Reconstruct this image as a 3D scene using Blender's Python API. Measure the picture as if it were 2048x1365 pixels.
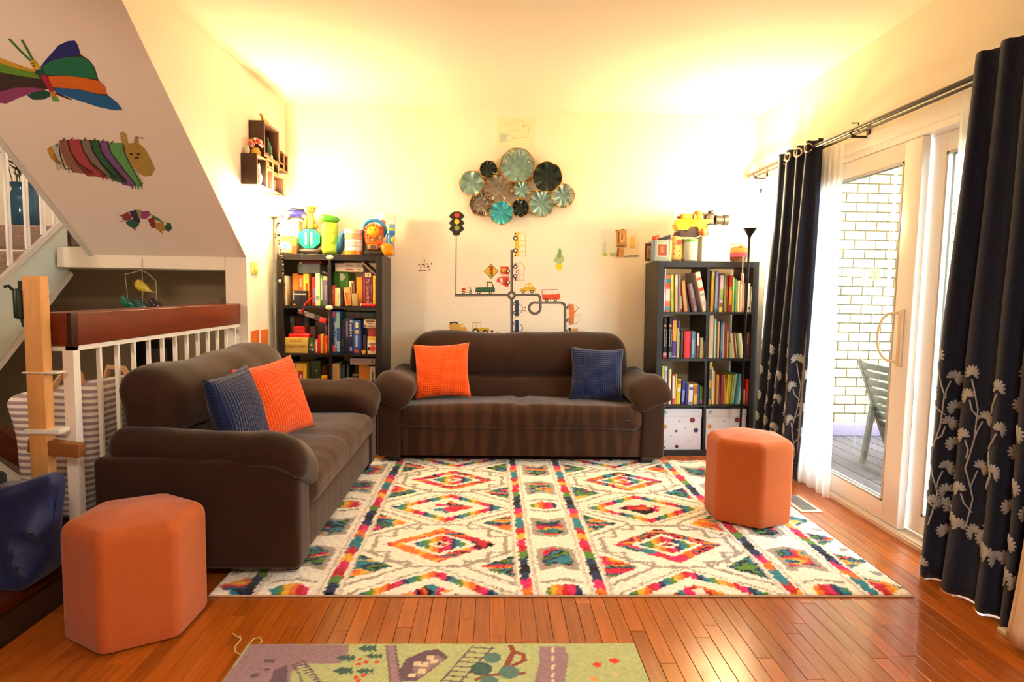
import bpy, bmesh, math, random
import numpy as np
from mathutils import Vector, Matrix, noise as mnoise
random.seed(7)
S = bpy.context.scene
COL = S.collection
for o in list(bpy.data.objects):
    bpy.data.objects.remove(o)

# ------------------------------------------------------------------ camera
FL, CX, CY, EYE = 1240.0, 1024.0, 682.5, 1.25
def _axes():
    ray = lambda px, py: Vector(((px - CX) / FL, -(py - CY) / FL, 1.0))
    vp = ray(985, 580)
    y = vp.normalized()
    z = ray(1985, 596.6).cross(vp).normalized()
    if z.y < 0: z = -z
    x = z.cross(y)
    if x.x < 0: x = -x
    return Matrix((x, y, z))            # rows: the room's axes seen from the camera
AX = _axes()
cam = bpy.data.cameras.new('camera')
cam.sensor_width = 36.0
cam.lens = FL / 2048 * 36.0
cam.clip_start = 0.05
camo = bpy.data.objects.new('camera', cam)
COL.objects.link(camo)
right, up, fwd = AX.col[0], AX.col[1], AX.col[2]
camo.matrix_world = Matrix(((right[0], up[0], -fwd[0], 0), (right[1], up[1], -fwd[1], 0), (right[2], up[2], -fwd[2], EYE), (0, 0, 0, 1)))
S.camera = camo

# ------------------------------------------------------------------ exposure, daylight, large lights
vs = S.view_settings
S.display_settings.display_device = 'sRGB'
vs.view_transform = 'Standard'
vs.look = 'None'
vs.exposure = 1.08
vs.gamma = 1.0
vs.use_curve_mapping = False
S.cycles.use_denoising = True
S.cycles.max_bounces = 10
S.cycles.diffuse_bounces = 5
S.cycles.transparent_max_bounces = 16
S.cycles.sample_clamp_indirect = 6.0
S.cycles.caustics_reflective = False
S.cycles.caustics_refractive = False

wd = bpy.data.worlds.new('sky')
S.world = wd
wd.use_nodes = True
bg = wd.node_tree.nodes['Background']
bg.inputs['Color'].default_value = (0.88, 0.95, 1.0, 1)
bg.inputs['Strength'].default_value = 8.0

def lamp(name, typ, loc, power, color, size=0.1, rot=None, **kw):
    l = bpy.data.lights.new(name, typ)
    l.energy = power
    l.color = color
    if typ == 'AREA':
        l.shape = 'RECTANGLE'; l.size = size; l.size_y = kw.get('size_y', size)
    elif typ in ('POINT', 'SPOT'):
        l.shadow_soft_size = size
    elif typ == 'SUN':
        l.angle = size
    o = bpy.data.objects.new(name, l)
    o.location = loc
    if rot: o.rotation_euler = rot
    COL.objects.link(o)
    return o
WARM = (1.0, 0.72, 0.36)
sun = lamp('sun', 'SUN', (6, 4, 8), 2.0, (1.0, 0.96, 0.9), 0.02, (math.radians(38), math.radians(10), math.radians(20)))
# added overhead fill behind the camera, no fixture modelled
lamp('rear_fill_light', 'AREA', (0.2, -0.6, 2.6), 44.0, (1.0, 0.85, 0.70), 0.6)

fill_l = lamp('hall_fill_spot', 'SPOT', (-3.3, 0.6, 1.85), 88.0, (1.0, 0.78, 0.56), 0.12)  # added spot that brightens the soffit and stairs, no fixture behind it
fill_l.rotation_euler = (Vector((-2.35, 3.8, 1.6)) - Vector(fill_l.location)).to_track_quat('-Z', 'Y').to_euler()
fill_l.data.spot_size = math.radians(62); fill_l.data.spot_blend = 0.7
lamp('lower_stair_fill', 'POINT', (-2.5, 3.5, -0.4), 9.0, (1.0, 0.80, 0.58), 0.1)  # added fill that lifts the dark stairwell wall from below
lamp('upper_stair_light', 'POINT', (-3.45, 3.2, 3.2), 14.0, (1.0, 0.86, 0.66), 0.1)

# ------------------------------------------------------------------ picture point -> room point (used to measure positions)
def _w(px, py):
    return AX @ Vector(((px - CX) / FL, -(py - CY) / FL, 1.0))
def atY(px, py, y):
    d = _w(px, py); return Vector((0, 0, EYE)) + d * (y / d.y)
def atX(px, py, x):
    d = _w(px, py); return Vector((0, 0, EYE)) + d * (x / d.x)
def atZ(px, py, z):
    d = _w(px, py); return Vector((0, 0, EYE)) + d * ((z - EYE) / d.z)

# ------------------------------------------------------------------ colours and materials
def lin(h, a=1.0):
    h = h.lstrip('#')
    out = []
    for i in (0, 2, 4):
        c = int(h[i:i + 2], 16) / 255
        out.append(c / 12.92 if c <= 0.04045 else ((c + 0.055) / 1.055) ** 2.4)
    return (*out, a)
MATS = {}
def M(key, hexa='#808080', rough=0.55, metal=0.0, bump=0.0, bscale=60.0, var=0.0, vscale=6.0, sheen=0.0, spec=0.4,
      vcol=False, alpha=1.0, trans=0.0, emit=None, stretch=(1, 1, 1), coat=0.0, objvar=0.0):
    if key in MATS: return MATS[key]
    m = bpy.data.materials.new(key)
    m.use_nodes = True
    nt = m.node_tree
    N, L = nt.nodes, nt.links
    b = N['Principled BSDF']
    b.inputs['Roughness'].default_value = rough
    b.inputs['Metallic'].default_value = metal
    b.inputs['Specular IOR Level'].default_value = spec
    b.inputs['Sheen Weight'].default_value = sheen
    b.inputs['Sheen Roughness'].default_value = 0.4
    b.inputs['Coat Weight'].default_value = coat
    b.inputs['Transmission Weight'].default_value = trans
    b.inputs['Alpha'].default_value = alpha
    c = lin(hexa)
    b.inputs['Base Color'].default_value = c
    src = None
    if vcol:
        a = N.new('ShaderNodeVertexColor'); a.layer_name = 'Col'
        src = a.outputs['Color']
    if var or bump or objvar:
        tc = N.new('ShaderNodeTexCoord')
        mp = N.new('ShaderNodeMapping'); mp.inputs['Scale'].default_value = stretch
        L.new(tc.outputs['Object'], mp.inputs['Vector'])
        vec = mp.outputs['Vector']
        if objvar:
            oi = N.new('ShaderNodeObjectInfo')
            ad = N.new('ShaderNodeVectorMath'); ad.operation = 'ADD'
            sc = N.new('ShaderNodeVectorMath'); sc.operation = 'SCALE'; sc.inputs[3].default_value = 37.0
            cb = N.new('ShaderNodeCombineXYZ')
            for i in range(3): L.new(oi.outputs['Random'], cb.inputs[i])
            L.new(cb.outputs[0], sc.inputs[0]); L.new(sc.outputs[0], ad.inputs[1]); L.new(vec, ad.inputs[0])
            vec = ad.outputs[0]
    if var or objvar:
        nz = N.new('ShaderNodeTexNoise'); nz.inputs['Scale'].default_value = vscale; nz.inputs['Detail'].default_value = 5
        L.new(vec, nz.inputs['Vector'])
        hs = N.new('ShaderNodeHueSaturation')
        mr = N.new('ShaderNodeMapRange')
        mr.inputs['From Min'].default_value = 0.25; mr.inputs['From Max'].default_value = 0.75
        mr.inputs['To Min'].default_value = 1 - var; mr.inputs['To Max'].default_value = 1 + var
        L.new(nz.outputs['Fac'], mr.inputs['Value'])
        val = mr.outputs[0]
        if objvar:
            m2 = N.new('ShaderNodeMapRange'); m2.inputs['To Min'].default_value = 1 - objvar; m2.inputs['To Max'].default_value = 1 + objvar
            L.new(oi.outputs['Random'], m2.inputs['Value'])
            mu = N.new('ShaderNodeMath'); mu.operation = 'MULTIPLY'
            L.new(val, mu.inputs[0]); L.new(m2.outputs[0], mu.inputs[1]); val = mu.outputs[0]
        L.new(val, hs.inputs['Value'])
        hs.inputs['Color'].default_value = c
        if src: L.new(src, hs.inputs['Color'])
        src = hs.outputs['Color']
    if src: L.new(src, b.inputs['Base Color'])
    if bump:
        n2 = N.new('ShaderNodeTexNoise'); n2.inputs['Scale'].default_value = bscale; n2.inputs['Detail'].default_value = 3
        L.new(vec, n2.inputs['Vector'])
        bp = N.new('ShaderNodeBump'); bp.inputs['Strength'].default_value = bump; bp.inputs['Distance'].default_value = 0.004
        L.new(n2.outputs['Fac'], bp.inputs['Height']); L.new(bp.outputs[0], b.inputs['Normal'])
    if emit:
        b.inputs['Emission Color'].default_value = (*emit[0], 1)
        b.inputs['Emission Strength'].default_value = emit[1]
    MATS[key] = m
    return m
def flat(h, rough=0.6):
    return M('paint_' + h.lstrip('#') + ('' if rough == 0.6 else '_%d' % int(rough * 100)), h, rough)

# ------------------------------------------------------------------ objects
def tag(o, label=None, cat=None, group=None, kind=None):
    if label: o['label'] = label
    if cat: o['category'] = cat
    if group: o['group'] = group
    if kind: o['kind'] = kind
    return o
def thing(name, label, cat, loc=(0, 0, 0), rotz=0.0, group=None, rot=None):
    o = bpy.data.objects.new(name, None)
    o.empty_display_size = 0.05
    o.location = loc
    o.rotation_euler = rot if rot else (0, 0, rotz)
    COL.objects.link(o)
    return tag(o, label, cat, group)
def rotm(rx=0, ry=0, rz=0):
    return Matrix.Rotation(rz, 3, 'Z') @ Matrix.Rotation(ry, 3, 'Y') @ Matrix.Rotation(rx, 3, 'X')

class MB:
    def __init__(s): s.v = []; s.f = []; s.m = []
    def add(s, vs_, fs_, mi=0):
        b = len(s.v)
        s.v += [tuple(v) for v in vs_]
        s.f += [tuple(i + b for i in f) for f in fs_]
        s.m += [mi] * len(fs_)
        return s
    def box(s, c, d, mi=0, R=None):
        x, y, z = d[0] / 2, d[1] / 2, d[2] / 2
        P = [Vector(p) for p in ((-x, -y, -z), (x, -y, -z), (x, y, -z), (-x, y, -z), (-x, -y, z), (x, -y, z), (x, y, z), (-x, y, z))]
        if R: P = [R @ p for p in P]
        c = Vector(c)
        return s.add([p + c for p in P], [(0, 3, 2, 1), (4, 5, 6, 7), (0, 1, 5, 4), (1, 2, 6, 5), (2, 3, 7, 6), (3, 0, 4, 7)], mi)
    def box2(s, a, b, mi=0):
        return s.box([(a[i] + b[i]) / 2 for i in range(3)], [abs(b[i] - a[i]) for i in range(3)], mi)
    def soft(s, c, d, r, mi=0, n=4, mid=1, fn=None, R=None):
        """rounded box with n samples through each rounded edge and mid cells between; fn bends each point"""
        ax = []
        for k in range(3):
            h = d[k] / 2
            rr = min(r, h * 0.999)
            t = [-h + rr * (1 - math.cos(math.pi / 2 * i / n)) * 1.0 for i in range(n)]
            t = [-h + rr * math.tan(math.pi / 4 * i / n) for i in range(n)]
            mm = [-(h - rr) + 2 * (h - rr) * i / mid for i in range(mid + 1)] if h - rr > 1e-5 else [0.0]
            ax.append(t + mm + [-q for q in reversed(t)])
        idx = {}; vs_ = []; fs_ = []
        def vid(i, j, k):
            key = (i, j, k)
            if key not in idx:
                p = Vector((ax[0][i], ax[1][j], ax[2][k]))
                q = Vector([max(-(d[a] / 2 - min(r, d[a] / 2 * .999)), min(d[a] / 2 - min(r, d[a] / 2 * .999), p[a])) for a in range(3)])
                e = p - q
                if e.length > 1e-9: p = q + e.normalized() * min(r, min(d) / 2 if False else r)
                idx[key] = len(vs_); vs_.append(p)
            return idx[key]
        nx, ny, nz = len(ax[0]) - 1, len(ax[1]) - 1, len(ax[2]) - 1
        for i in range(nx):
            for j in range(ny):
                fs_.append((vid(i, j, 0), vid(i, j + 1, 0), vid(i + 1, j + 1, 0), vid(i + 1, j, 0)))
                fs_.append((vid(i, j, nz), vid(i + 1, j, nz), vid(i + 1, j + 1, nz), vid(i, j + 1, nz)))
        for i in range(nx):
            for k in range(nz):
                fs_.append((vid(i, 0, k), vid(i + 1, 0, k), vid(i + 1, 0, k + 1), vid(i, 0, k + 1)))
                fs_.append((vid(i, ny, k), vid(i, ny, k + 1), vid(i + 1, ny, k + 1), vid(i + 1, ny, k)))
        for j in range(ny):
            for k in range(nz):
                fs_.append((vid(0, j, k), vid(0, j, k + 1), vid(0, j + 1, k + 1), vid(0, j + 1, k)))
                fs_.append((vid(nx, j, k), vid(nx, j + 1, k), vid(nx, j + 1, k + 1), vid(nx, j, k + 1)))
        if fn: vs_ = [Vector(fn(p)) for p in vs_]
        if R: vs_ = [R @ p for p in vs_]
        c = Vector(c)
        return s.add([p + c for p in vs_], fs_, mi)
    def rbox(s, c, d, r=0.004, mi=0, R=None, n=2):
        r = min(r, min(d) * 0.49)
        return s.soft(c, d, r, mi, n, 1, None, R)
    def cyl(s, p0, p1, r0, r1=None, n=14, mi=0, caps=True):
        r1 = r0 if r1 is None else r1
        p0, p1 = Vector(p0), Vector(p1)
        a = (p1 - p0).normalized()
        u = a.orthogonal().normalized(); w = a.cross(u)
        vs_ = []
        for p, r in ((p0, r0), (p1, r1)):
            for i in range(n):
                t = 2 * math.pi * i / n
                vs_.append(p + u * (r * math.cos(t)) + w * (r * math.sin(t)))
        fs_ = [(i, (i + 1) % n, n + (i + 1) % n, n + i) for i in range(n)]
        if caps: fs_ += [tuple(range(n - 1, -1, -1)), tuple(range(n, 2 * n))]
        return s.add(vs_, fs_, mi)
    def tube(s, pts, r, n=8, mi=0, closed=False, caps=True):
        P = [Vector(p) for p in pts]
        rs = r if isinstance(r, (list, tuple)) else [r] * len(P)
        vs_ = []; u = None
        for i, p in enumerate(P):
            if closed: t = P[(i + 1) % len(P)] - P[i - 1]
            else: t = P[min(i + 1, len(P) - 1)] - P[max(i - 1, 0)]
            t.normalize()
            u = t.orthogonal() if u is None else u - t * u.dot(t)
            if u.length < 1e-6: u = t.orthogonal()
            u.normalize(); w = t.cross(u)
            for k in range(n):
                a = 2 * math.pi * k / n
                vs_.append(p + u * (rs[i] * math.cos(a)) + w * (rs[i] * math.sin(a)))
        fs_ = []
        m = len(P)
        for i in range(m if closed else m - 1):
            for k in range(n):
                a, b2 = i * n, ((i + 1) % m) * n
                fs_.append((a + k, a + (k + 1) % n, b2 + (k + 1) % n, b2 + k))
        if not closed and caps: fs_ += [tuple(range(n - 1, -1, -1)), tuple(range((m - 1) * n, m * n))]
        return s.add(vs_, fs_, mi)
    def lathe(s, prof, n=20, mi=0, c=(0, 0, 0), R=None, fn=None):
        c = Vector(c); vs_ = []; fs_ = []
        for r, z in prof:
            for i in range(n):
                a = 2 * math.pi * i / n
                p = Vector((r * math.cos(a), r * math.sin(a), z))
                if fn: p = Vector(fn(p, a))
                if R: p = R @ p
                vs_.append(p + c)
        for j in range(len(prof) - 1):
            for i in range(n):
                fs_.append((j * n + i, j * n + (i + 1) % n, (j + 1) * n + (i + 1) % n, (j + 1) * n + i))
        if prof[0][0] > 1e-6: fs_.append(tuple(range(n - 1, -1, -1)))
        if prof[-1][0] > 1e-6: fs_.append(tuple(range((len(prof) - 1) * n, len(prof) * n)))
        return s.add(vs_, fs_, mi)
    def poly(s, pts, off, mi=0):
        """flat outline given a thickness vector"""
        P = [Vector(p) for p in pts]; off = Vector(off); n = len(P)
        nrm = Vector((0, 0, 0))
        for i in range(n): nrm += P[i].cross(P[(i + 1) % n])
        if nrm.dot(off) < 0: P.reverse()
        vs_ = P + [p + off for p in P]
        fs_ = [tuple(range(n - 1, -1, -1)), tuple(range(n, 2 * n))] + [(i, (i + 1) % n, n + (i + 1) % n, n + i) for i in range(n)]
        return s.add(vs_, fs_, mi)
    def ball(s, c, r, mi=0, n=10, sc=(1, 1, 1), R=None):
        prof = [(max(1e-7, r * math.sin(math.pi * i / n)), -r * math.cos(math.pi * i / n)) for i in range(n + 1)]
        return s.lathe(prof, max(8, n + 4), mi, c, R, lambda p, a: (p.x * sc[0], p.y * sc[1], p.z * sc[2]))
    def mesh(s, name, mats, ang=35):
        me = bpy.data.meshes.new(name)
        me.from_pydata(s.v, [], s.f)
        for m in (mats if isinstance(mats, (list, tuple)) else [mats]): me.materials.append(m)
        if len(me.materials) > 1: me.polygons.foreach_set('material_index', s.m)
        if ang is not None and ang > 0:
            me.shade_smooth()
            me.set_sharp_from_angle(angle=math.radians(ang))
        me.update()
        return me
    def build(s, name, mats, parent=None, label=None, ang=35, **kw):
        o = bpy.data.objects.new(name, s.mesh(name, mats, ang))
        COL.objects.link(o)
        if parent: o.parent = parent
        if label: o['label'] = label
        return tag(o, None, **kw) if kw else o
def struct(name, mb, mat, parent=None, ang=35):
    o = mb.build(name, mat, parent, ang=ang)
    if parent is None: o['kind'] = 'structure'
    return o
def dup(root, loc=None, rot=None, label=None, group=None):
    r = root.copy(); COL.objects.link(r)
    if loc is not None: r.location = loc
    if rot is not None: r.rotation_euler = rot
    if label: r['label'] = label
    if group: r['group'] = group
    for ch in list(root.children):
        c = ch.copy(); COL.objects.link(c); c.parent = r
        for g in list(ch.children):
            d = g.copy(); COL.objects.link(d); d.parent = c
    return r
def lettering(body, mat, parent, Mx, width=None, height=None, name='lettering', ext=0.0006):
    """text fitted to width/height; Mx (4x4) takes its own x (reading direction), y (up) into the parent's space"""
    cu = bpy.data.curves.new('font', 'FONT')
    cu.body = body; cu.size = 1.0; cu.extrude = 0.0
    cu.align_x = 'CENTER'; cu.align_y = 'CENTER'
    cu.resolution_u = 2
    ob = bpy.data.objects.new('font', cu)
    me = bpy.data.meshes.new_from_object(ob)
    bpy.data.objects.remove(ob)
    n = len(me.vertices)
    co = np.zeros(n * 3); me.vertices.foreach_get('co', co); co = co.reshape(-1, 3)
    w, h = np.ptp(co[:, 0]), np.ptp(co[:, 1])
    co[:, :2] -= (co[:, :2].max(0) + co[:, :2].min(0)) / 2
    sx = (width / w) if width else None
    sy = (height / h) if height else sx
    sx = sx or sy
    co[:, 0] *= sx; co[:, 1] *= sy; co[:, 2] = ext
    me.vertices.foreach_set('co', co.ravel())
    me.transform(Mx)
    me.materials.clear(); me.materials.append(mat)
    o = bpy.data.objects.new(name, me)
    COL.objects.link(o); o.parent = parent
    return o
def frame(origin, x, y):
    x = Vector(x).normalized(); y = Vector(y).normalized(); z = x.cross(y)
    return Matrix(((x[0], y[0], z[0], origin[0]), (x[1], y[1], z[1], origin[1]), (x[2], y[2], z[2], origin[2]), (0, 0, 0, 1)))

# ------------------------------------------------------------------ value noise for printed colour fields
def vnoise(x, y, seed=0):
    xi, yi = np.floor(x).astype(np.int64), np.floor(y).astype(np.int64)
    fx, fy = x - xi, y - yi
    fx = fx * fx * (3 - 2 * fx); fy = fy * fy * (3 - 2 * fy)
    def h(a, b):
        n = (a * 374761393 + b * 668265263 + seed * 974711) & 0x7fffffff
        n = ((n ^ (n >> 13)) * 1274126177) & 0x7fffffff
        return ((n ^ (n >> 16)) & 0xffff) / 65535.0
    return (h(xi, yi) * (1 - fx) + h(xi + 1, yi) * fx) * (1 - fy) + (h(xi, yi + 1) * (1 - fx) + h(xi + 1, yi + 1) * fx) * fy
class Canvas:
    """colour field in metres, painted by shapes, that colours the points of a fine sheet"""
    def __init__(s, w, h, res, base):
        s.w, s.h = w, h
        s.nx, s.ny = int(round(w / res)) + 1, int(round(h / res)) + 1
        s.u, s.v = np.meshgrid(np.linspace(0, w, s.nx), np.linspace(0, h, s.ny))
        s.c = np.empty((s.ny, s.nx, 3)); s.c[:] = lin(base)[:3]
    def put(s, mask, col):
        s.c[mask] = lin(col)[:3] if isinstance(col, str) else col
    def circle(s, x, y, r, col, ry=None, rot=0):
        a, b = s.u - x, s.v - y
        if rot: a, b = a * math.cos(rot) + b * math.sin(rot), -a * math.sin(rot) + b * math.cos(rot)
        s.put((a / r) ** 2 + (b / (ry or r)) ** 2 < 1, col)
    def inside(s, pts):
        m = np.zeros(s.u.shape, bool)
        n = len(pts)
        for i in range(n):
            (x1, y1), (x2, y2) = pts[i], pts[(i + 1) % n]
            if y1 == y2: continue
            c = ((y1 > s.v) != (y2 > s.v)) & (s.u < (x2 - x1) * (s.v - y1) / (y2 - y1) + x1)
            m ^= c
        return m
    def poly(s, pts, col): s.put(s.inside(pts), col)
    def dist(s, pts):
        d = np.full(s.u.shape, 1e9)
        for (x1, y1), (x2, y2) in zip(pts[:-1], pts[1:]):
            dx, dy = x2 - x1, y2 - y1
            t = np.clip(((s.u - x1) * dx + (s.v - y1) * dy) / (dx * dx + dy * dy + 1e-12), 0, 1)
            d = np.minimum(d, np.hypot(s.u - x1 - t * dx, s.v - y1 - t * dy))
        return d
    def line(s, pts, w, col): s.put(s.dist(pts) < w / 2, col)
    def sheet(s, name, mat, parent, zfun, thick=0.004, label=None):
        """mesh: coloured top grid with skirt and underside"""
        nx, ny = s.nx, s.ny
        z = zfun(s.u, s.v)
        n = nx * ny
        P = np.empty((n, 3)); P[:, 0] = s.u.ravel(); P[:, 1] = s.v.ravel(); P[:, 2] = z.ravel()
        ii = np.arange(n).reshape(ny, nx)
        F = np.stack([ii[:-1, :-1], ii[:-1, 1:], ii[1:, 1:], ii[1:, :-1]], -1).reshape(-1, 4)
        ring = np.concatenate([ii[0, :], ii[1:, -1], ii[-1, -2::-1], ii[-2:0:-1, 0]])
        low = P[ring].copy(); low[:, 2] -= thick
        k = len(ring)
        li = n + np.arange(k)
        sk = np.stack([ring, li, np.roll(li, -1), np.roll(ring, -1)], -1)
        me = bpy.data.meshes.new(name)
        me.from_pydata(np.vstack([P, low]).tolist(), [], F.tolist() + sk.tolist())
        a = me.color_attributes.new('Col', 'FLOAT_COLOR', 'POINT')
        cc = np.ones((n + k, 4)); cc[:n, :3] = s.c.reshape(-1, 3); cc[n:, :3] = s.c.reshape(-1, 3)[ring]
        a.data.foreach_set('color', cc.ravel())
        me.materials.append(mat)
        me.shade_smooth()
        o = bpy.data.objects.new(name, me)
        COL.objects.link(o)
        if parent: o.parent = parent
        if label: o['label'] = label
        return o
# ================================================================== the room shell
XL, XR, YB, HC = -1.655, 2.13, 5.08, 2.686
YF = -2.2
PAINT = M('wall_paint', '#f3e8d4', 0.75, bump=0.06, bscale=220, spec=0.25)
CEILP = M('ceiling_paint', '#f0e6d6', 0.85, spec=0.15)
SOFFIT = M('soffit_paint', '#e6d5c8', 0.8, spec=0.15)
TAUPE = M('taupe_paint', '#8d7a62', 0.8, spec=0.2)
WHITEP = M('white_gloss', '#eee9e0', 0.35)
VINYL = M('white_vinyl', '#f3efe9', 0.3)
DARKW = M('dark_stained_wood', '#4a1f10', 0.3, var=0.25, vscale=5, stretch=(1, 6, 6), bump=0.05)
CHERRY = M('cherry_wood', '#6e2c16', 0.35, var=0.22, vscale=4, stretch=(8, 1, 8), bump=0.05)
PINE = M('pine_lumber', '#d49a58', 0.6, var=0.12, vscale=5, stretch=(8, 8, 1))
CARPET = M('speckled_carpet', '#8d7468', 0.95, var=0.5, vscale=90, bump=0.6, bscale=150, sheen=0.3)
OAK = M('oak_plank', '#a05214', 0.24, var=0.22, vscale=3.0, stretch=(22, 1.6, 20), objvar=0.20, spec=0.5, coat=0.25)
OAKJ = M('oak_plank_joined', '#9c541e', 0.3, var=0.2, vscale=3.0, stretch=(22, 1.6, 20))
SUB = M('subfloor', '#3c2010', 0.7)

# floor: slab + planks that run towards the back wall
fl = MB(); fl.box2((-1.9, YF, -0.12), (XR + 0.02, YB, -0.013))
floor = struct('floor', fl, SUB)
PW = 0.0575
rows = int((XR + 1.66) / PW) + 1
rng = random.Random(3)
cand = []; rest = MB()
def plank_ok(x, y0, y1):
    ym = (y0 + y1) / 2
    if y1 < 1.55 or y0 > 5.0: return None
    if x > 1.78: return 0 if y0 < 4.4 else 2
    if y0 < 2.46: return 0
    if x > 1.32 and y1 > 4.45: return 1
    return None
for r in range(rows):
    x0 = -1.66 + r * PW
    x1 = min(x0 + PW, XR)
    if x1 - x0 < 0.01: continue
    y = YF + rng.random() * 0.6
    first = YF
    while first < YB - 0.01:
        y1 = min(y, YB)
        if YB - y1 < 0.15: y1 = YB
        p = plank_ok((x0 + x1) / 2, first, y1)
        cand.append((9 if p is None else p, -abs(0), x0, x1, first, y1))
        first = y1
        y = y1 + 0.45 + rng.random() * 0.75
cand.sort(key=lambda c: (c[0], c[4]))
pm = {}
for i, (pr, _, x0, x1, y0, y1) in enumerate(cand):
    g = 0.0012
    dz = rng.uniform(-0.0004, 0.0004)
    if i < 290 and pr < 9:
        b = MB(); b.rbox((0, 0, 0), (x1 - x0 - g, y1 - y0 - g, 0.012), 0.0015, n=1)
        o = b.build('plank', OAK, floor, ang=20)
        o.location = ((x0 + x1) / 2, (y0 + y1) / 2, -0.006 + dz)
    else:
        rest.box(((x0 + x1) / 2, (y0 + y1) / 2, -0.006 + dz), (x1 - x0 - g, y1 - y0 - g, 0.012))
rp = rest.build('plank_field', OAKJ, floor, ang=0)
rp['kind'] = 'stuff'

# ceiling, walls
b = MB(); b.box2((-4.0, YF, HC), (XR + 0.2, 2.668, HC + 0.1)); b.box2((XL - 0.15, 2.668, HC), (XR + 0.2, YB + 0.1, HC + 0.1))
struct('ceiling', b, CEILP, ang=0)
b = MB(); b.box2((-4.0, YB, -1.4), (XR + 0.2, YB + 0.1, 3.6))
struct('wall_back', b, PAINT, ang=0)
WT = 0.14
def diag(z): return 4.248 - (z - 1.44) / 0.789
b = MB()
b.poly([(XL, 4.248, -0.1), (XL, YB, -0.1), (XL, YB, 3.3), (XL, diag(3.3) + .003, 3.3), (XL, 4.251, 1.44), (XL, 4.248, 1.437)], (-WT, 0, 0))
struct('wall_left', b, PAINT, ang=0)
b = MB()
b.box2((XR, YF, 2.09), (XR + 0.16, YB, HC)); b.box2((XR, 4.98, -0.1), (XR + 0.16, YB, 2.09)); b.box2((XR, YF, -0.1), (XR + 0.16, 1.32, 2.09))
struct('wall_right', b, PAINT, ang=0)
b = MB(); b.box2((-4.0, YF - 0.1, -0.2), (XR + 0.2, YF, HC))
struct('wall_front', b, PAINT, ang=0)
b = MB(); b.box2((XL, YB - 0.014, 0), (XR, YB, 0.09)); struct('baseboard_back', b, WHITEP, ang=0)
b = MB(); b.box2((XL, 4.26, 0), (XL + 0.014, YB - 0.014, 0.09)); struct('baseboard_left', b, WHITEP, ang=0)

# stair hall on the far side of the railing
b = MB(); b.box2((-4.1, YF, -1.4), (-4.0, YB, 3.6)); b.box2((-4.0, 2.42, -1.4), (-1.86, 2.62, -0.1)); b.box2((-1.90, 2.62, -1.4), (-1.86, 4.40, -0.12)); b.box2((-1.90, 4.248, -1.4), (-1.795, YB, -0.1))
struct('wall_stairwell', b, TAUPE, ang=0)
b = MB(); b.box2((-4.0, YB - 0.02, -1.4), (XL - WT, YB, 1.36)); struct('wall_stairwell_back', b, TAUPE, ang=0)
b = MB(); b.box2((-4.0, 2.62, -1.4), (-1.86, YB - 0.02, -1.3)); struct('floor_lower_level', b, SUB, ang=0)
b = MB(); b.box2((-4.0, 2.45, 3.5), (XL - WT, YB, 3.6)); b.box2((-4.0, 2.45, HC), (XL - WT, 2.55, 3.5)); struct('ceiling_stairwell', b, SOFFIT, ang=0)
b = MB()
b.poly([(-2.66, diag(1.44), 1.44), (-2.66, diag(3.4), 3.4), (-2.66, diag(3.4) + 0.14, 3.4), (-2.66, diag(1.44) + 0.14, 1.44)], (2.66 + XL - .003, 0, 0))
struct('ceiling_sloped', b, SOFFIT, ang=0)
b = MB()
b.poly([(-2.66, diag(1.43) - 0.012, 1.43), (-2.66, diag(3.4) - 0.012, 3.41), (-2.66, diag(3.4) + 0.12, 3.41), (-2.66, diag(1.43) + 0.12, 1.43)], (-0.035, 0, 0))
struct('trim_1', b, M('stringer_trim', '#cfc6ba', 0.5), ang=0)
b = MB(); b.box2((-2.9, 4.252, 1.355), (-1.80, 4.39, 1.485)); struct('trim_2', b, PAINT, ang=0)
b = MB(); b.box2((-4.0, 4.40, 1.36), (-1.80, YB - 0.02, 1.5)); struct('floor_landing', b, PAINT, ang=0)
# carpeted landing edge and flight
st = thing('staircase', 'carpeted staircase with white stringer and white balusters rising to the landing', 'staircase', (0, 0, 0))
for k in range(6):
    zt = 1.64 - 0.19 * k; y0 = 4.40 - 0.25 * k
    b = MB(); b.rbox((-3.46, y0 + (0.32 if k == 0 else 0.125), zt - 0.095), (1.02, 0.64 if k == 0 else 0.25, 0.19), 0.02)
    b.build('carpeted_step', CARPET, st)
b = MB(); b.rbox((-2.80, 4.72, 1.575), (0.26, 0.6, 0.145), 0.02); b.build('carpeted_step', CARPET, st)
b = MB(); b.poly([(-2.92, 2.9, 0.64), (-2.92, 3.79, 1.26), (-2.92, 4.354, 1.674), (-2.92, 4.39, 1.674), (-2.92, 4.39, 1.33), (-2.92, 3.75, 0.786), (-2.92, 2.9, 0.12)], (-0.03, 0, 0))
b.build('stringer', M('stringer_paint', '#cdd3c6', 0.5), st, ang=0)
b = MB(); b.tube([(-2.91, 2.9, 0.65), (-2.91, 3.79, 1.27), (-2.91, 4.36, 1.685)], 0.02, 4); b.build('stringer_cap', M('stringer_trim'), st, ang=0)
b = MB(); b.tube([(-2.91, 2.9, 0.10), (-2.91, 3.75, 0.77), (-2.91, 4.39, 1.315)], 0.022, 4); b.build('stringer_moulding', M('stringer_trim'), st, ang=0)
for px in (18, 55, 87, -22, 112):
    q = atX(px, 480, -2.935); zt = 1.27 + (q.y - 3.79) * 0.735
    b = MB(); b.box((0, 0, 0.44), (0.022, 0.022, 0.88)); o = b.build('baluster', WHITEP, st, ang=0); o.location = (-2.935, q.y, zt)
b = MB()
a0, a1 = Vector((-2.935, 2.9, 1.48)), Vector((-2.935, 4.36, 2.55))
b.tube([a0, a1], 0.05, 8); b.build('handrail', DARKW, st)
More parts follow.
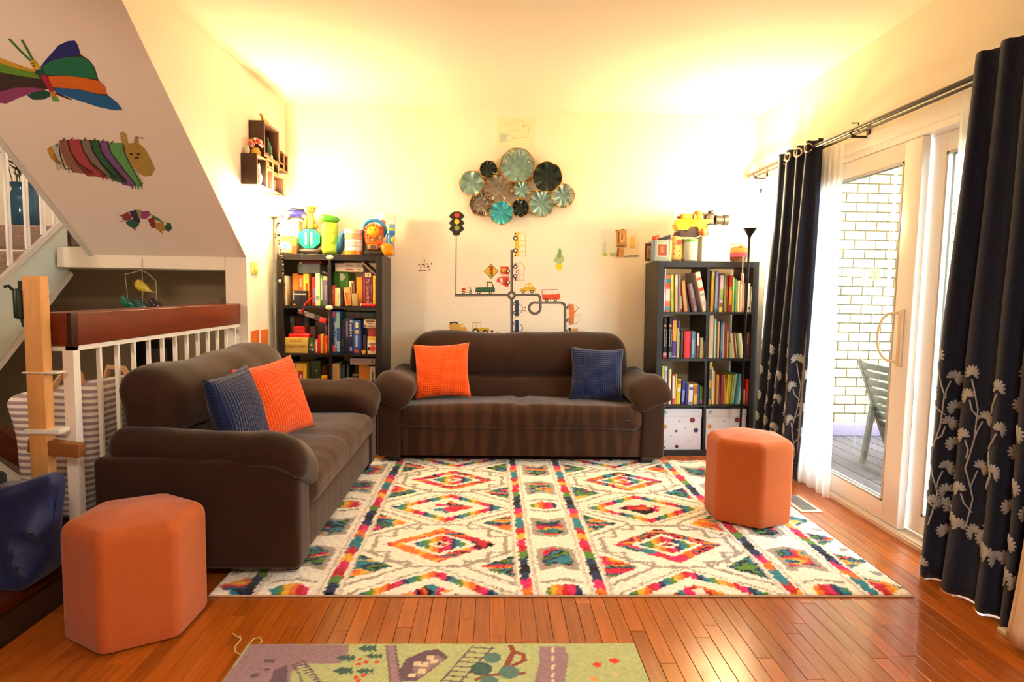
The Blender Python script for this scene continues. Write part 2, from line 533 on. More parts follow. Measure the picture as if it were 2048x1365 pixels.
# vase with dark foliage on the landing
vz = thing('vase', 'large blue glass vase holding dark green leaves on the carpeted landing', 'vase', (-3.36, 4.62, 1.641))
b = MB(); b.lathe([(0.05, 0), (0.085, 0.02), (0.10, 0.10), (0.095, 0.2), (0.07, 0.27), (0.09, 0.31), (0.075, 0.31), (0.06, 0.27), (0.08, 0.2), (0.0001, 0.03)], 20)
b.build('jar', M('blue_glass', '#24506a', 0.12, spec=0.7), vz, ang=60)
b = MB()
for i in range(26):
    a = random.uniform(0, 6.28); r = random.uniform(0.02, 0.10); h = random.uniform(0.36, 0.52)
    p = Vector((r * math.cos(a), r * math.sin(a), h)); d = Vector((math.cos(a), math.sin(a), 0.6)) * 0.05; n = Vector((-math.sin(a), math.cos(a), 0)) * 0.016
    b.add([p - d, p + n, p + d, p - n], [(0, 1, 2, 3)])
    if i % 4 == 0: b.tube([(0.02 * math.cos(a), 0.02 * math.sin(a), 0.05), p], 0.003, 5)
b.build('foliage', M('dark_leaf', '#1d2a1a', 0.5), vz)
# basement rail seen at the frame edge
b = MB(); p0, p1 = atY(-60, 836, 3.25), atY(66, 925, 3.25)
b.poly([atY(-60, 815, 3.25), atY(30, 880, 3.25), atY(62, 915, 3.25), atY(66, 950, 3.25), atY(-60, 880, 3.25)], (0, 0.05, 0))
hr = b.build('stair_handrail', DARKW, ang=0); tag(hr, 'dark stained sloping board with a rounded end behind the blue bag', 'handrail')
b = MB(); b.poly([atY(-60, 890, 3.28), atY(40, 962, 3.28), atY(40, 985, 3.28), atY(-60, 912, 3.28)], (0, 0.03, 0))
struct('trim_3', b, M('stringer_trim'), ang=0)

# raised dark wood step at the hall
b = MB(); b.box2((-4.0, YF, -0.1), (-1.675, 2.44, 0.146)); b.box2((-4.0, 2.44, -0.1), (-1.9, 3.35, 0.146))
struct('floor_hall_step', b, SUB, ang=0)
pf = bpy.data.objects['floor_hall_step']
for k in range(9):
    b = MB(); b.rbox((0, 0, 0), (2.3, 0.117, 0.014), 0.002, n=1)
    o = b.build('plank', M('dark_plank', '#52261a', 0.28, var=0.2, vscale=3, stretch=(1.5, 20, 20), objvar=0.12), pf, ang=20); o.location = (-2.81, 1.40 + k * 0.119, 0.152)
b = MB(); b.rbox((-1.672, 1.95, 0.135), (0.03, 1.06, 0.045), 0.012); b.build('nosing', DARKW, pf)

# ------------------------------------------------------------------ railing with the boxed cherry cap
rl = thing('railing', 'white metal railing under a boxed cherry wood cap beside the loveseat', 'railing', (0, 0, 0))
RX = -1.70
b = MB(); b.rbox((RX - 0.075, (2.56 + 4.245) / 2, 1.06), (0.15, 4.245 - 2.56, 0.135), 0.004); b.build('cap', CHERRY, rl)
b = MB(); b.rbox((RX - 0.005, 2.572, 1.06), (0.022, 0.04, 0.139), 0.003); b.build('cap_corner', M('cap_corner_dark', '#35130a', 0.35), rl)
b = MB(); b.box2((RX - 0.035, 2.57, 0.972), (RX - 0.005, 4.24, 0.992)); b.box2((RX - 0.15, 2.57, 0.972), (RX - 0.005, 2.60, 0.992)); b.build('top_bar', WHITEP, rl, ang=0)
b = MB(); b.box2((RX - 0.035, 2.60, 0.075), (RX - 0.005, 4.24, 0.1)); b.build('bottom_bar', WHITEP, rl, ang=0)
b = MB(); b.box2((RX - 0.045, 2.565, -0.01), (RX - 0.002, 2.606, 0.975)); b.build('post', WHITEP, rl, ang=0)
b = MB(); b.box2((RX - 0.15, 2.57, 0.147), (RX - 0.13, 2.59, 0.975)); b.build('post', WHITEP, rl, ang=0)
yb = 2.76
while yb < 4.22:
    b = MB(); b.box((0, 0, 0.53), (0.016, 0.016, 0.89)); o = b.build('baluster', WHITEP, rl, ang=0); o.location = (RX - 0.02, yb, 0.005)
    yb += 0.13
pp = thing('gate_post', 'tall pale pine post strapped to the end of the railing', 'post', (-1.885, 2.50, 0.16))
q0 = atY(52, 555, 2.50); q1 = atY(88, 555, 2.50)
pp.location.x = (q0.x + q1.x) / 2
b = MB(); b.rbox((0, 0, 0.557), (q1.x - q0.x, 0.05, 1.114), 0.003); b.build('post', PINE, pp)
b = MB(); b.rbox((0.055, 0, 0.43), (0.20, 0.045, 0.055), 0.003, R=rotm(0, 0.12, 0)); b.build('brace', M('pine_dark', '#8a5426', 0.6), pp)
for zz in (0.50, 0.735):
    b = MB(); r = 0.05 if zz < .6 else 0.045
    h = 0.018 if zz < .6 else 0.006
    b.rbox((0.02, 0, zz), (0.135, 0.064, h), 0.002); b.build('strap', M('white_strap', '#e8e4da', 0.5), pp)
b = MB(); b.rbox((0, 0, 0), (0.03, 0.06, 0.12), 0.012); b.tube([(-0.01, -0.02, 0.05), (-0.03, -0.02, 0.07), (-0.045, -0.02, 0.065)], 0.006, 6)
b.tube([(0, 0, 0.05), (0.0, 0, 0.09)], 0.008, 6); b.tube([(0, 0, -0.05), (0.01, 0, -0.09)], 0.008, 6)
cl = b.build('clip', M('dark_green_plastic', '#12281f', 0.4)); cl.location = (pp.location.x - (q1.x - q0.x) / 2 - 0.016, 2.49, 1.165)
tag(cl, 'small dark green clip fixed to the side of the pine post', 'clip')

# ------------------------------------------------------------------ sliding glass door
dr = bpy.data.objects.new('door_1', None); COL.objects.link(dr); dr['kind'] = 'structure'; dr.empty_display_size = .1
Y0, Y1, ZT = 1.32, 4.98, 2.09
b = MB()
b.box2((XR - 0.015, Y0 - 0.07, 0), (XR + 0.02, Y0, ZT + 0.07)); b.box2((XR - 0.015, Y1, 0), (XR + 0.02, Y1 + 0.07, ZT + 0.07)); b.box2((XR - 0.015, Y0, ZT), (XR + 0.02, Y1, ZT + 0.07))
b.build('casing', VINYL, dr, ang=0)
b = MB()
b.box2((XR + 0.0, Y0, ZT - 0.035), (XR + 0.14, Y1, ZT)); b.box2((XR + 0.0, Y0, 0.0), (XR + 0.14, Y0 + 0.035, ZT)); b.box2((XR, Y1 - 0.035, 0), (XR + 0.14, Y1, ZT))
b.build('jamb', VINYL, dr, ang=0)
b = MB(); b.box2((XR - 0.02, Y0, -0.005), (XR + 0.16, Y1, 0.022)); b.box2((XR + 0.055, Y0, 0.022), (XR + 0.065, Y1, 0.036)); b.box2((XR - 0.012, Y0, 0.022), (XR + 0.0, Y1, 0.032))
b.build('sill', M('sill_vinyl', '#e6ddd0', 0.35), dr, ang=0)
GLASS = bpy.data.materials.new('door_glass'); GLASS.use_nodes = True
_n = GLASS.node_tree.nodes; _l = GLASS.node_tree.links
_n.remove(_n['Principled BSDF'])
_t = _n.new('ShaderNodeBsdfTransparent'); _t.inputs[0].default_value = (0.95, 0.97, 0.96, 1)
_g = _n.new('ShaderNodeBsdfGlossy'); _g.inputs['Roughness'].default_value = 0.02
_f = _n.new('ShaderNodeFresnel'); _f.inputs['IOR'].default_value = 1.5
_m = _n.new('ShaderNodeMixShader'); _geo = _n.new('ShaderNodeNewGeometry'); _inv = _n.new('ShaderNodeMath'); _inv.operation = 'SUBTRACT'; _inv.inputs[0].default_value = 1.0; _l.new(_geo.outputs['Backfacing'], _inv.inputs[1]); _mu = _n.new('ShaderNodeMath'); _mu.operation = 'MULTIPLY'; _l.new(_f.outputs[0], _mu.inputs[0]); _l.new(_inv.outputs[0], _mu.inputs[1]); _l.new(_mu.outputs[0], _m.inputs[0]); _l.new(_t.outputs[0], _m.inputs[1]); _l.new(_g.outputs[0], _m.inputs[2]); _l.new(_m.outputs[0], _n['Material Output'].inputs[0])
def panel(x, ya, yb, zb, zt, st_a, st_b, rb, rt, nm):
    b = MB(); R_ = 0.006
    b.rbox((x, (ya + ya + st_a) / 2, (zb + zt) / 2), (0.042, st_a, zt - zb), R_); b.rbox((x, yb - st_b / 2, (zb + zt) / 2), (0.042, st_b, zt - zb), R_)
    b.rbox((x, (ya + yb) / 2, zb + rb / 2), (0.040, yb - ya - st_a - st_b, rb), R_); b.rbox((x, (ya + yb) / 2, zt - rt / 2), (0.040, yb - ya - st_a - st_b, rt), R_)
    p = b.build(nm, VINYL, dr)
    b = MB(); b.box2((x - 0.004, ya + st_a, zb + rb), (x + 0.004, yb - st_b, zt - rt)); b.build('pane', GLASS, p, ang=0)
    b = MB()
    for s in (-1, 1):
        xx = x + s * 0.018
        b.box2((xx - 0.004, ya + st_a - 0.001, zb + rb), (xx + 0.004, ya + st_a + 0.012, zt - rt)); b.box2((xx - 0.004, yb - st_b - 0.012, zb + rb), (xx + 0.004, yb - st_b + 0.001, zt - rt))
        b.box2((xx - 0.004, ya + st_a, zb + rb), (xx + 0.004, yb - st_b, zb + rb + 0.012)); b.box2((xx - 0.004, ya + st_a, zt - rt - 0.012), (xx + 0.004, yb - st_b, zt - rt))
    b.build('glazing_bead', M('grey_bead', '#b9b6b0', 0.4), p, ang=0)
    return p
sp = panel(XR + 0.03, 3.10, 4.945, 0.03, 2.055, 0.135, 0.10, 0.105, 0.10, 'sliding_panel')
panel(XR + 0.09, 1.36, 3.13, 0.035, 2.055, 0.09, 0.12, 0.10, 0.10, 'fixed_panel')
b = MB()
hy = 3.185; zc = 1.035
b.rbox((XR + 0.003, hy - 0.02, zc), (0.018, 0.035, 0.30), 0.005)
b.tube([(XR - 0.002 - 0.05 * math.sin(math.pi * k / 16) ** .6, hy + 0.085 * math.sin(math.pi * k / 16) ** .75, zc + 0.13 * math.cos(math.pi * k / 16)) for k in range(17)], 0.007, 8)
b.build('handle', M('door_handle_white', '#ddc6a8', 0.35), sp)

# ------------------------------------------------------------------ outside: deck, brick wall, chair, fence, shrub
dk = thing('deck', 'grey weathered timber deck of narrow boards outside the sliding door', 'deck', (0, 0, -0.07))
DECK = M('deck_board', '#4f474d', 0.65, var=0.2, vscale=4, stretch=(12, 1, 12), objvar=0.15)
for i in range(22):
    b = MB(); b.rbox((0, 0, 0), (0.134, 4.9, 0.025), 0.004, n=1); o = b.build('deck_board', DECK, dk, ang=20); o.location = (2.38 + i * 0.142, 3.3, -0.0125)
b = MB(); b.box2((2.3, 0.85, -0.3), (5.45, 5.75, -0.05)); b.build('joist_frame', SUB, dk, ang=0)
bw = thing('brick_wall', 'pale sunlit brick wall standing at the far end of the deck', 'wall', (0, 0, 0))
b = MB(); b.box2((2.3, 5.76, -0.3), (4.6, 5.95, 3.25)); b.build('mortar', M('mortar', '#a0967a', 0.9), bw, ang=0)
BR = M('brick', '#b3a580', 0.85, var=0.10, vscale=14, objvar=0.14, bump=0.4, bscale=80)
bm_ = MB(); bm_.rbox((0, 0, 0), (0.19, 0.06, 0.075), 0.004, n=1); bme = bm_.mesh('brick', BR, 20)
nb = 0; more = MB()
for rw in range(34):
    for c in range(12):
        x = 2.36 + c * 0.2 + (0.1 if rw % 2 else 0); z = 0.09 + rw * 0.086
        if x > 4.5: continue
        if nb < 295 and 2.5 < x < 4.3:
            o = bpy.data.objects.new('brick', bme); COL.objects.link(o); o.parent = bw
            o.location = (x, 5.748 + random.uniform(-.003, .003), z); nb += 1
        else: more.box((x, 5.748, z), (0.19, 0.06, 0.075))
o = more.build('brick_field', BR, bw, ang=0); o['kind'] = 'stuff'
b = MB(); b.rbox((3.45, 5.70, -0.01), (2.3, 0.12, 0.12), 0.01); b.build('plinth', M('plinth_grey', '#776d86', 0.7), bw)
fe = thing('garden_fence', 'white board fence along the far side of the deck', 'fence', (5.45, 3.3, -0.07))
for i in range(24):
    b = MB(); b.rbox((0, 0, 0), (0.02, 0.19, 1.5), 0.004, n=1); o = b.build('fence_board', M('fence_white', '#e4e2dc', 0.7), fe, ang=20); o.location = (0, -2.3 + i * 0.2, 0.75)
b = MB(); b.box2((0.012, -2.4, 0.3), (0.05, 2.4, 0.38)); b.box2((0.012, -2.4, 1.15), (0.05, 2.4, 1.23)); b.build('fence_rail', M('fence_white'), fe, ang=0)
WOODG = M('weathered_chair_wood', '#57503f', 0.65, var=0.15, vscale=8)
ch = thing('garden_chair', 'slatted wooden garden chair with sloping back seen through the door glass', 'chair', (atY(1737, 740, 4.2).x + .50, 4.47, -0.068))
def chairpt(x, y, z): return (x, y, z)
for s in (-0.27, 0.27):
    b = MB(); b.tube([(-0.24, s, 0.82), (-0.22, s, 0.80), (-0.03, s, 0.30), (0.02, s, 0.16)], [0.016, 0.028, 0.028, 0.024], 6); b.build('back_post', WOODG, ch)
    b = MB(); b.rbox((0.12, s * 1.12, 0.56), (0.52, 0.075, 0.024), 0.008); b.build('armrest', WOODG, ch)
    b = MB(); b.tube([(0.33, s * 1.05, 0.0), (0.33, s * 1.05, 0.55)], 0.025, 6); b.build('leg', WOODG, ch)
    b = MB(); b.tube([(-0.10, s * 1.0, 0.55), (-0.16, s * 1.0, 0.0)], 0.025, 6); b.build('leg', WOODG, ch)
for i in range(8):
    t = i / 7.0
    b = MB(); b.rbox((0, 0, 0), (0.016, 0.56, 0.05), 0.005, R=rotm(0, -0.36, 0)); o = b.build('back_slat', WOODG, ch); o.location = (-0.225 + 0.18 * t, 0, 0.78 - 0.46 * t)
for i in range(6):
    b = MB(); b.rbox((0, 0, 0), (0.06, 0.54, 0.016), 0.005, R=rotm(0, -0.12, 0)); o = b.build('seat_slat', WOODG, ch); o.location = (0.02 + 0.065 * i, 0, 0.30 + 0.01 * i)
sh = thing('shrub', 'small spiky green shrub growing in a pale pot just outside the door', 'shrub', (2.72, 2.62, -0.07))
b = MB(); b.lathe([(0.09, 0), (0.13, 0.22), (0.14, 0.24), (0.12, 0.24), (0.11, 0.2), (0.0001, 0.2)], 16); b.build('pot', M('pale_pot', '#d8d2c4', 0.7), sh)
b = MB()
for i in range(60):
    a = random.uniform(0, 6.28); h = random.uniform(0.3, 0.72); r = random.uniform(0.05, 0.2)
    p = Vector((r * math.cos(a), r * math.sin(a), h)); d = Vector((math.cos(a), math.sin(a), random.uniform(-.2, .9))).normalized() * 0.05; n = d.cross(Vector((0, 0, 1))).normalized() * 0.008
    b.add([p - d, p + n, p + d, p - n], [(0, 1, 2, 3)])
b.tube([(0, 0, 0.2), (0.01, 0, 0.5), (0, 0.01, 0.7)], 0.008, 6)
b.build('foliage', M('spiky_leaf', '#55715a', 0.6), sh)
gd = MB(); gd.box2((2.29, -8, -0.5), (16, 16, -0.35)); struct('ground', gd, M('lawn', '#7f8d66', 0.9, var=0.2, vscale=3), ang=0)

b = MB(); b.box2((2.29, -0.5, 2.78), (3.75, 6.2, 2.9)); struct('ceiling_porch', b, M('porch_soffit', '#d9d2c2', .8), ang=0)
# ================================================================== sofas
VEL = M('brown_velour', '#342016', 0.85, var=0.16, vscale=7, bump=0.12, bscale=350, sheen=0.25, spec=0.15)
def nap_material():
    m = M('brown_velour_striped', '#342016', 0.85, var=0.14, vscale=6, bump=0.12, bscale=350, sheen=0.25, spec=0.15)
    nt = m.node_tree; N, L = nt.nodes, nt.links
    b = N['Principled BSDF']; old = b.inputs['Base Color'].links[0].from_socket
    tc = N.new('ShaderNodeTexCoord')
    mp = N.new('ShaderNodeMapping'); mp.inputs['Scale'].default_value = (1, 0.15, 0.30)
    L.new(tc.outputs['Object'], mp.inputs['Vector'])
    w = N.new('ShaderNodeTexWave'); w.wave_type = 'BANDS'; w.bands_direction = 'X'
    w.inputs['Scale'].default_value = 2.9; w.inputs['Distortion'].default_value = 7.0; w.inputs['Detail'].default_value = 2; w.inputs['Detail Scale'].default_value = 1.6
    L.new(mp.outputs[0], w.inputs['Vector'])
    r = N.new('ShaderNodeMapRange'); r.inputs['From Min'].default_value = 0.45; r.inputs['From Max'].default_value = 0.75; r.inputs['To Max'].default_value = 0.42
    L.new(w.outputs['Fac'], r.inputs['Value'])
    mx = N.new('ShaderNodeMix'); mx.data_type = 'RGBA'
    L.new(r.outputs[0], mx.inputs['Factor']); L.new(old, mx.inputs[6]); mx.inputs[7].default_value = lin('#573622')
    L.new(mx.outputs[2], b.inputs['Base Color'])
    return m
NAP = nap_material()
def nz(p, s, a, seed=0.0):
    return mnoise.noise(Vector((p[0] * s + seed, p[1] * s + seed * 1.7, p[2] * s - seed))) * a
def make_sofa(name, label, loc, rotz, W, D, zb, zarm, zseat, pw=0.17, bhw=0.85, bx=0.0):
    t = thing(name, label, 'sofa', loc, rotz)
    h = W / 2
    b = MB(); b.soft((0, 0.02 + (D - 0.06) / 2, 0.14), (W - 2 * pw + 0.01, D - 0.06, 0.20), 0.015, n=3, mid=6, fn=lambda p: p + Vector((0, nz(p, 6, 0.004), 0)))
    b.build('base', NAP, t)
    zs0 = 0.235
    def seatf(p):
        x = abs(p.x) / (h - pw)
        q = Vector(p)
        q.z += 0.018 * (1 - x ** 3) * (1 if p.z > 0 else 0) + nz(p, 5, 0.008, 3)
        if p.y < -0.2 and p.z > 0: q.z -= 0.02 * min(1, (-0.2 - p.y) / 0.12)
        q.y += nz(p, 7, 0.006, 1)
        q.z += -0.012 * math.exp(-(p.x / 0.02) ** 2) * (1 if p.z > 0 else 0)
        return q
    b = MB(); b.soft((0, -0.015 + (D - 0.22) / 2, (zs0 + zseat) / 2), (W - 2 * pw + 0.02, D - 0.22, zseat - zs0), 0.06, n=4, mid=24, fn=seatf)
    b.build('seat_cushion', NAP, t)
    zc0 = zs0 + 0.05
    Hb = zb - zc0
    def backf(p):
        q = Vector(p)
        tz = p.z / Hb + 0.5
        q.y += 0.10 * (tz - 0.5) * 0.9                                     # lean backwards
        x = abs(p.x) / bhw
        if tz > 0.55:                                                      # rounded shoulders
            k = (tz - 0.55) / 0.45
            q.x *= 1 - 0.02 * k
            q.z -= 0.05 * max(0, (x - 0.80) / 0.2) ** 2 * k
        if p.y < 0:
            s = (1 - x ** 4)
            q.y -= 0.035 * s * math.sin(math.pi * min(1, max(0, (tz - 0.5) / 0.5))) + 0.03 * s * math.sin(math.pi * min(1, tz / 0.5))
            crease = math.exp(-((tz - 0.50 + 0.035 * math.cos(p.x * 2.4)) / 0.028) ** 2) * s
            q.y += 0.038 * crease
        q.y += nz(p, 5, 0.016, 5); q.z += nz((p.x, 0, 0), 3, 0.02, 9) * max(0, tz)
        return q
    b = MB(); b.soft((bx, D - 0.165, zc0 + Hb / 2), (2 * bhw, 0.25, Hb), 0.105, n=5, mid=26, fn=backf)
    b.build('backrest', VEL, t)
    for s in (-1, 1):
        b = MB(); b.soft((0, 0, 0), (pw, D - 0.005, zarm - 0.11), 0.028, n=3, mid=5, fn=lambda p: p + Vector((nz(p, 5, 0.004), 0, 0)))
        a = b.build('arm', VEL, t); a.location = (s * (h - pw / 2), D / 2, 0.03 + (zarm - 0.11) / 2)
        L = D + 0.01
        def padf(p):
            q = Vector(p)
            y = (p.y + L / 2)
            q.z += 0.012 * (1 - (p.x / 0.13) ** 2)
            if y < 0.16:
                k = (0.16 - y) / 0.16
                q.z -= 0.075 * k * k
                q.y -= 0.0
            wr = math.sin(p.y * 85 + p.x * 12) * 0.0022 * (1 if y < 0.3 else 0.4)
            q.z += nz(p, 6, 0.010, s * 3) + wr
            q.x += nz(p, 6, 0.006, s * 5)
            if y > 0.2: q.x -= s * 0.045 * min(1, (y - 0.2) / 0.1) * (1 if p.x * s > 0 else 0)
            return q
        b = MB(); b.soft((0, 0, 0), (0.29, L, 0.155), 0.070, n=5, mid=14, fn=padf, R=rotm(0.04, -s * 0.44, 0))
        pd = b.build('arm_pad', VEL, a)
        pd.location = (-s * 0.035, -0.03, (zarm - 0.11) / 2 + 0.005)
    for sx in (-1, 1):
        for yy in (0.06, D - 0.06):
            b = MB(); b.rbox((0, 0, 0.016), (0.09, 0.06, 0.034), 0.006); f = b.build('foot', M('black_foot', '#15110f', 0.5), t); f.location = (sx * (h - 0.12), yy, 0)
    return t
RUGZ = 0.0225
make_sofa('three_seat_sofa', 'long dark brown velour sofa standing against the wall under the road decals', (0.222, 4.335, RUGZ), 0, 2.056, 0.70, 0.898, 0.60, 0.40, bhw=0.858, bx=-0.005)
make_sofa('loveseat', 'shorter dark brown velour sofa turned side-on beside the railing', (-0.795, 3.425, RUGZ), math.pi / 2, 1.74, 0.85, 0.86, 0.585, 0.40, bhw=0.76)

# scatter cushions
def cushion_material(key, col):
    m = M(key, col, 0.8, bump=0.0, var=0.06, vscale=12, sheen=0.3, spec=0.2)
    nt = m.node_tree; N, L = nt.nodes, nt.links
    b = N['Principled BSDF']
    tc = N.new('ShaderNodeTexCoord'); mp = N.new('ShaderNodeMapping'); mp.inputs['Scale'].default_value = (62, 62, 62)
    L.new(tc.outputs['Object'], mp.inputs['Vector'])
    sp = N.new('ShaderNodeSeparateXYZ'); L.new(mp.outputs[0], sp.inputs[0])
    def sn(s_):
        k = N.new('ShaderNodeMath'); k.operation = 'MULTIPLY'; k.inputs[1].default_value = math.pi; L.new(s_, k.inputs[0])
        a = N.new('ShaderNodeMath'); a.operation = 'SINE'; L.new(k.outputs[0], a.inputs[0])
        c = N.new('ShaderNodeMath'); c.operation = 'ABSOLUTE'; L.new(a.outputs[0], c.inputs[0]); return c.outputs[0]
    mn = N.new('ShaderNodeMath'); mn.operation = 'MINIMUM'; L.new(sn(sp.outputs[0]), mn.inputs[0]); L.new(sn(sp.outputs[2]), mn.inputs[1])
    bp = N.new('ShaderNodeBump'); bp.inputs['Strength'].default_value = 0.9; bp.inputs['Distance'].default_value = 0.006
    L.new(mn.outputs[0], bp.inputs['Height']); L.new(bp.outputs[0], b.inputs['Normal'])
    return m
ORG = cushion_material('orange_waffle', '#ff5a10')
NVY = cushion_material('navy_waffle', '#15224a')
def pillow(label, mat, loc, rz, tilt, roll=0.0, size=0.42, th=0.15, group='waffle cushions'):
    n = 26
    b = MB(); vs_ = []; fs_ = []
    for side in (-1, 1):
        base = len(vs_)
        for j in range(n + 1):
            for i in range(n + 1):
                u, v = 2 * i / n - 1, 2 * j / n - 1
                k = max(0, (1 - u * u) * (1 - v * v)) ** 0.42
                pin = 1 - 0.09 * (1 - abs(v) ** 2) * abs(u) ** 3
                pin2 = 1 - 0.09 * (1 - abs(u) ** 2) * abs(v) ** 3
                p = Vector((u * size / 2 * pin, side * th / 2 * k, v * size / 2 * pin2))
                p.y += nz(p, 9, 0.012 * k, side + loc[0])
                vs_.append(p)
        for j in range(n):
            for i in range(n):
                a = base + j * (n + 1) + i
                q = (a, a + 1, a + n + 2, a + n + 1)
                fs_.append(q if side < 0 else tuple(reversed(q)))
    b.add(vs_, fs_)
    me = b.mesh('cushion', mat, 60)
    bmx = bmesh.new(); bmx.from_mesh(me); bmesh.ops.remove_doubles(bmx, verts=bmx.verts, dist=1e-5); bmx.to_mesh(me); bmx.free()
    o = bpy.data.objects.new('cushion', me); COL.objects.link(o)
    o.matrix_world = Matrix.Translation(loc) @ Matrix.Rotation(rz, 4, 'Z') @ Matrix.Rotation(tilt, 4, 'X') @ Matrix.Rotation(roll, 4, 'Y')
    return tag(o, label, 'cushion', group)
c1 = atY(884, 744, 4.60); pillow('orange waffle knit cushion leaning on the long sofa', ORG, (c1.x, 4.62, c1.z + 0.005), 0.04, -0.30, -0.05)
c2 = atY(1195, 751, 4.60); pillow('navy waffle knit cushion leaning on the long sofa', NVY, (c2.x, 4.63, c2.z + 0.005), -0.05, -0.30, 0.03, 0.41)
c3 = atX(549, 798, -1.15); pillow('orange waffle knit cushion leaning on the loveseat back', ORG, (-1.16, c3.y + .03, c3.z - 0.012), math.radians(63), -0.32, -0.10, 0.43)
c4 = atX(474, 816, -1.20); pillow('navy waffle knit cushion leaning on the loveseat back', NVY, (-1.18, c4.y - .03, c4.z - .02), math.radians(86), -0.26, -0.06, 0.41)

# ================================================================== the colourful rug
PAL = ['#d8286a', '#c41f33', '#e8782a', '#f0b23a', '#2f7f93', '#27365c', '#5f8a34', '#17131a', '#2f7f93', '#26222c']
def rug_colours(U, V):
    CRM, GRY = np.array(lin('#f8f0e0')[:3]), np.array(lin('#a89c90')[:3])
    jx = (vnoise(U * 75, V * 75, 1) - .5) * 0.015; jy = (vnoise(U * 75, V * 75, 2) - .5) * 0.015
    u, v = U + jx, V + jy
    c = np.empty(U.shape + (3,)); c[:] = CRM
    pal = np.array([lin(p)[:3] for p in PAL])
    f = vnoise(u * 4 + 11, v * 10 + 5, 3) * 0.85 + vnoise(u * 11, v * 26, 4) * 0.22
    blot = pal[np.clip((np.mod(f * 2.3, 1.0) * 10).astype(int), 0, 9)]
    f2 = vnoise(u * 4 + 40, v * 7 + 9, 6) * 0.85 + vnoise(u * 12, v * 20, 7) * 0.18
    warm = pal[np.array([0, 1, 2, 3, 0, 7, 1, 2, 7, 4])[np.clip((np.mod(f2 * 2.1, 1.0) * 10).astype(int), 0, 9)]]
    rb = pal[np.array([0, 5, 4, 6, 3, 2, 1])[np.mod(np.floor(u / 0.026), 7).astype(int)]]
    per = 1.02
    def put(mask, col): c[mask] = col[mask] if isinstance(col, np.ndarray) and col.ndim == 3 else col
    # medallion columns
    for mc in (0.885, 1.995):
        du = np.abs(u - mc)
        for kk in range(-1, 3):
            # stepped medallion
            vc = 0.49 + kk * per
            dv = np.abs(v - vc)
            st = np.zeros(U.shape, bool)
            for (a, w) in ((0.255, 0.135), (0.205, 0.245), (0.10, 0.325)):
                st |= (dv < a) & (du < w)
            si = np.zeros(U.shape, bool)
            for (a, w) in ((0.235, 0.115), (0.185, 0.225), (0.085, 0.305)):
                si |= (dv < a) & (du < w)
            put(st & ~si, GRY)
            d = du / 0.272 + dv / 0.205
            put((d < 1.0) & (d > 0.66), warm); put((d < 0.52) & (d > 0.22), rb); put(d < 0.13, warm)
            # rainbow diamond
            vc = -0.02 + kk * per
            dv = np.abs(v - vc)
            d = du / 0.325 + dv / 0.225
            put((d < 1.0) & (d > 0.74), rb)
            put((d < 0.44) & (vnoise(u * 20, v * 30, 9) > 0.30), warm)
            put((d > 1.10) & (d < 1.15) & (du < 0.34), GRY)
            # side triangles in the pinches
            for tv in (0.245, 0.765):
                vc = tv + kk * per
                e = 0.36 - du
                dv = np.abs(v - vc)
                put((e > 0.0) & (e < 0.165) & (dv < 0.125 * (1 - e / 0.165)), blot)
                put((e > 0.0) & (e < 0.235) & (np.abs(dv - 0.178 * (1 - e / 0.235)) < 0.011), GRY)
    # narrow stripes with white edges
    for sc_, w in ((0.145, .024), (0.475, .026), (1.280, .022), (1.588, .024), (2.395, .026), (2.725, .024)):
        m = np.abs(u - sc_)
        run = pal[np.array([1, 5, 0, 2, 6, 4, 7, 3, 0, 1, 4, 5])[np.mod(np.floor((v + .02 * np.sin(u * 90)) / 0.072 + sc_ * 40).astype(int) * 5, 12)]]
        put(m < w + 0.012, CRM); put(m < w, run)
        put((m > w + 0.012) & (m < w + 0.024), GRY * .6 + CRM * .4)
    # hexagon columns
    for hc in (0.31, 1.435, 2.56):
        du = np.abs(u - hc)
        for kk in range(-1, 3):
            for hv, sgn in ((0.33, 1), (0.72, -1)):
                vc = hv + kk * per
                t = (v - vc) * sgn
                hexa = (t < 0.105 + 0.04 * (1 - du / 0.095)) & (t > -0.115 - 0.05 * (du / 0.095 - .6)) & (du < 0.092)
                hin = (t < 0.075 + 0.045 * (1 - du / 0.07)) & (t > -0.07 - 0.04 * (du / .07 - .5)) & (du < 0.066)
                put(hexa, GRY); put(hin, blot)
            vc = 0.02 + kk * per
            put((du / 0.078) ** 2 + ((v - vc) / 0.062) ** 2 < 1, rb)
            for s in (-1, 1):
                put((np.abs((v - vc) * s - 0.105 + 0.35 * du) < 0.010) & (du < 0.09), GRY)
    # edge triangles
    for ec, sg in ((0.0, 1), (2.89, -1)):
        e = (u - ec) * sg
        for kk in range(12):
            vc = 0.06 + kk * 0.255
            put((e > 0.01) & (e < 0.125) & (np.abs(v - vc) < 0.085 * (e / 0.125)), blot)
            put((e > 0.01) & (e < 0.06) & (np.abs(v - vc - 0.127) < 0.02), GRY)
    sh = 0.88 + 0.26 * vnoise(U * 160, V * 160, 12)
    return c * sh[..., None]
RW, RD = 2.89, 2.035
cv = Canvas(RW, RD, 0.0085, '#e9dcc2')
cv.c = rug_colours(cv.u, cv.v)
RUGM = M('rug_pile', '#ffffff', 0.95, vcol=True, bump=0.8, bscale=260, sheen=0.15, spec=0.1)
rg = np.random.default_rng(2)
def rugz(u, v):
    e = np.minimum(np.minimum(u, RW - u), np.minimum(v, RD - v))
    z = 0.016 - 0.006 * np.exp(-e / 0.012) + (rg.random(u.shape) - .5) * 0.006 + (vnoise(u * 40, v * 40, 5) - .5) * 0.004
    z += 0.020 * np.exp(-((u) / 0.14) ** 2 - (v / 0.10) ** 2) * 0   # flat
    return z
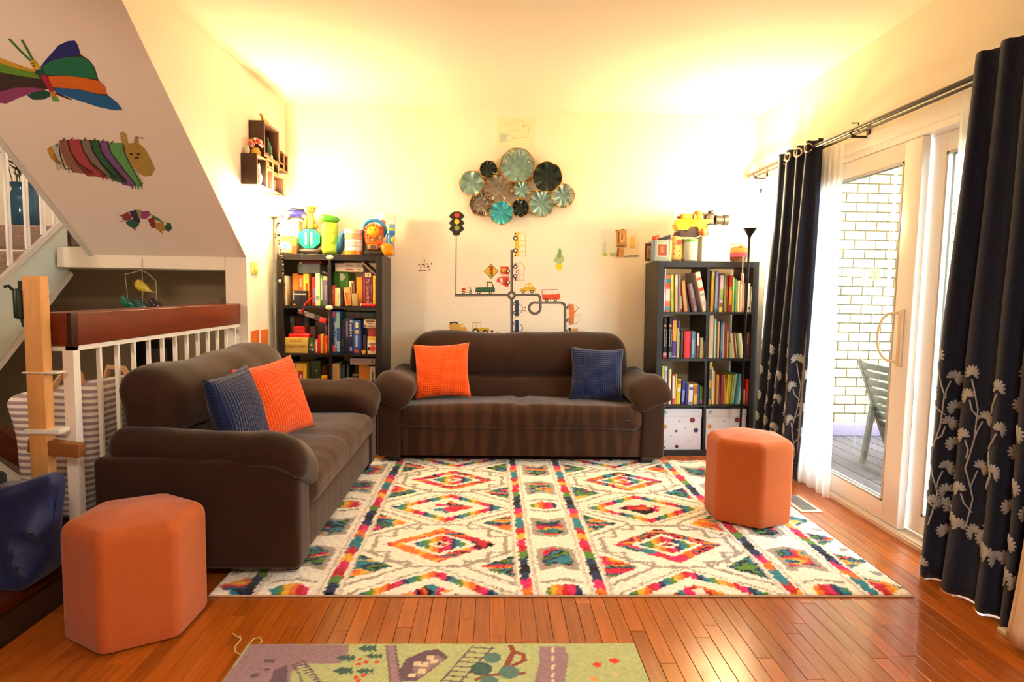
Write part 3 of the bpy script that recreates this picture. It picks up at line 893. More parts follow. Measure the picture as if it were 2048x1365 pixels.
rug = thing('rug', 'large cream shaggy rug woven with multicoloured diamonds and triangles under the sofas', 'rug', (-1.12, 2.436, 0))
cv.sheet('pile', RUGM, rug, rugz, 0.010)
b = MB(); b.tube([(0, 0, 0.005), (RW, 0, 0.005), (RW, RD, 0.005), (0, RD, 0.005)], 0.0048, 6, closed=True)
b.build('bound_edge', M('rug_binding', '#cbb79c', 0.9), rug)

# children's play mat in front
kw, kd = 1.35, 0.9
ko = Vector((-0.832, 2.085, 0))
kc = Canvas(kw, kd, 0.005, '#b3bb86')
def K(px, py):                                       # picture point -> mat coordinates (from the near edge)
    p = atZ(px, py, 0.008); return (p.x - ko.x, p.y - (ko.y - kd))
k3 = lambda a, b_: K(420 + a / 2.327, 1260 + b_ / 2.327)
GR, PU, DP, TE, RD_, BRN, CRE = '#b3bb86', '#9a7f86', '#6e5a66', '#4c6660', '#cf4a3a', '#8e4f42', '#d8c7a0'
kc.v = kc.v
kc.poly([k3(190, 66), k3(650, 72), k3(640, 130), k3(600, 160), k3(430, 160), k3(380, 200), k3(370, 260), k3(60, 260), k3(60, 244)], PU)
kc.poly([k3(300, 190), k3(360, 165), k3(360, 260), k3(270, 260)], DP)
for (a, b_, r, ry) in ((278, 148, .020, .012), (265, 188, .010, .009), (210, 215, .013, .014)):
    x, y = k3(a, b_); kc.circle(x, y, r, DP, ry)
for px_ in range(9):
    x0 = 390 + px_ * 16
    kc.line([k3(385 + px_ * 14, 165 + px_ * 10), k3(440 + px_ * 10, 150 + px_ * 12)], 0.006, DP)
kc.line([k3(385, 165), k3(420, 215), k3(430, 260)], 0.006, DP); kc.line([k3(440, 155), k3(480, 200), k3(520, 260)], 0.006, DP)
for (a, b_, s) in ((740, 90, 1.0), (640, 135, 1.0), (630, 195, 1.1), (725, 195, .9), (765, 125, .8)):
    for q in range(3):
        kc.poly([k3(a - 55 * s + q * 28, b_), k3(a - 10 * s + q * 22, b_ - 18 * s), k3(a - 10 * s + q * 22, b_ + 18 * s)], TE)
for (a, b_) in ((697, 140), (728, 153), (692, 162), (778, 153), (680, 225), (716, 215), (690, 240)):
    x, y = k3(a, b_); kc.circle(x, y, 0.009, RD_)
kc.poly([k3(820, 76), k3(862, 76), k3(890, 260), k3(840, 260)], PU)
kc.line([k3(862, 76), k3(890, 260)], 0.006, DP); kc.line([k3(820, 76), k3(840, 260)], 0.005, DP)
kc.poly([k3(885, 190), k3(910, 140), k3(1000, 100), k3(1060, 92), k3(1110, 130), k3(960, 244), k3(890, 244)], DP)
kc.poly([k3(940, 180), k3(1060, 120), k3(1090, 140), k3(970, 230)], PU)
for (a, b_) in ((965, 160), (1000, 165), (1040, 150), (985, 195), (1025, 130), (940, 215)):
    x, y = k3(a, b_); kc.poly([(x - .012, y - .012), (x + .012, y - .012), (x + .014, y + .012), (x - .010, y + .012)], CRE)
kc.line([k3(1220, 80), k3(1060, 260)], 0.006, DP); kc.line([k3(1315, 85), k3(1150, 260)], 0.006, DP)
for q in range(9):
    a = 1225 - q * 20; kc.line([k3(a, 85 + q * 22), k3(a + 95, 92 + q * 22)], 0.006, DP)
kc.line([k3(1400, 80), k3(1412, 105), k3(1375, 180), k3(1380, 200)], 0.020, BRN)
kc.line([k3(1412, 105), k3(1460, 118), k3(1465, 145), k3(1420, 165), k3(1385, 175)], 0.015, BRN)
kc.line([k3(1240, 235), k3(1300, 215), k3(1360, 210), k3(1460, 205)], 0.014, BRN)
for (a, b_, r) in ((1315, 133, .03), (1262, 185, .036), (1392, 200, .034), (1300, 245, .03)):
    x, y = k3(a, b_); kc.circle(x, y, r, '#5f8078' if a != 1262 else TE)
kc.poly([k3(1530, 80), k3(1650, 80), k3(1668, 130), k3(1650, 260), k3(1505, 260), k3(1535, 150)], PU)
for b_ in (88, 128, 168, 206, 240):
    kc.line([k3(1597, b_), k3(1594, b_ + 17)], 0.010, CRE)
for (a, b_, r, c_) in ((1880, 147, .017, RD_), (1803, 165, .016, RD_), (1785, 232, .014, '#d49a6a'), (1885, 210, .012, '#cdbd84')):
    x, y = k3(a, b_); kc.circle(x, y, r, c_, r * .85)
kc.c *= (0.85 + 0.3 * vnoise(kc.u * 180, kc.v * 180, 3))[..., None]
km = thing('play_mat', 'green and mauve printed road play mat with frayed thread at one corner', 'rug', (ko.x, ko.y - kd, 0))
kc.sheet('mat_top', M('play_mat_pile', '#ffffff', 0.95, vcol=True, bump=0.5, bscale=300, spec=0.1), km, lambda u, v: 0.0085 + 0.002 * vnoise(u * 90, v * 90, 2), 0.006)
b = MB(); b.tube([(0, 0, .005), (kw, 0, .005), (kw, kd, .005), (0, kd, .005)], 0.0046, 6, closed=True); b.build('stitched_edge', M('lime_edge', '#9bb04a', 0.9), km)
b = MB()
for pts in ([(466, 1268), (478, 1277), (480, 1272), (482, 1280), (470, 1294), (470, 1304), (480, 1310), (488, 1306), (492, 1300)], [(497, 1290), (508, 1278), (520, 1276), (524, 1284), (518, 1288)]):
    b.tube([tuple(atZ(x, y, 0.006) - km.location) for x, y in pts], 0.0022, 5)
b.build('loose_thread', M('thread', '#c7b26a', 0.9), km)

# ================================================================== orange hexagonal stools
STM = M('orange_stool_fabric', '#b45a2a', 0.9, var=0.05, vscale=30, bump=0.25, bscale=420, sheen=0.25, spec=0.15)
def stool(label, loc, R_, H, rot):
    t = thing('stool', label, 'stool', loc, rot, 'orange hexagonal stools')
    nper = 28; prof = []
    r0 = 0.05
    for i in range(7): a = math.pi / 2 * i / 6; prof.append((1 - (r0 / R_) * (1 - math.cos(a)), H - r0 + r0 * math.sin(a)))
    rows_ = [(0.985, 0.008), (1.0, 0.02)] + [(1.0, 0.02 + (H - r0 - 0.02) * k / 4) for k in range(1, 5)] + prof[1:] + [(0.55, H + 0.012), (0.25, H + 0.017), (0.0001, H + 0.018)]
    vs_ = []; ring = []
    for k in range(6):
        a0, a1 = math.pi / 3 * k, math.pi / 3 * (k + 1)
        p0, p1 = Vector((math.cos(a0), math.sin(a0))), Vector((math.cos(a1), math.sin(a1)))
        for i in range(nper):
            t_ = i / nper
            q = p0.lerp(p1, t_)
            d = min(t_, 1 - t_) * 1.0
            k_ = max(0.0, 1 - d / 0.09)                     # soften the corner
            q *= 1 - 0.03 * k_ * k_
            ring.append(q * R_)
    n = len(ring)
    for (s, z) in rows_:
        for q in ring: vs_.append((q.x * s, q.y * s, z))
    fs_ = [(j * n + i, j * n + (i + 1) % n, (j + 1) * n + (i + 1) % n, (j + 1) * n + i) for j in range(len(rows_) - 1) for i in range(n)]
    fs_.append(tuple(range(n - 1, -1, -1)))
    b = MB(); b.add(vs_, fs_); b.build('upholstery', STM, t, ang=50)
    b = MB()
    for k in range(6):
        a = math.pi / 3 * k; b.cyl((R_ * .8 * math.cos(a), R_ * .8 * math.sin(a), 0), (R_ * .8 * math.cos(a), R_ * .8 * math.sin(a), 0.011), 0.015, n=8)
    b.build('glides', M('black_foot'), t)
    return t
stool('orange fabric hexagonal stool on bare boards close to the loveseat arm', (-1.292, 2.252, 0.0), 0.232, 0.425, math.radians(30))
stool('orange fabric hexagonal stool standing on the rug near the glass door', (1.428, 3.325, RUGZ), 0.234, 0.455, math.radians(-94))
# floor register and marble plate by the curtain
vt = thing('floor_register', 'grey slatted floor register in the boards by the glass door', 'vent', (1.86, 3.575, 0.0005))
b = MB(); b.rbox((0, 0, 0.002), (0.13, 0.30, 0.005), 0.002); b.build('frame', M('register_frame', '#b6ad9f', 0.4), vt)
for i in range(16):
    b = MB(); b.box((0, 0, 0), (0.085, 0.006, 0.004)); o = b.build('louvre', M('register_dark', '#6f6a66', 0.4), vt, ang=0); o.location = (0, -0.12 + i * 0.016, 0.0062)
pl = thing('floor_plate', 'pale marbled threshold plate lying on the boards beside the dark curtain hem', 'plate', (1.985, 2.06, 0.0))
b = MB(); b.rbox((0, 0, 0.009), (0.14, 0.24, 0.018), 0.003); b.build('slab', M('pale_marble', '#cfc2ae', 0.35, var=0.12, vscale=14), pl)
# ================================================================== bookcases
BLK = M('black_brown_veneer', '#1d1613', 0.42, var=0.15, vscale=6, stretch=(3, 3, 14), spec=0.4)
BW_, BH_, BD_ = 0.768, 1.49, 0.39
FT = 0.045; ST_ = 0.018; CH_ = (BH_ - 2 * FT - 3 * ST_) / 4
SHELF = [BH_ - FT - CH_ * (k + 1) - ST_ * k for k in range(4)]      # top of the board under row 1..4
def bookcase(label, loc, tilt):
    t = thing('bookcase', label, 'bookcase', loc, 0, None, (0, tilt, 0))
    w = BW_ / 2
    for s in (-1, 1):
        b = MB(); b.rbox((s * (w - FT / 2), 0, BH_ / 2), (FT, BD_, BH_), 0.002, n=1); b.build('side_panel', BLK, t, ang=20)
    b = MB(); b.rbox((0, 0, BH_ - FT / 2), (BW_ - 2 * FT, BD_, FT), 0.002, n=1); b.build('top_board', BLK, t, ang=20)
    b = MB(); b.rbox((0, 0, FT / 2), (BW_ - 2 * FT, BD_, FT), 0.002, n=1); b.build('bottom_board', BLK, t, ang=20)
    for k in range(3):
        b = MB(); b.box((0, 0, SHELF[k] - ST_ / 2), (BW_ - 2 * FT, BD_ - 0.004, ST_)); b.build('shelf_board', BLK, t, ang=0)
    for k in range(4):
        b = MB(); b.box((0, 0, SHELF[k] + CH_ / 2), (ST_, BD_ - 0.006, CH_)); b.build('divider', BLK, t, ang=0)
    return t
BR_C, BR_T = Vector((1.642, 4.83, 0)), -0.014
BL_C = Vector((-1.2, 4.825, 0))
bookcase('tall black cube bookcase full of picture books beside the navy curtain', BR_C, BR_T)
bookcase('tall black cube bookcase of board games behind the loveseat', BL_C, 0.0)
PAGES = M('book_pages', '#e6dcc6', 0.9)
ORD = ['first', 'second', 'third', 'fourth', 'fifth', 'sixth', 'seventh', 'eighth', 'ninth', 'tenth', 'eleventh', 'twelfth', 'thirteenth', 'fourteenth', 'fifteenth', 'sixteenth', 'seventeenth', 'eighteenth']
def rshelf(px, py, k):
    """point on shelf k of the curtain-side bookcase under a picture column"""
    p = atY(px, py, 4.66)
    zl = SHELF[k]
    x = p.x - BR_C.x - zl * math.sin(BR_T)
    return p.x, -x * math.sin(BR_T) + zl * math.cos(BR_T)
bk_n = 0
def make_book(x, z, yf, w, h, d, ang, col, bands, label, group):
    """cover (spine to the front) with a page block and printed bands"""
    global bk_n
    bk_n += 1
    mat = flat(col, 0.5)
    th = min(0.0022, w * 0.2)
    b = MB()
    b.box((-w / 2 + th / 2, d / 2, h / 2), (th, d, h)); b.box((w / 2 - th / 2, d / 2, h / 2), (th, d, h))
    n = 5
    sp = [(w / 2 * math.cos(math.pi * (1 + i / n)), min(0.006, w * .25) * math.sin(math.pi * (1 + i / n))) for i in range(n + 1)]
    b.poly([(px_, py_, 0) for px_, py_ in sp] + [(w / 2, th, 0), (-w / 2, th, 0)], (0, 0, h))
    o = b.build('book', mat, ang=30)
    o.location = (x, yf, z); o.rotation_euler = (0, ang, 0)
    tag(o, label, 'book', group)
    b = MB(); b.box((0, d / 2, h / 2), (max(0.002, w - 2 * th), d - 0.006, h - 0.008)); b.build('pages', PAGES, o, ang=0)
    for (f0, f1, c) in bands:
        b = MB(); b.box((0, -min(0.006, w * .25) - 0.0002, h * (f0 + f1) / 2), (w * 0.82, 0.0012, h * (f1 - f0))); b.build('spine_print', flat(c, 0.5), o, ang=0)
    return o
CELLS = {}
def books(k, side, org, sc, ybot, data):
    cell = {0: 'top', 1: 'second', 2: 'third'}[k] + (' sofa-side cubby' if side == 0 else ' window-side cubby')
    for i, (x0, x1, yt, lean, col, word, bands) in enumerate(data):
        px = org[0] + (x0 + x1) / 2 / sc; pb = org[1] + ybot / sc; pt = org[1] + yt / sc
        X, Zs = rshelf(px, pb, k)
        s = FL / 4.66 * 1.003
        w = max(0.006, (x1 - x0) / sc / s * 0.97); h = min((ybot - yt) / sc / s, CH_ - 0.006)
        a = math.atan2(lean, (ybot - yt))
        ang = BR_T + a + (0.02 * (random.random() - .5) * 0)
        zup = abs(math.sin(a)) * w / 2 + 0.0008
        h = h / max(0.9, math.cos(a)) * (1 if a == 0 else 0.985)
        d = min(0.30, max(0.14, h * random.uniform(0.68, 0.85)))
        nm = 'book'
        lab = '%s book, %s from the sofa end, %s beside the curtain' % (word, ORD[i], cell)
        yf = 4.652 + random.uniform(0, 0.028)
        make_book(X, Zs + zup, yf, w, h, d, ang, col, bands, lab, 'books in the bookcase by the curtain')
sc_ = 9.752
A1, A2, A3 = (1310, 520), (1310, 620), (1310, 715)
books(0, 0, A1, sc_, 1005, [
    (162, 184, 110, 12, '#efe9df', 'slim white', []), (197, 303, 280, 0, '#e07a62', 'salmon', [(.78, .9, '#2f83b8'), (.70, .76, '#e04a2c'), (.05, .14, '#3a9bd0'), (.3, .62, '#f0d6d2')]),
    (305, 374, 265, -20, '#c3cf48', 'lime and yellow', [(.55, .97, '#e8dc5a')]), (376, 436, 265, -14, '#c9b184', 'tan', [(.7, .95, '#d8cdb4')]),
    (440, 490, 265, -10, '#7d7289', 'mauve', []), (492, 548, 375, -30, '#b9482c', 'rust red', [(.1, .5, '#d7c3a4')]),
    (560, 636, 380, -70, '#b8834a', 'brown', [(.2, .9, '#c48c4e')]), (655, 700, 450, -100, '#6b6d7c', 'slate grey', []),
    (712, 766, 450, -120, '#5a3024', 'dark brown', []), (774, 846, 450, -125, '#a99bb4', 'lavender', [(.2, .5, '#8e6d86')]),
    (925, 1032, 225, -185, '#e9dccb', 'thick white', [(.80, .86, '#d8472f'), (.52, .61, '#d03a28'), (.40, .46, '#9c9488'), (.15, .3, '#c9beb4')])])
books(0, 1, A1, sc_, 1005, [
    (1082, 1148, 185, 14, '#e9c32e', 'bright yellow', [(.12, .55, '#caa324'), (.86, .97, '#efe0a0')]), (1150, 1208, 195, 8, '#6f7ea6', 'blue grey', [(.1, .85, '#8793b4'), (.0, .07, '#2c62a0')]),
    (1216, 1238, 240, 0, '#5e3a58', 'slim plum', []), (1248, 1328, 265, 10, '#c9bcd2', 'lavender and green', [(.35, .62, '#8fae5c'), (.14, .24, '#7d5a2e'), (.0, .12, '#dcc53e')]),
    (1336, 1378, 250, 0, '#8a8256', 'olive', []), (1384, 1424, 290, 0, '#6d4c2c', 'brown green', [(.4, .7, '#a5503a')]), (1430, 1498, 275, 10, '#b3242f', 'crimson', [(.2, .6, '#d8912f'), (.6, .7, '#6d9a3c')]),
    (1502, 1536, 330, 0, '#b9cf62', 'pale lime', []), (1540, 1570, 350, 0, '#2f9a86', 'teal', []), (1576, 1600, 380, 0, '#c9824a', 'slim orange tan', []),
    (1606, 1650, 385, 0, '#cfe0a0', 'pale green', []), (1655, 1690, 390, 0, '#ece3c4', 'cream', []), (1696, 1748, 420, 0, '#dc8d86', 'pink', [(.1, .9, '#e8a89c')]),
    (1802, 1842, 440, 0, '#e6e6e6', 'white', [(.1, .16, '#333a44')]), (1856, 1894, 500, 0, '#b4bcc8', 'silver grey', [(.4, .8, '#e9edf0')]), (1900, 1944, 490, 0, '#7a8a5e', 'sage', [(.3, .9, '#9a6a4a')])])
books(1, 0, A2, sc_, 940, [
    (148, 240, 130, 0, '#100d0f', 'thick black and red', [(.86 - .8, .14, '#d58f9a'), (.0, .05, '#b0263a')]), (248, 320, 130, 0, '#141318', 'thick black white-lettered', [(.02, .16, '#6e7f80')]),
    (328, 420, 165, 0, '#5b3a8e', 'yellow and purple', [(.44, .97, '#e6a42c'), (.04, .06, '#efe6f4')]), (426, 454, 340, 0, '#bcc46a', 'slim olive lime', []), (458, 490, 210, 0, '#ece6e2', 'slim white', [(.72, .98, '#3a4a9a')]),
    (496, 538, 400, 0, '#4c4650', 'charcoal', []), (552, 690, 400, 0, '#d93a41', 'thick red', []), (694, 762, 400, 0, '#5e83b4', 'blue', [(.15, .7, '#8fa6c6')]), (768, 800, 420, 0, '#3d7f86', 'slim teal', []),
    (806, 856, 430, 0, '#8a4b3c', 'white and rust', [(.5, .97, '#e2ddd6')]), (864, 930, 530, 0, '#a9ab80', 'sage cream', []), (944, 998, 600, 0, '#cf7c50', 'small orange', [])])
books(1, 1, A2, sc_, 940, [
    (1046, 1140, 70, 0, '#eadfc2', 'tall cream', [(.1, .62, '#dccfb0')]), (1146, 1176, 150, 0, '#cfe0d0', 'pale mint', []), (1180, 1208, 170, 0, '#4c95b0', 'light blue', []), (1214, 1250, 205, 0, '#eebf86', 'peach', []),
    (1260, 1310, 200, 0, '#2c5a90', 'blue white-lettered', [(.2, .9, '#5f88b0')]), (1314, 1334, 210, 0, '#d8dcc8', 'slim pale', []), (1342, 1408, 250, 0, '#9c3c1c', 'red brown', []), (1412, 1438, 400, -8, '#dac8a0', 'slim cream', []),
    (1446, 1506, 630, -6, '#a8b080', 'small green cream', []), (1532, 1578, 440, -70, '#e8e0bc', 'leaning cream', []), (1582, 1604, 440, -80, '#b43a3c', 'leaning red', []), (1608, 1628, 440, -62, '#cfdcd8', 'leaning pale teal', []),
    (1652, 1722, 440, -60, '#d3dcae', 'leaning celery green', []), (1728, 1752, 570, 0, '#3f77aa', 'small blue', []), (1782, 1812, 420, 0, '#5c2440', 'maroon', [(.55, .97, '#a07a5a')]), (1818, 1880, 420, 0, '#6e2c4a', 'plum', []), (1886, 1914, 440, 0, '#4a3a7a', 'slim violet', [])])
books(2, 0, A3, sc_, 930, [
    (128, 178, 160, 0, '#d3dc6a', 'yellow green', []), (182, 234, 170, 0, '#d8d8ea', 'white and lavender', [(.5, .9, '#bcbce0')]), (262, 310, 230, 0, '#efeab8', 'cream and white', [(.1, .6, '#f4f2e6')]), (330, 388, 320, -12, '#cf5450', 'red and white', [(.2, .95, '#ecdcdc')]),
    (392, 412, 320, 0, '#c6cf58', 'slim lime', []), (416, 500, 420, 20, '#e8c42e', 'thick yellow', [(.5, .66, '#e9d9c4'), (.8, .95, '#a86a24')]), (512, 580, 440, 22, '#2c49a8', 'cobalt blue', [(.1, .6, '#7f96d8')]), (584, 630, 520, 10, '#4a2f8e', 'purple', []),
    (634, 728, 520, 8, '#e2e2ea', 'white blue-lettered', [(.72, .86, '#4658b0'), (.04, .12, '#5c4a9a')]), (738, 818, 510, 8, '#e7b52c', 'amber', [(.5, .92, '#c4662a')]), (824, 870, 530, 0, '#1f5ea6', 'blue', []), (882, 948, 570, 0, '#6a9440', 'green and pink', [(.02, .25, '#c87a9a')])])
books(2, 1, A3, sc_, 930, [
    (1032, 1078, 60, 0, '#5a6b74', 'tall yellow and slate', [(.82, .99, '#d6b13a'), (.38, .55, '#d8a63a'), (.0, .12, '#c9a35a')]), (1082, 1108, 60, 0, '#e3d23e', 'tall slim yellow', []), (1114, 1140, 180, -22, '#efe8d4', 'slim ivory', []), (1146, 1176, 250, -12, '#d9c290', 'slim sand', []),
    (1182, 1230, 330, 0, '#cf8f36', 'ochre', []), (1240, 1272, 370, 0, '#5f4470', 'violet', []), (1276, 1320, 340, 0, '#8e3c4c', 'raspberry', []), (1324, 1346, 340, 0, '#d27c28', 'orange', []), (1350, 1370, 400, 10, '#e0a52a', 'slim marigold', []),
    (1374, 1418, 330, 34, '#c6c040', 'mustard lime', []), (1422, 1460, 330, 38, '#d9c93e', 'lemon', []), (1464, 1500, 330, 44, '#a2b450', 'grass green', []), (1508, 1550, 320, 60, '#a9cfc8', 'pale aqua', []), (1554, 1600, 315, 64, '#3f8fa0', 'turquoise', []), (1606, 1660, 440, 56, '#c4dcdc', 'ice blue', [(.7, .95, '#9c6ca8')]),
    (1680, 1704, 600, 0, '#a3283a', 'small dark red', []), (1744, 1764, 640, 0, '#e6e2dc', 'small slim white', []), (1772, 1868, 430, 0, '#cf2228', 'thick red', [(.1, .8, '#da4a48')])])
# words on the two black spines
for o in bpy.data.objects:
    if o.get('label', '').startswith('thick black'):
        h = max(v.co.z for v in o.data.vertices)
        W_ = flat('#e8e8ea')
        def down(x, zc): return frame((x, -0.0085, zc), (0, 0, -1), (1, 0, 0))
        if 'red' in o['label']:
            lettering('Children\'s', flat('#b8b6b4'), o, down(0.009, h * .5), h * .40, 0.011, 'lettering'); lettering('Encyclopedia', W_, o, down(-0.007, h * .5), h * .44, 0.010, 'lettering')
            b = MB(); b.ball((-0.004, -0.006, h * .80), 0.010, sc=(1, .3, 1)); b.build('spine_print', flat('#d88a78'), o)
        else:
            lettering('SPACE', W_, o, down(0, h * .34), h * .24, 0.013, 'lettering'); lettering('ENCYCLOPEDIA of', W_, o, down(0, h * .66), h * .36, 0.006, 'lettering')
# planet-print storage boxes in the bottom row
def storage_box(px0, px1, label):
    w, h = 0.318, 0.318
    lx = -0.174 if px0 < 1400 else 0.174; lz = SHELF[3] + .001
    t = thing('storage_box', label, 'box', (BR_C.x + lx * math.cos(BR_T) + lz * math.sin(BR_T), 4.825, -lx * math.sin(BR_T) + lz * math.cos(BR_T)), 0, 'planet print boxes', (0, BR_T, 0))
    wb = M('white_card_box', '#dfe0ea', 0.7)
    b = MB(); b.rbox((0, 0, (h - 0.06) / 2), (w - 0.006, 0.34, h - 0.06), 0.004); b.build('body', wb, t)
    b = MB(); b.rbox((0, 0, h - 0.032), (w, 0.345, 0.064), 0.004); b.build('lid', wb, t)
    for (fx, fz, r, c) in ((-.40, .57, .017, '#c98a2c'), (.36, .48, .018, '#2f3f68'), (-.12, .46, .010, '#4a4a60'), (.27, .73, .020, '#8e2f3a'), (-.25, .33, .005, '#6a6a78'), (.1, .54, .005, '#8f8f9c'), (-.42, .2, .014, '#9ac4cc'), (-.4, .93, .014, '#6ab4c4'), (-.1, .08, .014, '#6a2444'), (-.4, .06, .010, '#7a2a3c'), (-.05, .7, .006, '#9a9aa4')):
        z = fz * h
        y = -0.1735 if z > h - 0.064 else -0.171
        b = MB(); b.cyl((fx * w, y + .0008, z), (fx * w, y - .0008, z), r, n=16); b.build('printed_planet', flat(c), t)
    for fx, fz in ((.2, .2), (.33, .93)):
        z = fz * h; y = -0.1735 if z > h - 0.064 else -0.171
        b = MB(); b.poly([(fx * w - .03, y, z - .008), (fx * w + .01, y, z + .002), (fx * w + .035, y, z + .012), (fx * w - .005, y, z + .004)], (0, -.001, 0)); b.build('printed_rocket', flat('#c4a894'), t)
storage_box(1327, 1402, 'white lidded storage box printed with planets, nearer the sofa'); storage_box(1412, 1498, 'white lidded storage box printed with planets, nearer the curtain')

# ------------------------------------------------------------------ generic boxed items placed by their front face
def front(org, sc, x0, x1, y0, y1, yf):
    a = atY(org[0] + x0 / sc, org[1] + y1 / sc, yf); c = atY(org[0] + x1 / sc, org[1] + y0 / sc, yf)
    return a.x, c.x, a.z, c.z
def gbox(name, label, cat, rect, depth, col, prints=(), group=None, rot=0.0, rest=None, r=0.002, mat=None, yaw=0.0):
    X0, X1, Z0, Z1, yf = rect
    if rest is not None: Z1 += 0; Z0 = rest
    w, h = X1 - X0, Z1 - Z0
    b = MB(); b.rbox((0, depth / 2, 0), (w, depth, h), r)
    o = b.build(name, mat or flat(col, 0.5))
    o.location = ((X0 + X1) / 2, yf, (Z0 + Z1) / 2); o.rotation_euler = (0, rot, yaw)
    tag(o, label, cat, group)
    for ip, pr in enumerate(prints):
        py_ = -0.0004 - 0.0005 * ip
        if pr[0] == 'c':
            _, fx, fz, rr, c = pr
            b = MB(); b.cyl((fx * w, 0.0002, fz * h), (fx * w, py_ - .0005, fz * h), rr * h, n=16); b.build('printed_disc', flat(c), o)
        elif pr[0] == 't':
            _, txt, fx, fz, fw, fh, c, vert = pr
            Mx = frame((fx * w, py_ - .0012, fz * h), (0, 0, -1), (1, 0, 0)) if vert else frame((fx * w, py_ - .0012, fz * h), (1, 0, 0), (0, 0, 1))
            if vert: lettering(txt, flat(c), o, Mx, fh * h, fw * w)
            else: lettering(txt, flat(c), o, Mx, fw * w, fh * h)
        else:
            fx0, fx1, fz0, fz1, c = pr
            b = MB(); b.box(((fx0 + fx1) / 2 * w, py_, (fz0 + fz1) / 2 * h), ((fx1 - fx0) * w, 0.001, (fz1 - fz0) * h)); b.build('printed_panel', flat(c), o, ang=0)
    return o
B1, B2, B3 = (540, 510), (540, 600), (560, 710)
s1, s3 = 8.533, 9.752
def fr1(x0, x1, y0, y1, yf=4.66): return (*front(B1, s1, x0, x1, y0, y1, yf), yf)
def fr2(x0, x1, y0, y1, yf=4.66): return (*front(B2, s1, x0, x1, y0, y1, yf), yf)
def fr3(x0, x1, y0, y1, yf=4.66): return (*front(B3, s3, x0, x1, y0, y1, yf), yf)
Z1_, Z2_, Z3_ = SHELF[0] + .0008, SHELF[1] + .0008, SHELF[2] + .0008
GG = 'games and puzzles in the bookcase behind the loveseat'
# row 1, lamp-side cubby
gbox('game_box', 'cream upright box with orange characters, nearest the lamp on the top games shelf', 'box', fr1(198, 285, 360, 850), 0.24, '#ead9b4', [(-.2, .2, .12, .25, '#8a4a24'), (-.2, .2, -.02, .08, '#c4662e'), (-.2, .2, -.2, -.1, '#d8502e'), (-.25, .25, -.42, -.3, '#8d8770')], GG, rest=Z1_)
gbox('game_box', 'plain orange upright box behind the small dark case on the top shelf', 'box', fr1(385, 474, 320, 850, 4.72), 0.24, '#e8912e', [], GG, rest=Z1_)
gbox('game_box', 'red-orange upright box printed with small pale figures on the top shelf', 'box', fr1(478, 568, 345, 850, 4.715), 0.24, '#e2682a', [(-.15, .2, .1, .4, '#e8b48c'), (-.2, .25, -.06, .06, '#c24a6e')], GG, rest=Z1_)
gbox('game_box', 'yellow upright box with red vertical lettering on the top games shelf', 'box', fr1(572, 660, 325, 850, 4.70), 0.25, '#ecc848', [(-.1, .35, -.1, .2, '#c8442a'), ('c', .1, .35, .05, '#9ab46a')], GG, rest=Z1_)
gbox('game_book', 'red and blue upright book standing in the top games cubby', 'book', fr1(712, 775, 385, 850, 4.70), 0.22, '#d3242e', [(.0, .45, -.4, .1, '#5a6fb0')], GG, rest=Z1_)
gbox('game_box', 'white upright box with green edge on the top games shelf', 'box', fr1(778, 856, 320, 850, 4.69), 0.24, '#eeeecb', [(-.4, .4, -.3, -.2, '#7a9aa0'), (.3, .48, -.48, .48, '#b8cc4a')], GG, rest=Z1_)
gbox('game_box', 'slim dark green box with white letters beside the purple box', 'box', fr1(868, 900, 345, 850, 4.69), 0.22, '#3e6a26', [(-.2, .2, -.3, .4, '#dfe6cc')], GG, rest=Z1_)
gbox('game_box', 'purple grey box with yellow top edge next to the divider', 'box', fr1(906, 982, 360, 850, 4.69), 0.22, '#6c5d7c', [(-.45, .45, .36, .48, '#e0bd86'), (-.2, .4, -.3, .2, '#8d7f96')], GG, rest=Z1_)
gbox('card_case', 'small black case with white rim standing before the orange boxes', 'case', fr1(392, 625, 615, 850, 4.655), 0.045, '#1b1720', [(-.44, .44, .22, .30, '#d9cabc'), (-.46, -.42, -.1, .45, '#d9cabc'), (-.5, -.3, -.48, -.40, '#d0702e')], None, rest=Z1_)
gbox('storage_tub', 'blue grey lidded tub lying on the orange and yellow boxes', 'tub', fr1(465, 858, 150, 318, 4.73), 0.22, '#7f8f92', [], None, r=0.01)
gbox('flat_box', 'maroon flat box lying on the blue grey tub', 'box', fr1(545, 888, 92, 148, 4.74), 0.20, '#7c2436', [], None)
gbox('paper_pad', 'crumpled dark and white pad wedged above the purple box', 'pad', fr1(885, 985, 300, 325, 4.70), 0.2, '#cfc6bc', [(-.5, .5, -.5, .1, '#4a3f3c')], None, rot=0.35)
# row 1, sofa-side cubby
gbox('game_box', 'green box with white badge standing under two white flat boxes', 'box', fr1(1102, 1330, 292, 850, 4.72), 0.25, '#4d8f2c', [('c', 0, .35, .11, '#d8e0b4'), (-.1, .15, -.3, .05, '#7a3a70'), ('t', 'R', .02, -.1, .12, .14, '#e8dcea', False), (-.5, -.1, -.5, .5, '#3f7a26')], GG, rest=Z1_)
gbox('flat_box', 'grey white flat box, upper of two lying on the green box', 'box', fr1(1108, 1578, 152, 214, 4.69), 0.25, '#c9b6a4', [(-.12, .14, -.2, .2, '#9c7c74'), (.3, .42, -.2, .2, '#ad9388')], GG)
gbox('flat_box', 'ivory flat box, lower of two lying on the green box', 'box', fr1(1112, 1592, 220, 286, 4.685), 0.25, '#efe0bf', [(-.12, .14, -.15, .2, '#b06a52'), (.3, .42, -.1, .2, '#b89a80')], GG)
lb = front(B1, s1, 1590, 1810, 140, 345, 4.69)
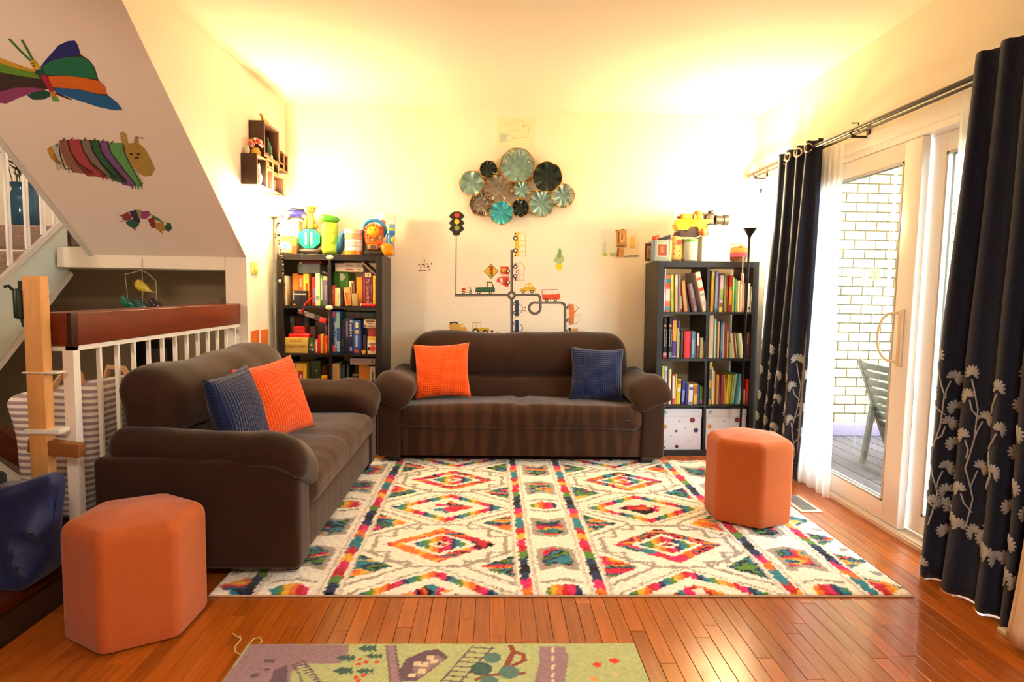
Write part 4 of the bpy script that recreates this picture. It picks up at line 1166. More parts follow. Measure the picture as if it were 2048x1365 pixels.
gbox('flat_box', 'thin pale box leaning from the shelf top onto the purple box', 'box', ((lb[0] + lb[1]) / 2 - .074, (lb[0] + lb[1]) / 2 + .060, (lb[2] + lb[3]) / 2 - .002, (lb[2] + lb[3]) / 2 + .012, 4.69), 0.2, '#bfa48c', [], GG, rot=0.74)
gbox('game_book', 'red spine book at the divider on the top games shelf', 'book', fr1(1032, 1104, 525, 850, 4.655), 0.2, '#dc4a36', [(-.2, .2, -.45, -.3, '#a02a2a'), (-.3, .3, .1, .3, '#e8744a')], GG, rest=Z1_)
gbox('game_book', 'cream spine book next to the red spine book', 'book', fr1(1110, 1194, 565, 850, 4.655), 0.2, '#ead79c', [(.1, .3, -.1, .2, '#d0a07a'), (-.2, .0, -.35, -.28, '#a8a078')], GG, rest=Z1_)
gbox('game_book', 'slim dark book between the cream and orange ones', 'book', fr1(1200, 1246, 560, 850, 4.67), 0.2, '#3a2a3e', [(-.3, .3, -.4, .0, '#4c5a52')], GG, rest=Z1_)
gbox('game_book', 'orange and gold book with black script tilted on the shelf', 'book', fr1(1268, 1375, 556, 850, 4.655), 0.18, '#e0923e', [(-.4, .4, .15, .48, '#c7a860'), (-.2, .3, -.4, -.15, '#c8502e'), ('t', 'Zoo', .0, .05, .5, .35, '#3a2416', True)], GG, rot=-0.10, rest=Z1_ + .004)
gbox('game_box', 'brown and white tilted box beside the orange folder', 'box', fr1(1362, 1436, 445, 850, 4.69), 0.2, '#cdb386', [(-.45, .0, -.4, .48, '#eadcbc'), (.1, .45, -.2, .4, '#6a3a2c')], GG, rot=-0.09, rest=Z1_ + .004)
gbox('game_book', 'grey brown short book in front of the tilted box', 'book', fr1(1400, 1494, 660, 850, 4.655), 0.02, '#a88f66', [], GG, rot=-0.05, rest=Z1_ + .003)
gbox('folder', 'orange folder standing behind the purple box', 'folder', fr1(1476, 1580, 380, 850, 4.70), 0.22, '#e2951e', [], GG, rest=Z1_)
gbox('game_box', 'purple box with peach vertical lettering and white badge', 'box', fr1(1588, 1752, 302, 850, 4.68), 0.24, '#6f1f3c', [(-.28, .32, .36, .48, '#e6cfae'), ('c', .05, .42, .03, '#4a5a2c'), ('t', 'Pic Grandma', .04, -.05, .34, .72, '#e0a47c', True), (-.38, -.30, -.35, .3, '#a4506c'), (.15, .4, -.48, -.36, '#2f8ab0'), (.34, .42, -.1, .15, '#8d7db0')], GG, rest=Z1_)
gbox('game_box', 'tall yellow box against the end panel of the top shelf', 'box', fr1(1757, 1806, 360, 850, 4.68), 0.24, '#ecc02c', [(.2, .45, -.4, .4, '#b8862a')], GG, rest=Z1_)
b = MB(); q0, q1 = atY(540 + 1562 / s1, 510 + 828 / s1, 4.648), atY(540 + 1800 / s1, 510 + 830 / s1, 4.648); rr = 0.0115
b.cyl((q0.x, 0, 0), (q1.x, 0, 0), rr, n=14); o = b.build('roller_tube', flat('#e02a22', .4)); o.location = (0, 4.645, Z1_ + rr); tag(o, 'red plastic tube lying at the front edge below the purple box', 'tube')
b = MB(); b.cyl((q0.x - .006, 0, 0), (q0.x, 0, 0), rr * .95, n=14); b.build('end_cap', flat('#f0d9c0'), o)
for zz, zx in ((BH_ - 0.022, 659), (SHELF[0] - 0.009, 657)):
    p = atY(zx, 530, 4.62)
    b = MB(); b.lathe([(0.028, 0), (0.026, 0.008), (0.012, 0.014), (0.0001, 0.015)], 18, R=rotm(math.pi / 2, 0, 0)); o = b.build('edge_bumper', flat('#eedfae')); o.location = (p.x, 4.6295, zz)
    o.scale = (1, 1, 0.62)
    tag(o, 'pale stick-on corner bumper on the %s of the games bookcase' % ('top edge' if zz > 1.4 else 'upper shelf edge'), 'bumper')
# row 2, lamp-side cubby
gbox('game_box', 'straw yellow box lettered in brown, lying under the red gadget', 'box', fr2(218, 638, 650, 895, 4.655), 0.25, '#d2ad52', [('t', 'WORDSMITHERY', 0, -.05, .90, .22, '#5a2410', False), (-.2, .3, .25, .45, '#c89a48')], GG, rest=Z2_)
zt = atY(570, 676, 4.655).z
g = thing('card_dispenser', 'bright red plastic card dispenser standing on the straw yellow box', 'toy', (0, 0, 0))
X0, X1, Za, Zb = front(B2, s1, 305, 670, 580, 650, 4.67)
b = MB(); b.rbox(((X0 + X1) / 2, 4.72, (Za + Zb) / 2), (X1 - X0, 0.09, Zb - Za), 0.012, n=3); b.build('base', flat('#d81f1f', .35), g)
X0, X1, Zc, Zd = front(B2, s1, 390, 582, 452, 580, 4.68)
b = MB(); b.rbox(((X0 + X1) / 2, 4.72, (Zc + Zd) / 2), (X1 - X0, 0.07, Zd - Zc), 0.008, n=3); b.build('hopper', flat('#e62420', .35), g)
b = MB(); b.ball(((X0 + X1) / 2, 4.684, Zc + .02), 0.02, sc=(1, .15, .5)); b.build('badge', flat('#a8502a'), g)
gbox('game_box', 'grey green upright box at the back beside the red dispenser', 'box', fr2(288, 410, 280, 890, 4.78), 0.2, '#687471', [('c', 0, .38, .05, '#a8b4ae'), (-.4, .4, -.1, -.02, '#8a4a52')], GG, rest=Z2_)
gbox('game_box', 'dark box with red panel standing behind the red dispenser', 'box', fr2(428, 575, 268, 890, 4.80), 0.18, '#2c2a34', [(-.35, .1, .1, .45, '#7c1c22')], GG, rest=Z2_)
gbox('game_box', 'grey upright box at the back with mottled cover', 'box', fr2(582, 656, 290, 890, 4.79), 0.18, '#555a58', [(-.3, .3, -.1, .3, '#6f7a72')], GG, rest=Z2_)
cc = atY(540 + 730 / s1, 600 + 275 / s1, 4.665)
hd = thing('game_case', 'clear slanting case with grey label and red end hanging in the games cubby', 'case', (cc.x, 4.67, cc.z), 0, None, (0, 0.335, 0))
b = MB(); b.rbox((0, 0, 0), (0.225, 0.03, 0.040), 0.004); b.build('clear_body', M('smoky_plastic', '#5a4f4c', 0.2), hd)
b = MB(); b.rbox((-0.02, -0.016, 0), (0.07, 0.003, 0.036), 0.001); b.build('label_panel', flat('#93867f'), hd)
b = MB(); b.rbox((0.083, -0.010, -.004), (0.05, 0.018, 0.038), 0.003); b.build('end_block', flat('#d8362a', .35), hd)
b = MB(); b.tube([(-0.085, -0.022, -0.01), (-0.075, -0.024, 0.06), (-0.058, -0.028, 0.105), (-0.035, -0.03, 0.135)], [0.008, 0.008, 0.0075, 0.006], 8); b.ball((-0.034, -0.03, 0.137), 0.0075, 0); b.build('handle', flat('#e2301f', .35), hd)
gbox('picture_card', 'dusky pink card standing behind the little green bottle', 'card', fr2(672, 775, 452, 890, 4.74), 0.03, '#6f5650', [], None, rest=Z2_)
b = MB(); p = atY(540 + 722 / s1, 706, 4.68); k_ = 1.0
b.lathe([(0.030, 0), (0.033, .01), (0.033, .05), (0.022, .075), (0.014, .095), (0.012, .115), (0.0001, .117)], 14)
o = b.build('bottle', M('green_bottle', '#1f5a44', 0.3)); o.location = (p.x, 4.69, Z2_); tag(o, 'small green bottle with coloured stickers between box and red booklets', 'bottle')
for (a, z, c) in ((-1.6, .06, '#c98a3c'), (-1.9, .03, '#b84a5a'), (-1.3, .025, '#9ab0a0')):
    b = MB(); b.ball((0.033 * math.cos(a), 0.033 * math.sin(a), z), 0.010, sc=(1, .35, 1)); b.build('sticker', flat(c), o)
gbox('game_book', 'tan grey book at the back of the cubby beside the divider', 'book', fr2(798, 922, 330, 890, 4.80), 0.18, '#6b5a4c', [], GG, rest=Z2_)
for (x0, x1, y0, c, w) in ((762, 815, 680, '#c44a44', 'short pinkish red'), (820, 860, 600, '#c2242a', 'glossy red'), (866, 908, 588, '#d9a636', 'gold'), (918, 980, 620, '#d8431f', 'vermilion and yellow')):
    gbox('booklet', '%s booklet standing upright near the divider, games shelf' % w, 'book', fr2(x0, x1, y0, 890, 4.66), 0.15, c, [(.0, .4, -.4, .1, '#e8902e')] if 'verm' in w else [(-.1, .2, -.4, .4, '#e6c7a8')] if 'short' in w else [], GG, rest=Z2_)
gbox('game_book', 'violet blue book above the vermilion booklet at the divider', 'book', fr2(928, 982, 400, 890, 4.72), 0.16, '#3d2f64', [(-.1, .2, -.2, .4, '#7a70a4')], GG, rest=Z2_)
# row 2, sofa-side cubby
for (x0, x1, c, w) in ((1002, 1024, '#b9a68a', 'nearer the divider'), (1028, 1052, '#d3bb92', 'next to the puzzle')):
    gbox('booklet', 'slim pale upright booklet, %s' % w, 'book', fr2(x0, x1, 222, 900, 4.66), 0.2, c, [], GG, rest=Z2_)
gbox('puzzle_box', 'blue puzzle box with white vertical lettering and photo edge', 'box', fr2(1062, 1192, 196, 880, 4.655), 0.24, '#27518c', [(.05, .45, .1, .48, '#8db0a0'), (-.45, -.1, .36, .48, '#c04a5e'), (-.45, .0, -.45, -.3, '#b8505c'), (.1, .45, -.45, -.2, '#8fb4c4'), ('t', 'GIANT PUZZLE', -.02, -.05, .24, .62, '#eef0f2', True)], GG, rest=Z2_)
gbox('puzzle_box', 'dark multicoloured box between the blue puzzle and navy game', 'box', fr2(1198, 1270, 335, 880, 4.69), 0.22, '#35403c', [(-.3, .3, .0, .3, '#5c3a3a'), (-.3, .2, -.3, -.1, '#6a6a4a'), (-.4, .3, -.48, -.38, '#1f5a78')], GG, rest=Z2_)
gbox('game_box', 'navy game box with tilted white word along the edge', 'box', fr2(1278, 1420, 322, 885, 4.655), 0.25, '#1b2144', [('t', 'Squint', .22, .22, .40, .46, '#eee2dc', True), (-.3, -.15, -.02, .42, '#7d7f9a'), (.1, .35, -.42, -.3, '#8a86a4')], GG, rest=Z2_)
gbox('game_box', 'royal blue game box with yellow panels and red spot', 'box', fr2(1425, 1545, 352, 890, 4.655), 0.25, '#27468a', [(-.2, .15, .28, .44, '#d9cf8a'), (-.25, .2, .1, .2, '#d6a63a'), (-.2, .1, -.3, .06, '#9aa6bc'), ('c', -.1, -.42, .06, '#b03a2c')], GG, rest=Z2_)
gbox('flat_box', 'dark green wide box with red patches lying across the blue games', 'box', fr2(1232, 1800, 215, 320, 4.72), 0.24, '#2c3a34', [(-.3, -.2, -.2, .3, '#6a2a2a'), (-.1, .0, -.2, .3, '#7a2c2a'), (.1, .4, -.2, .3, '#44524c')], GG)
gbox('card_box', 'small off-white box with dark lettering lying above the red box', 'box', fr2(1600, 1806, 338, 480, 4.66), 0.15, '#cfb89c', [(-.35, .4, .2, .38, '#5a4038'), (-.2, .25, -.05, .08, '#7a645a'), (-.45, -.3, -.42, -.15, '#3a3f74'), (-.1, .35, -.4, -.2, '#8a776a')], GG)
gbox('card_box', 'brick red box under the small off-white box', 'box', fr2(1678, 1806, 486, 628, 4.67), 0.15, '#9c2f24', [('t', 'CLUE', 0, 0, .7, .3, '#c47060', False)], GG)
gbox('card_box', 'white and yellow card box with red round emblem', 'box', fr2(1664, 1806, 632, 905, 4.66), 0.15, '#e6d2b4', [(-.48, .48, .3, .48, '#d8ab34'), (-.35, .45, .0, .16, '#8a6a5a'), ('c', .1, -.18, .17, '#cf3a24'), (-.45, -.2, -.3, -.1, '#3a2a2c')], GG, rest=Z2_)
b = MB(); b.lathe([(0.013, 0), (0.018, 0.026), (0.0165, 0.026), (0.0001, 0.006)], 14); p = atY(540 + 1594 / s1, 705, 4.66); o = b.build('paper_cup', flat('#e8a818', .4)); o.location = (p.x, 4.668, Z2_); tag(o, 'tiny yellow cup at the front edge of the games shelf', 'cup')
gbox('card_pack', 'slim grey pink pack standing behind the tiny yellow cup', 'box', fr2(1588, 1636, 600, 890, 4.72), 0.1, '#6f5f62', [], GG, rest=Z2_)
# row 3
gbox('game_box', 'white box edge partly hidden by the orange cushion', 'box', fr3(236, 316, 172, 640, 4.67), 0.22, '#dcd6c0', [(.0, .4, .2, .45, '#4a8aa8')], GG, rest=Z3_)
gbox('game_box', 'yellow and blue box with small red figure, low games shelf', 'box', fr3(322, 500, 176, 640, 4.66), 0.24, '#e0a52a', [(-.48, .48, -.5, .05, '#4a7494'), (-.3, .2, .06, .3, '#a32424'), (-.1, .05, .1, .2, '#dcb8b0'), (-.25, -.1, -.45, -.05, '#b7a894'), (.15, .3, -.4, -.1, '#a9b0b0')], GG, rest=Z3_)
gbox('game_box', 'olive slim box between the yellow and green boxes', 'box', fr3(505, 580, 172, 640, 4.70), 0.22, '#5e5a2c', [], GG, rest=Z3_)
gbox('game_box', 'dark green speckled box standing upright on the low games shelf', 'box', fr3(602, 788, 122, 640, 4.68), 0.24, '#33421f', [('c', .1, .25, .03, '#7f8f6a'), ('c', -.2, .1, .03, '#5c2f22'), ('c', .2, -.1, .03, '#8d9a80'), ('c', -.1, -.3, .025, '#6a3a2a'), ('c', .3, .05, .02, '#a0a890')], GG, rest=Z3_)
gbox('booklet', 'small orange and red booklet behind the yellow toy figure', 'book', fr3(794, 858, 232, 640, 4.73), 0.15, '#b86a24', [(-.45, .45, .2, .48, '#8a1e22')], GG, rest=Z3_)
tf = thing('toy_figure', 'small red and yellow toy figure on the low games shelf', 'toy', (atY(560 + 870 / s3, 775, 4.67).x, 4.675, Z3_))
hh = atY(650, 751, 4.67).z - Z3_
b = MB(); b.rbox((0, 0, hh - 0.014), (0.045, 0.03, 0.028), 0.005); b.build('hat', flat('#e8b01f', .4), tf)
b = MB(); b.ball((0.012, -.01, hh - .045), 0.016); b.ball((0.005, 0, hh - .085), 0.025, sc=(1, .8, 1.3)); b.build('body', flat('#b81f24', .4), tf)
b = MB(); b.rbox((0, 0, (hh - .11) / 2), (0.04, 0.03, hh - .11), 0.006); b.build('stand', flat('#8a2a24', .4), tf)
gbox('game_box', 'tan upright box with small red mark near its foot', 'box', fr3(972, 1140, 180, 660, 4.66), 0.24, '#cf9c62', [(-.42, .42, -.5, .42, '#c8965c'), ('t', 'R', -.05, -.40, .3, .12, '#b02a2a', False)], GG, rest=Z3_)
for (x0, x1, y0, c, w) in ((1160, 1208, 180, '#26302a', 'first'), (1214, 1262, 190, '#2c3436', 'second'), (1296, 1348, 165, '#1c1e22', 'third')):
    gbox('game_book', 'dark spined book, %s of three beside the tan box' % w, 'book', fr3(x0, x1, y0, 640, 4.70), 0.2, c, [(-.2, .2, .1, .4, '#59625c')], GG, rest=Z3_)
gbox('flat_box', 'grey white wide box with red lettering lying on the orange box', 'box', fr3(1366, 1858, 78, 190, 4.665), 0.24, '#a9988e', [('t', 'MECHANICS', -.1, 0, .6, .45, '#a8443a', False), (.34, .42, -.2, .2, '#5f7a44')], GG)
gbox('picture_card', 'dark framed card with pale picture behind the paper plate', 'card', fr3(1412, 1532, 366, 640, 4.72), 0.06, '#231f1f', [(-.46, .46, .40, .48, '#a08a6c'), (-.46, -.38, -.2, .45, '#a08a6c'), (-.15, .25, -.05, .3, '#59706c')], GG, rest=Z3_)
gbox('game_box', 'plain orange box standing beneath the wide white box', 'box', fr3(1538, 1734, 192, 640, 4.70), 0.2, '#d2812e', [('c', -.05, .02, .06, '#e0a468')], GG, rest=Z3_)
gbox('game_box', 'white upright box with dark ornament at the end panel', 'box', fr3(1742, 1856, 232, 640, 4.665), 0.2, '#c8b4a0', [(-.1, .25, -.2, .1, '#5a2a22'), (.0, .15, .12, .35, '#4a3a34')], GG, rest=Z3_)
gbox('small_box', 'short blue grey box below the paper plate', 'box', fr3(1536, 1728, 545, 640, 4.655), 0.03, '#4a5a72', [], None, rest=Z3_)
gbox('small_box', 'short sage grey box below the paper plate', 'box', fr3(1368, 1522, 560, 640, 4.655), 0.03, '#7a7a66', [], None, rest=Z3_)
gbox('small_box', 'short tan box with pale patch beside the dark books', 'box', fr3(1225, 1362, 455, 640, 4.68), 0.012, '#7a664e', [(-.3, .2, -.35, -.2, '#d8c4a4')], None, rest=Z3_)  # pale panel low on the front face
b = MB(); b.lathe([(0.0001, 0), (0.07, 0.0), (0.088, 0.006), (0.089, 0.0075), (0.07, 0.002), (0.0001, 0.002)], 22); p = atY(560 + 1455 / s3, 710 + 545 / s3, 4.64); o = b.build('paper_plate', flat('#e0b896')); o.scale = (1, .45, 1); o.location = (p.x, 4.655, atY(700, 710 + 562 / s3, 4.66).z + .004); o.rotation_euler = (0.08, 0.05, 0); tag(o, 'pale paper plate balanced on short boxes at the shelf edge', 'plate')
# ================================================================== floor lamps
SHADE = M('lamp_glass', '#fff4dc', 0.4, emit=((1.0, 0.75, 0.38), 75.0))
def torchiere(label, x, y, ztop, rbowl, hbowl, pole_mat, power, cone=False):
    t = thing('floor_lamp', label, 'lamp', (x, y, 0))
    b = MB(); b.lathe([(0.0001, 0), (0.115, 0.0), (0.115, 0.012), (0.10, 0.02), (0.02, 0.026), (0.0001, 0.026)], 28); b.build('base', pole_mat, t)
    zb = ztop - hbowl
    b = MB(); b.cyl((0, 0, 0.02), (0, 0, zb - (0.06 if cone else 0.01)), 0.0085, n=12); b.build('pole', pole_mat, t)
    if cone:
        b = MB(); b.lathe([(0.009, zb - 0.075), (0.014, zb - 0.06), (0.052, zb - 0.002), (0.054, zb), (0.046, zb), (0.0001, zb - 0.03)], 24); b.build('cone_cup', pole_mat, t)
    else:
        b = MB(); b.lathe([(0.009, zb - 0.02), (0.03, zb - 0.012), (0.034, zb + 0.004), (0.0001, zb + 0.004)], 20); b.build('socket_cup', pole_mat, t)
    b = MB(); n = 8
    r0 = 0.04
    outer = [(r0 + (rbowl - r0) * (i / n) ** 0.75, zb + 0.004 + hbowl * (i / n)) for i in range(n + 1)]
    inner = [(max(0.001, r - 0.004), z + 0.003) for r, z in reversed(outer)]
    b.lathe([(0.0001, zb + 0.003)] + outer + inner + [(0.0001, zb + 0.008)], 32); b.build('glass_bowl', SHADE, t, ang=60)
    l = lamp('bulb', 'POINT', (0, 0, ztop + 0.03), power, WARM, 0.04); l.parent = t
    return t
torchiere('grey pole floor lamp with glowing glass bowl behind the loveseat', -1.528, 4.41, 1.855, 0.115, 0.12, M('grey_pole', '#8f8a80', 0.35, metal=0.6), 19)
torchiere('slim black floor lamp with cone cup and glowing bowl before the bookcase', 1.862, 4.50, 1.845, 0.125, 0.115, M('black_pole', '#17120f', 0.35, metal=0.3), 18, True)

# ================================================================== wall cube shelf and its ornaments
ws = thing('wall_shelf', 'dark wood wall shelf of interlocking cubes above the glowing lamp', 'shelf', (0, 0, 0))
SHW = M('dark_shelf_wood', '#3a2018', 0.5, var=0.2, vscale=8)
EDG = M('shelf_edge_wood', '#8d5a3c', 0.5)
def cube(y0, y1, z0, z1, d=0.105, th=0.010):
    x0, x1 = XL + 0.002, XL + d
    b = MB()
    b.box2((x0, y0, z0), (x1 - .003, y0 + th, z1), 0); b.box2((x0, y1 - th, z0), (x1 - .003, y1, z1), 0); b.box2((x0, y0 + th, z0), (x1 - .003, y1 - th, z0 + th), 0); b.box2((x0, y0 + th, z1 - th), (x1 - .003, y1 - th, z1), 0)
    b.box2((x1 - .003, y0, z0), (x1, y0 + th, z1), 1); b.box2((x1 - .003, y1 - th, z0), (x1, y1, z1), 1); b.box2((x1 - .003, y0 + th, z0), (x1, y1 - th, z0 + th), 1); b.box2((x1 - .003, y0 + th, z1 - th), (x1, y1 - th, z1), 1)
    b.build('cube_box', [SHW, EDG], ws, ang=0)
cube(4.325, 4.62, 2.128, 2.360); cube(4.185, 4.36, 1.913, 2.112); cube(4.366, 4.485, 1.913, 2.06); cube(4.49, 4.606, 2.045, 2.126); cube(4.49, 4.716, 1.913, 2.041); cube(4.612, 4.716, 2.098, 2.150); cube(4.722, 4.81, 2.096, 2.226); cube(4.366, 4.484, 2.066, 2.124)
SX = XL + 0.055
fv = thing('flower_vase', 'yellow vase of pink and cream flowers standing on the lowest wall cube', 'vase', (XL + .07, 4.262, 2.1125))
b = MB(); b.lathe([(0.022, 0), (0.03, .012), (0.026, .035), (0.018, .045), (0.021, .05), (0.0001, .04)], 14); b.build('vase', flat('#d9a63a', .4), fv)
for i in range(26):
    a = random.uniform(0, 6.28); e = random.uniform(0.1, 1.4); r = 0.045
    b = MB(); b.ball((r * math.cos(a) * math.cos(e) * .9, r * math.sin(a) * math.cos(e) * 1.1, 0.065 + r * math.sin(e) * .9), random.uniform(.010, .015), n=6); b.build('flower', flat(random.choice(['#e8b98c', '#d8566a', '#efe0c4', '#e6a088', '#c23a4e'])), fv)
b = MB(); b.lathe([(0.013, 0), (0.018, .03), (0.014, .05), (0.0001, .05)], 12); o = b.build('small_vase', flat('#d8cbb8', .4)); o.location = (XL + .028, 4.225, 2.1125); tag(o, 'small pale vase beside the flower vase on the lowest wall cube', 'vase')
ew = thing('swan_ewer', 'tall white and blue ewer with looped handle inside the lowest cube', 'ewer', (XL + .07, 4.285, 1.9235))
b = MB(); b.lathe([(0.020, 0), (0.028, .03), (0.030, .06), (0.018, .09), (0.011, .11), (0.014, .135), (0.0001, .13)], 14); b.build('body', M('ewer_glaze', '#d8d6e6', .25), ew)
b = MB(); b.tube([(0, .012, .12), (0, .03, .155), (0, .042, .13), (0, .038, .09), (0, .026, .07)], 0.004, 6); b.build('handle', flat('#a9b4c8', .3), ew)
fg = thing('statuette', 'green robed statuette with raised arm in the largest wall cube', 'figurine', (XL + .07, 4.52, 2.1385))
b = MB(); b.rbox((0, 0, .015), (.035, .035, .03), .003); b.build('plinth', flat('#d6cdb8'), fg)
b = MB(); b.lathe([(0.017, .03), (0.014, .07), (0.016, .09), (0.006, .102), (0.009, .112), (0.0001, .122)], 12); b.tube([(0, -.010, .09), (0, -.024, .115), (0, -.027, .15)], [.006, .005, .003], 6); b.build('figure', M('verdigris', '#3f6b58', .5), fg)
b = MB(); b.soft((0, 0, 0), (.05, .09, .03), .012, fn=lambda p: p + Vector((0, 0, .01 * math.sin(p.y * 60)))); o = b.build('red_ornament', flat('#7c2a24', .4)); o.location = (XL + .06, 4.43, 2.154); tag(o, 'low dark red ornament lying in the largest wall cube', 'ornament')
yv = MB(); yv.lathe([(0.014, 0), (0.02, .015), (0.018, .05), (0.011, .06), (0.013, .075), (0.0001, .07)], 12); o = yv.build('yellow_vase', flat('#dfb83c', .4)); o.location = (XL + .08, 4.425, 2.0765); o.scale = (1, 1, .6); tag(o, 'little yellow vase in the narrow middle wall cube', 'vase')
SPOT = M('giraffe_coat', '#d6a65a', .6, var=.5, vscale=45)
def giraffe(nm, label, x, y, z, h, lying=False):
    g = thing(nm, label, 'figurine', (x, y, z))
    b = MB()
    if lying:
        b.soft((0, 0, .022), (.035, .10, .04), .017); b.tube([(0, -.04, .03), (0, -.055, .045), (0, -.062, .055)], [.012, .010, .009], 8); b.ball((0, -.07, .056), .014, sc=(.8, 1.2, .8))
    else:
        for dx, dy in ((-.01, -.014), (.01, -.014), (-.01, .016), (.01, .016)): b.tube([(dx, dy, 0), (dx * .8, dy, h * .42)], [.005, .007], 6)
        b.soft((0, 0, h * .47), (.03, .055, .04), .015); b.tube([(0, -.018, h * .5), (0, -.022, h * .75), (0, -.024, h * .93)], [.012, .008, .007], 8)
        b.ball((0, -.032, h * .95), .012, sc=(.7, 1.5, .8)); b.tube([(0, -.022, h * .96), (0, -.02, h)], .003, 5)
    b.build('coat', SPOT, g)
    return g
giraffe('giraffe_figurine', 'tall standing giraffe figurine on the wall shelf corner', XL + .075, 4.664, 2.1505, .185)
giraffe('leopard_figurine', 'spotted reclining cat figurine on top of the tallest wall cube', XL + .06, 4.47, 2.3605, .1, True)
z2 = giraffe('zebra_figurine', 'small black and white standing figurine behind the giraffe', XL + .025, 4.640, 2.1505, .16)
bpy.data.objects[z2.children[0].name].data = z2.children[0].data.copy(); z2.children[0].data.materials[0] = M('zebra_coat', '#4a3a34', .6, var=.9, vscale=60)
b = MB(); b.soft((0, 0, .012), (.04, .05, .03), .011, fn=lambda p: p + Vector((0, 0, -.1 * abs(p.y)))); o = b.build('wooden_box', flat('#7a4a30')); o.location = (XL + .06, 4.765, 2.228); tag(o, 'small brown wooden ornament on the outermost wall cube', 'ornament')
gl = MB(); gl.lathe([(0.014, 0), (0.020, .07), (0.018, .07), (0.0001, .006)], 12); o = gl.build('ivory_cup', flat('#e0cfa2', .4)); o.location = (XL + .045, 4.745, 2.1065); tag(o, 'ivory cup standing in the outermost wall cube', 'cup')
rt = thing('rooster_figurine', 'rust red and cream bird figurine in the lowest far cube', 'figurine', (XL + .06, 4.61, 1.9235))
b = MB(); b.soft((0, -.01, .03), (.03, .06, .035), .014); b.tube([(0, .015, .035), (0, .032, .07), (0, .03, .095)], [.014, .012, .008], 8); b.build('body', flat('#a8482c', .5), rt)
b = MB(); b.soft((0, -.03, .018), (.03, .04, .03), .012); b.tube([(0, -.04, .03), (0, -.055, .04)], [.01, .004], 6); b.build('cream_front', flat('#dccbb0'), rt)

# wall papers on the narrow left wall
for (x0, x1, y0, y1, w) in ((502, 519, 663, 704, 'nearer the railing'), (521.5, 537, 661, 702, 'nearer the lamp pole')):
    a, c = atX(x0, y0, XL + .002), atX(x1, y1, XL + .002)
    b = MB(); b.box2((XL + .0004, a.y, c.z), (XL + .0022, c.y, a.z)); o = b.build('orange_paper', flat('#dd6a22', .8), ang=0); tag(o, 'orange paper sheet on the wall, %s' % w, 'paper')
a, c = atX(501, 523, XL), atX(514, 549, XL)
b = MB(); b.rbox((XL + .004, (a.y + c.y) / 2, (a.z + c.z) / 2), (.006, c.y - a.y, a.z - c.z), .002); b.rbox((XL + .009, (a.y + c.y) / 2 + .01, (a.z + c.z) / 2 - .008), (.006, .05, .035), .002)
o = b.build('switch_plate', flat('#d8d26a', .6)); tag(o, 'small yellow green switch plate with a tag on the wall end', 'switch')
# necklace of dark beads
nk = thing('bead_necklace', 'long necklace of dark and pale beads hanging on the bookcase side', 'necklace', (0, 0, 0))
pth = [(557, 440), (552, 455), (549, 472), (548, 490), (548, 508), (547, 528), (548, 545), (551, 560), (557, 564), (563, 561), (566, 550), (567, 536), (565, 522), (562, 508), (559, 492), (557, 475), (556, 458), (557, 440)]
P3 = [atY(x, y, 4.615) for x, y in pth]
b = MB(); b.tube(P3, .0015, 5); b.build('cord', flat('#2a1c14'), nk)
L_ = [0]
for i in range(len(P3) - 1): L_.append(L_[-1] + (P3[i + 1] - P3[i]).length)
meb = {}
for i in range(42):
    s_ = L_[-1] * (i + 1) / 43; k = max(j for j in range(len(L_)) if L_[j] <= s_); k = min(k, len(P3) - 2)
    q = P3[k].lerp(P3[k + 1], (s_ - L_[k]) / (L_[k + 1] - L_[k]))
    big = i % 4 == 1; c = '#1f1512' if i % 3 else '#d8c4ac'
    key = (big, c)
    if key not in meb:
        bb = MB(); bb.ball((0, 0, 0), .0115 if big else .0065, n=7); meb[key] = bb.mesh('bead', flat(c, .3), 60)
    o = bpy.data.objects.new('bead', meb[key]); COL.objects.link(o); o.parent = nk; o.location = q
b = MB(); b.tube([(P3[0].x, 4.632, 1.474), (P3[0].x, 4.612, 1.476), (P3[0].x, 4.610, 1.484)], .003, 6); b.build('hook', flat('#8a8278'), nk)

# ================================================================== toys on the bookcase by the lamp
TZ = BH_ + .0008
O5, S5 = (530, 390), 5.936
def fr5(x0, x1, y0, y1, yf): return (*front(O5, S5, x0, x1, y0, y1, yf), yf)
for (x0, x1, y0, c, w) in ((162, 182, 300, '#d9c8ae', 'slim tan box, nearest the lamp'), (185, 258, 280, '#e4e0a0', 'pale yellow box, second from the lamp'), (266, 330, 300, '#efe6cf', 'ivory box, third from the lamp'), (336, 396, 305, '#e6dcc6', 'white box, fourth from the lamp')):
    gbox('game_box', w + ', upright on the games bookcase top', 'box', fr5(x0, x1, y0, 690, 4.70), 0.2, c, [(-.3, .2, -.2, .3, '#d4d890' if 'yellow' in w else '#d8cdb4')], 'upright boxes on the games bookcase', rest=TZ)
ct = thing('toy_car', 'large dark blue toy car lying on the upright boxes near the lamp', 'toy car', (atY(590, 440, 4.74).x, 4.76, atY(590, 438, 4.74).z - .006), .25)
def carf(p):
    q = Vector(p); k = max(0, p.z) / .04
    q.x *= 1 - .28 * k; q.z += -.018 * (p.x / .1) ** 2; q.y *= 1 - .15 * k
    return q
b = MB(); b.soft((0, 0, .045), (.20, .10, .062), .026, n=4, mid=6, fn=carf); b.build('body', M('car_blue', '#24267c', .2, coat=.5), ct)
b = MB(); b.soft((.012, 0, .073), (.10, .086, .022), .010, fn=lambda p: p + Vector((0, 0, -.7 * p.x * p.x))); b.build('window_band', M('car_glass', '#20233a', .1), ct)
b = MB(); b.rbox((-.05, -.0495, .048), (.06, .004, .018), .001); b.build('sticker', flat('#c43a48'), ct)
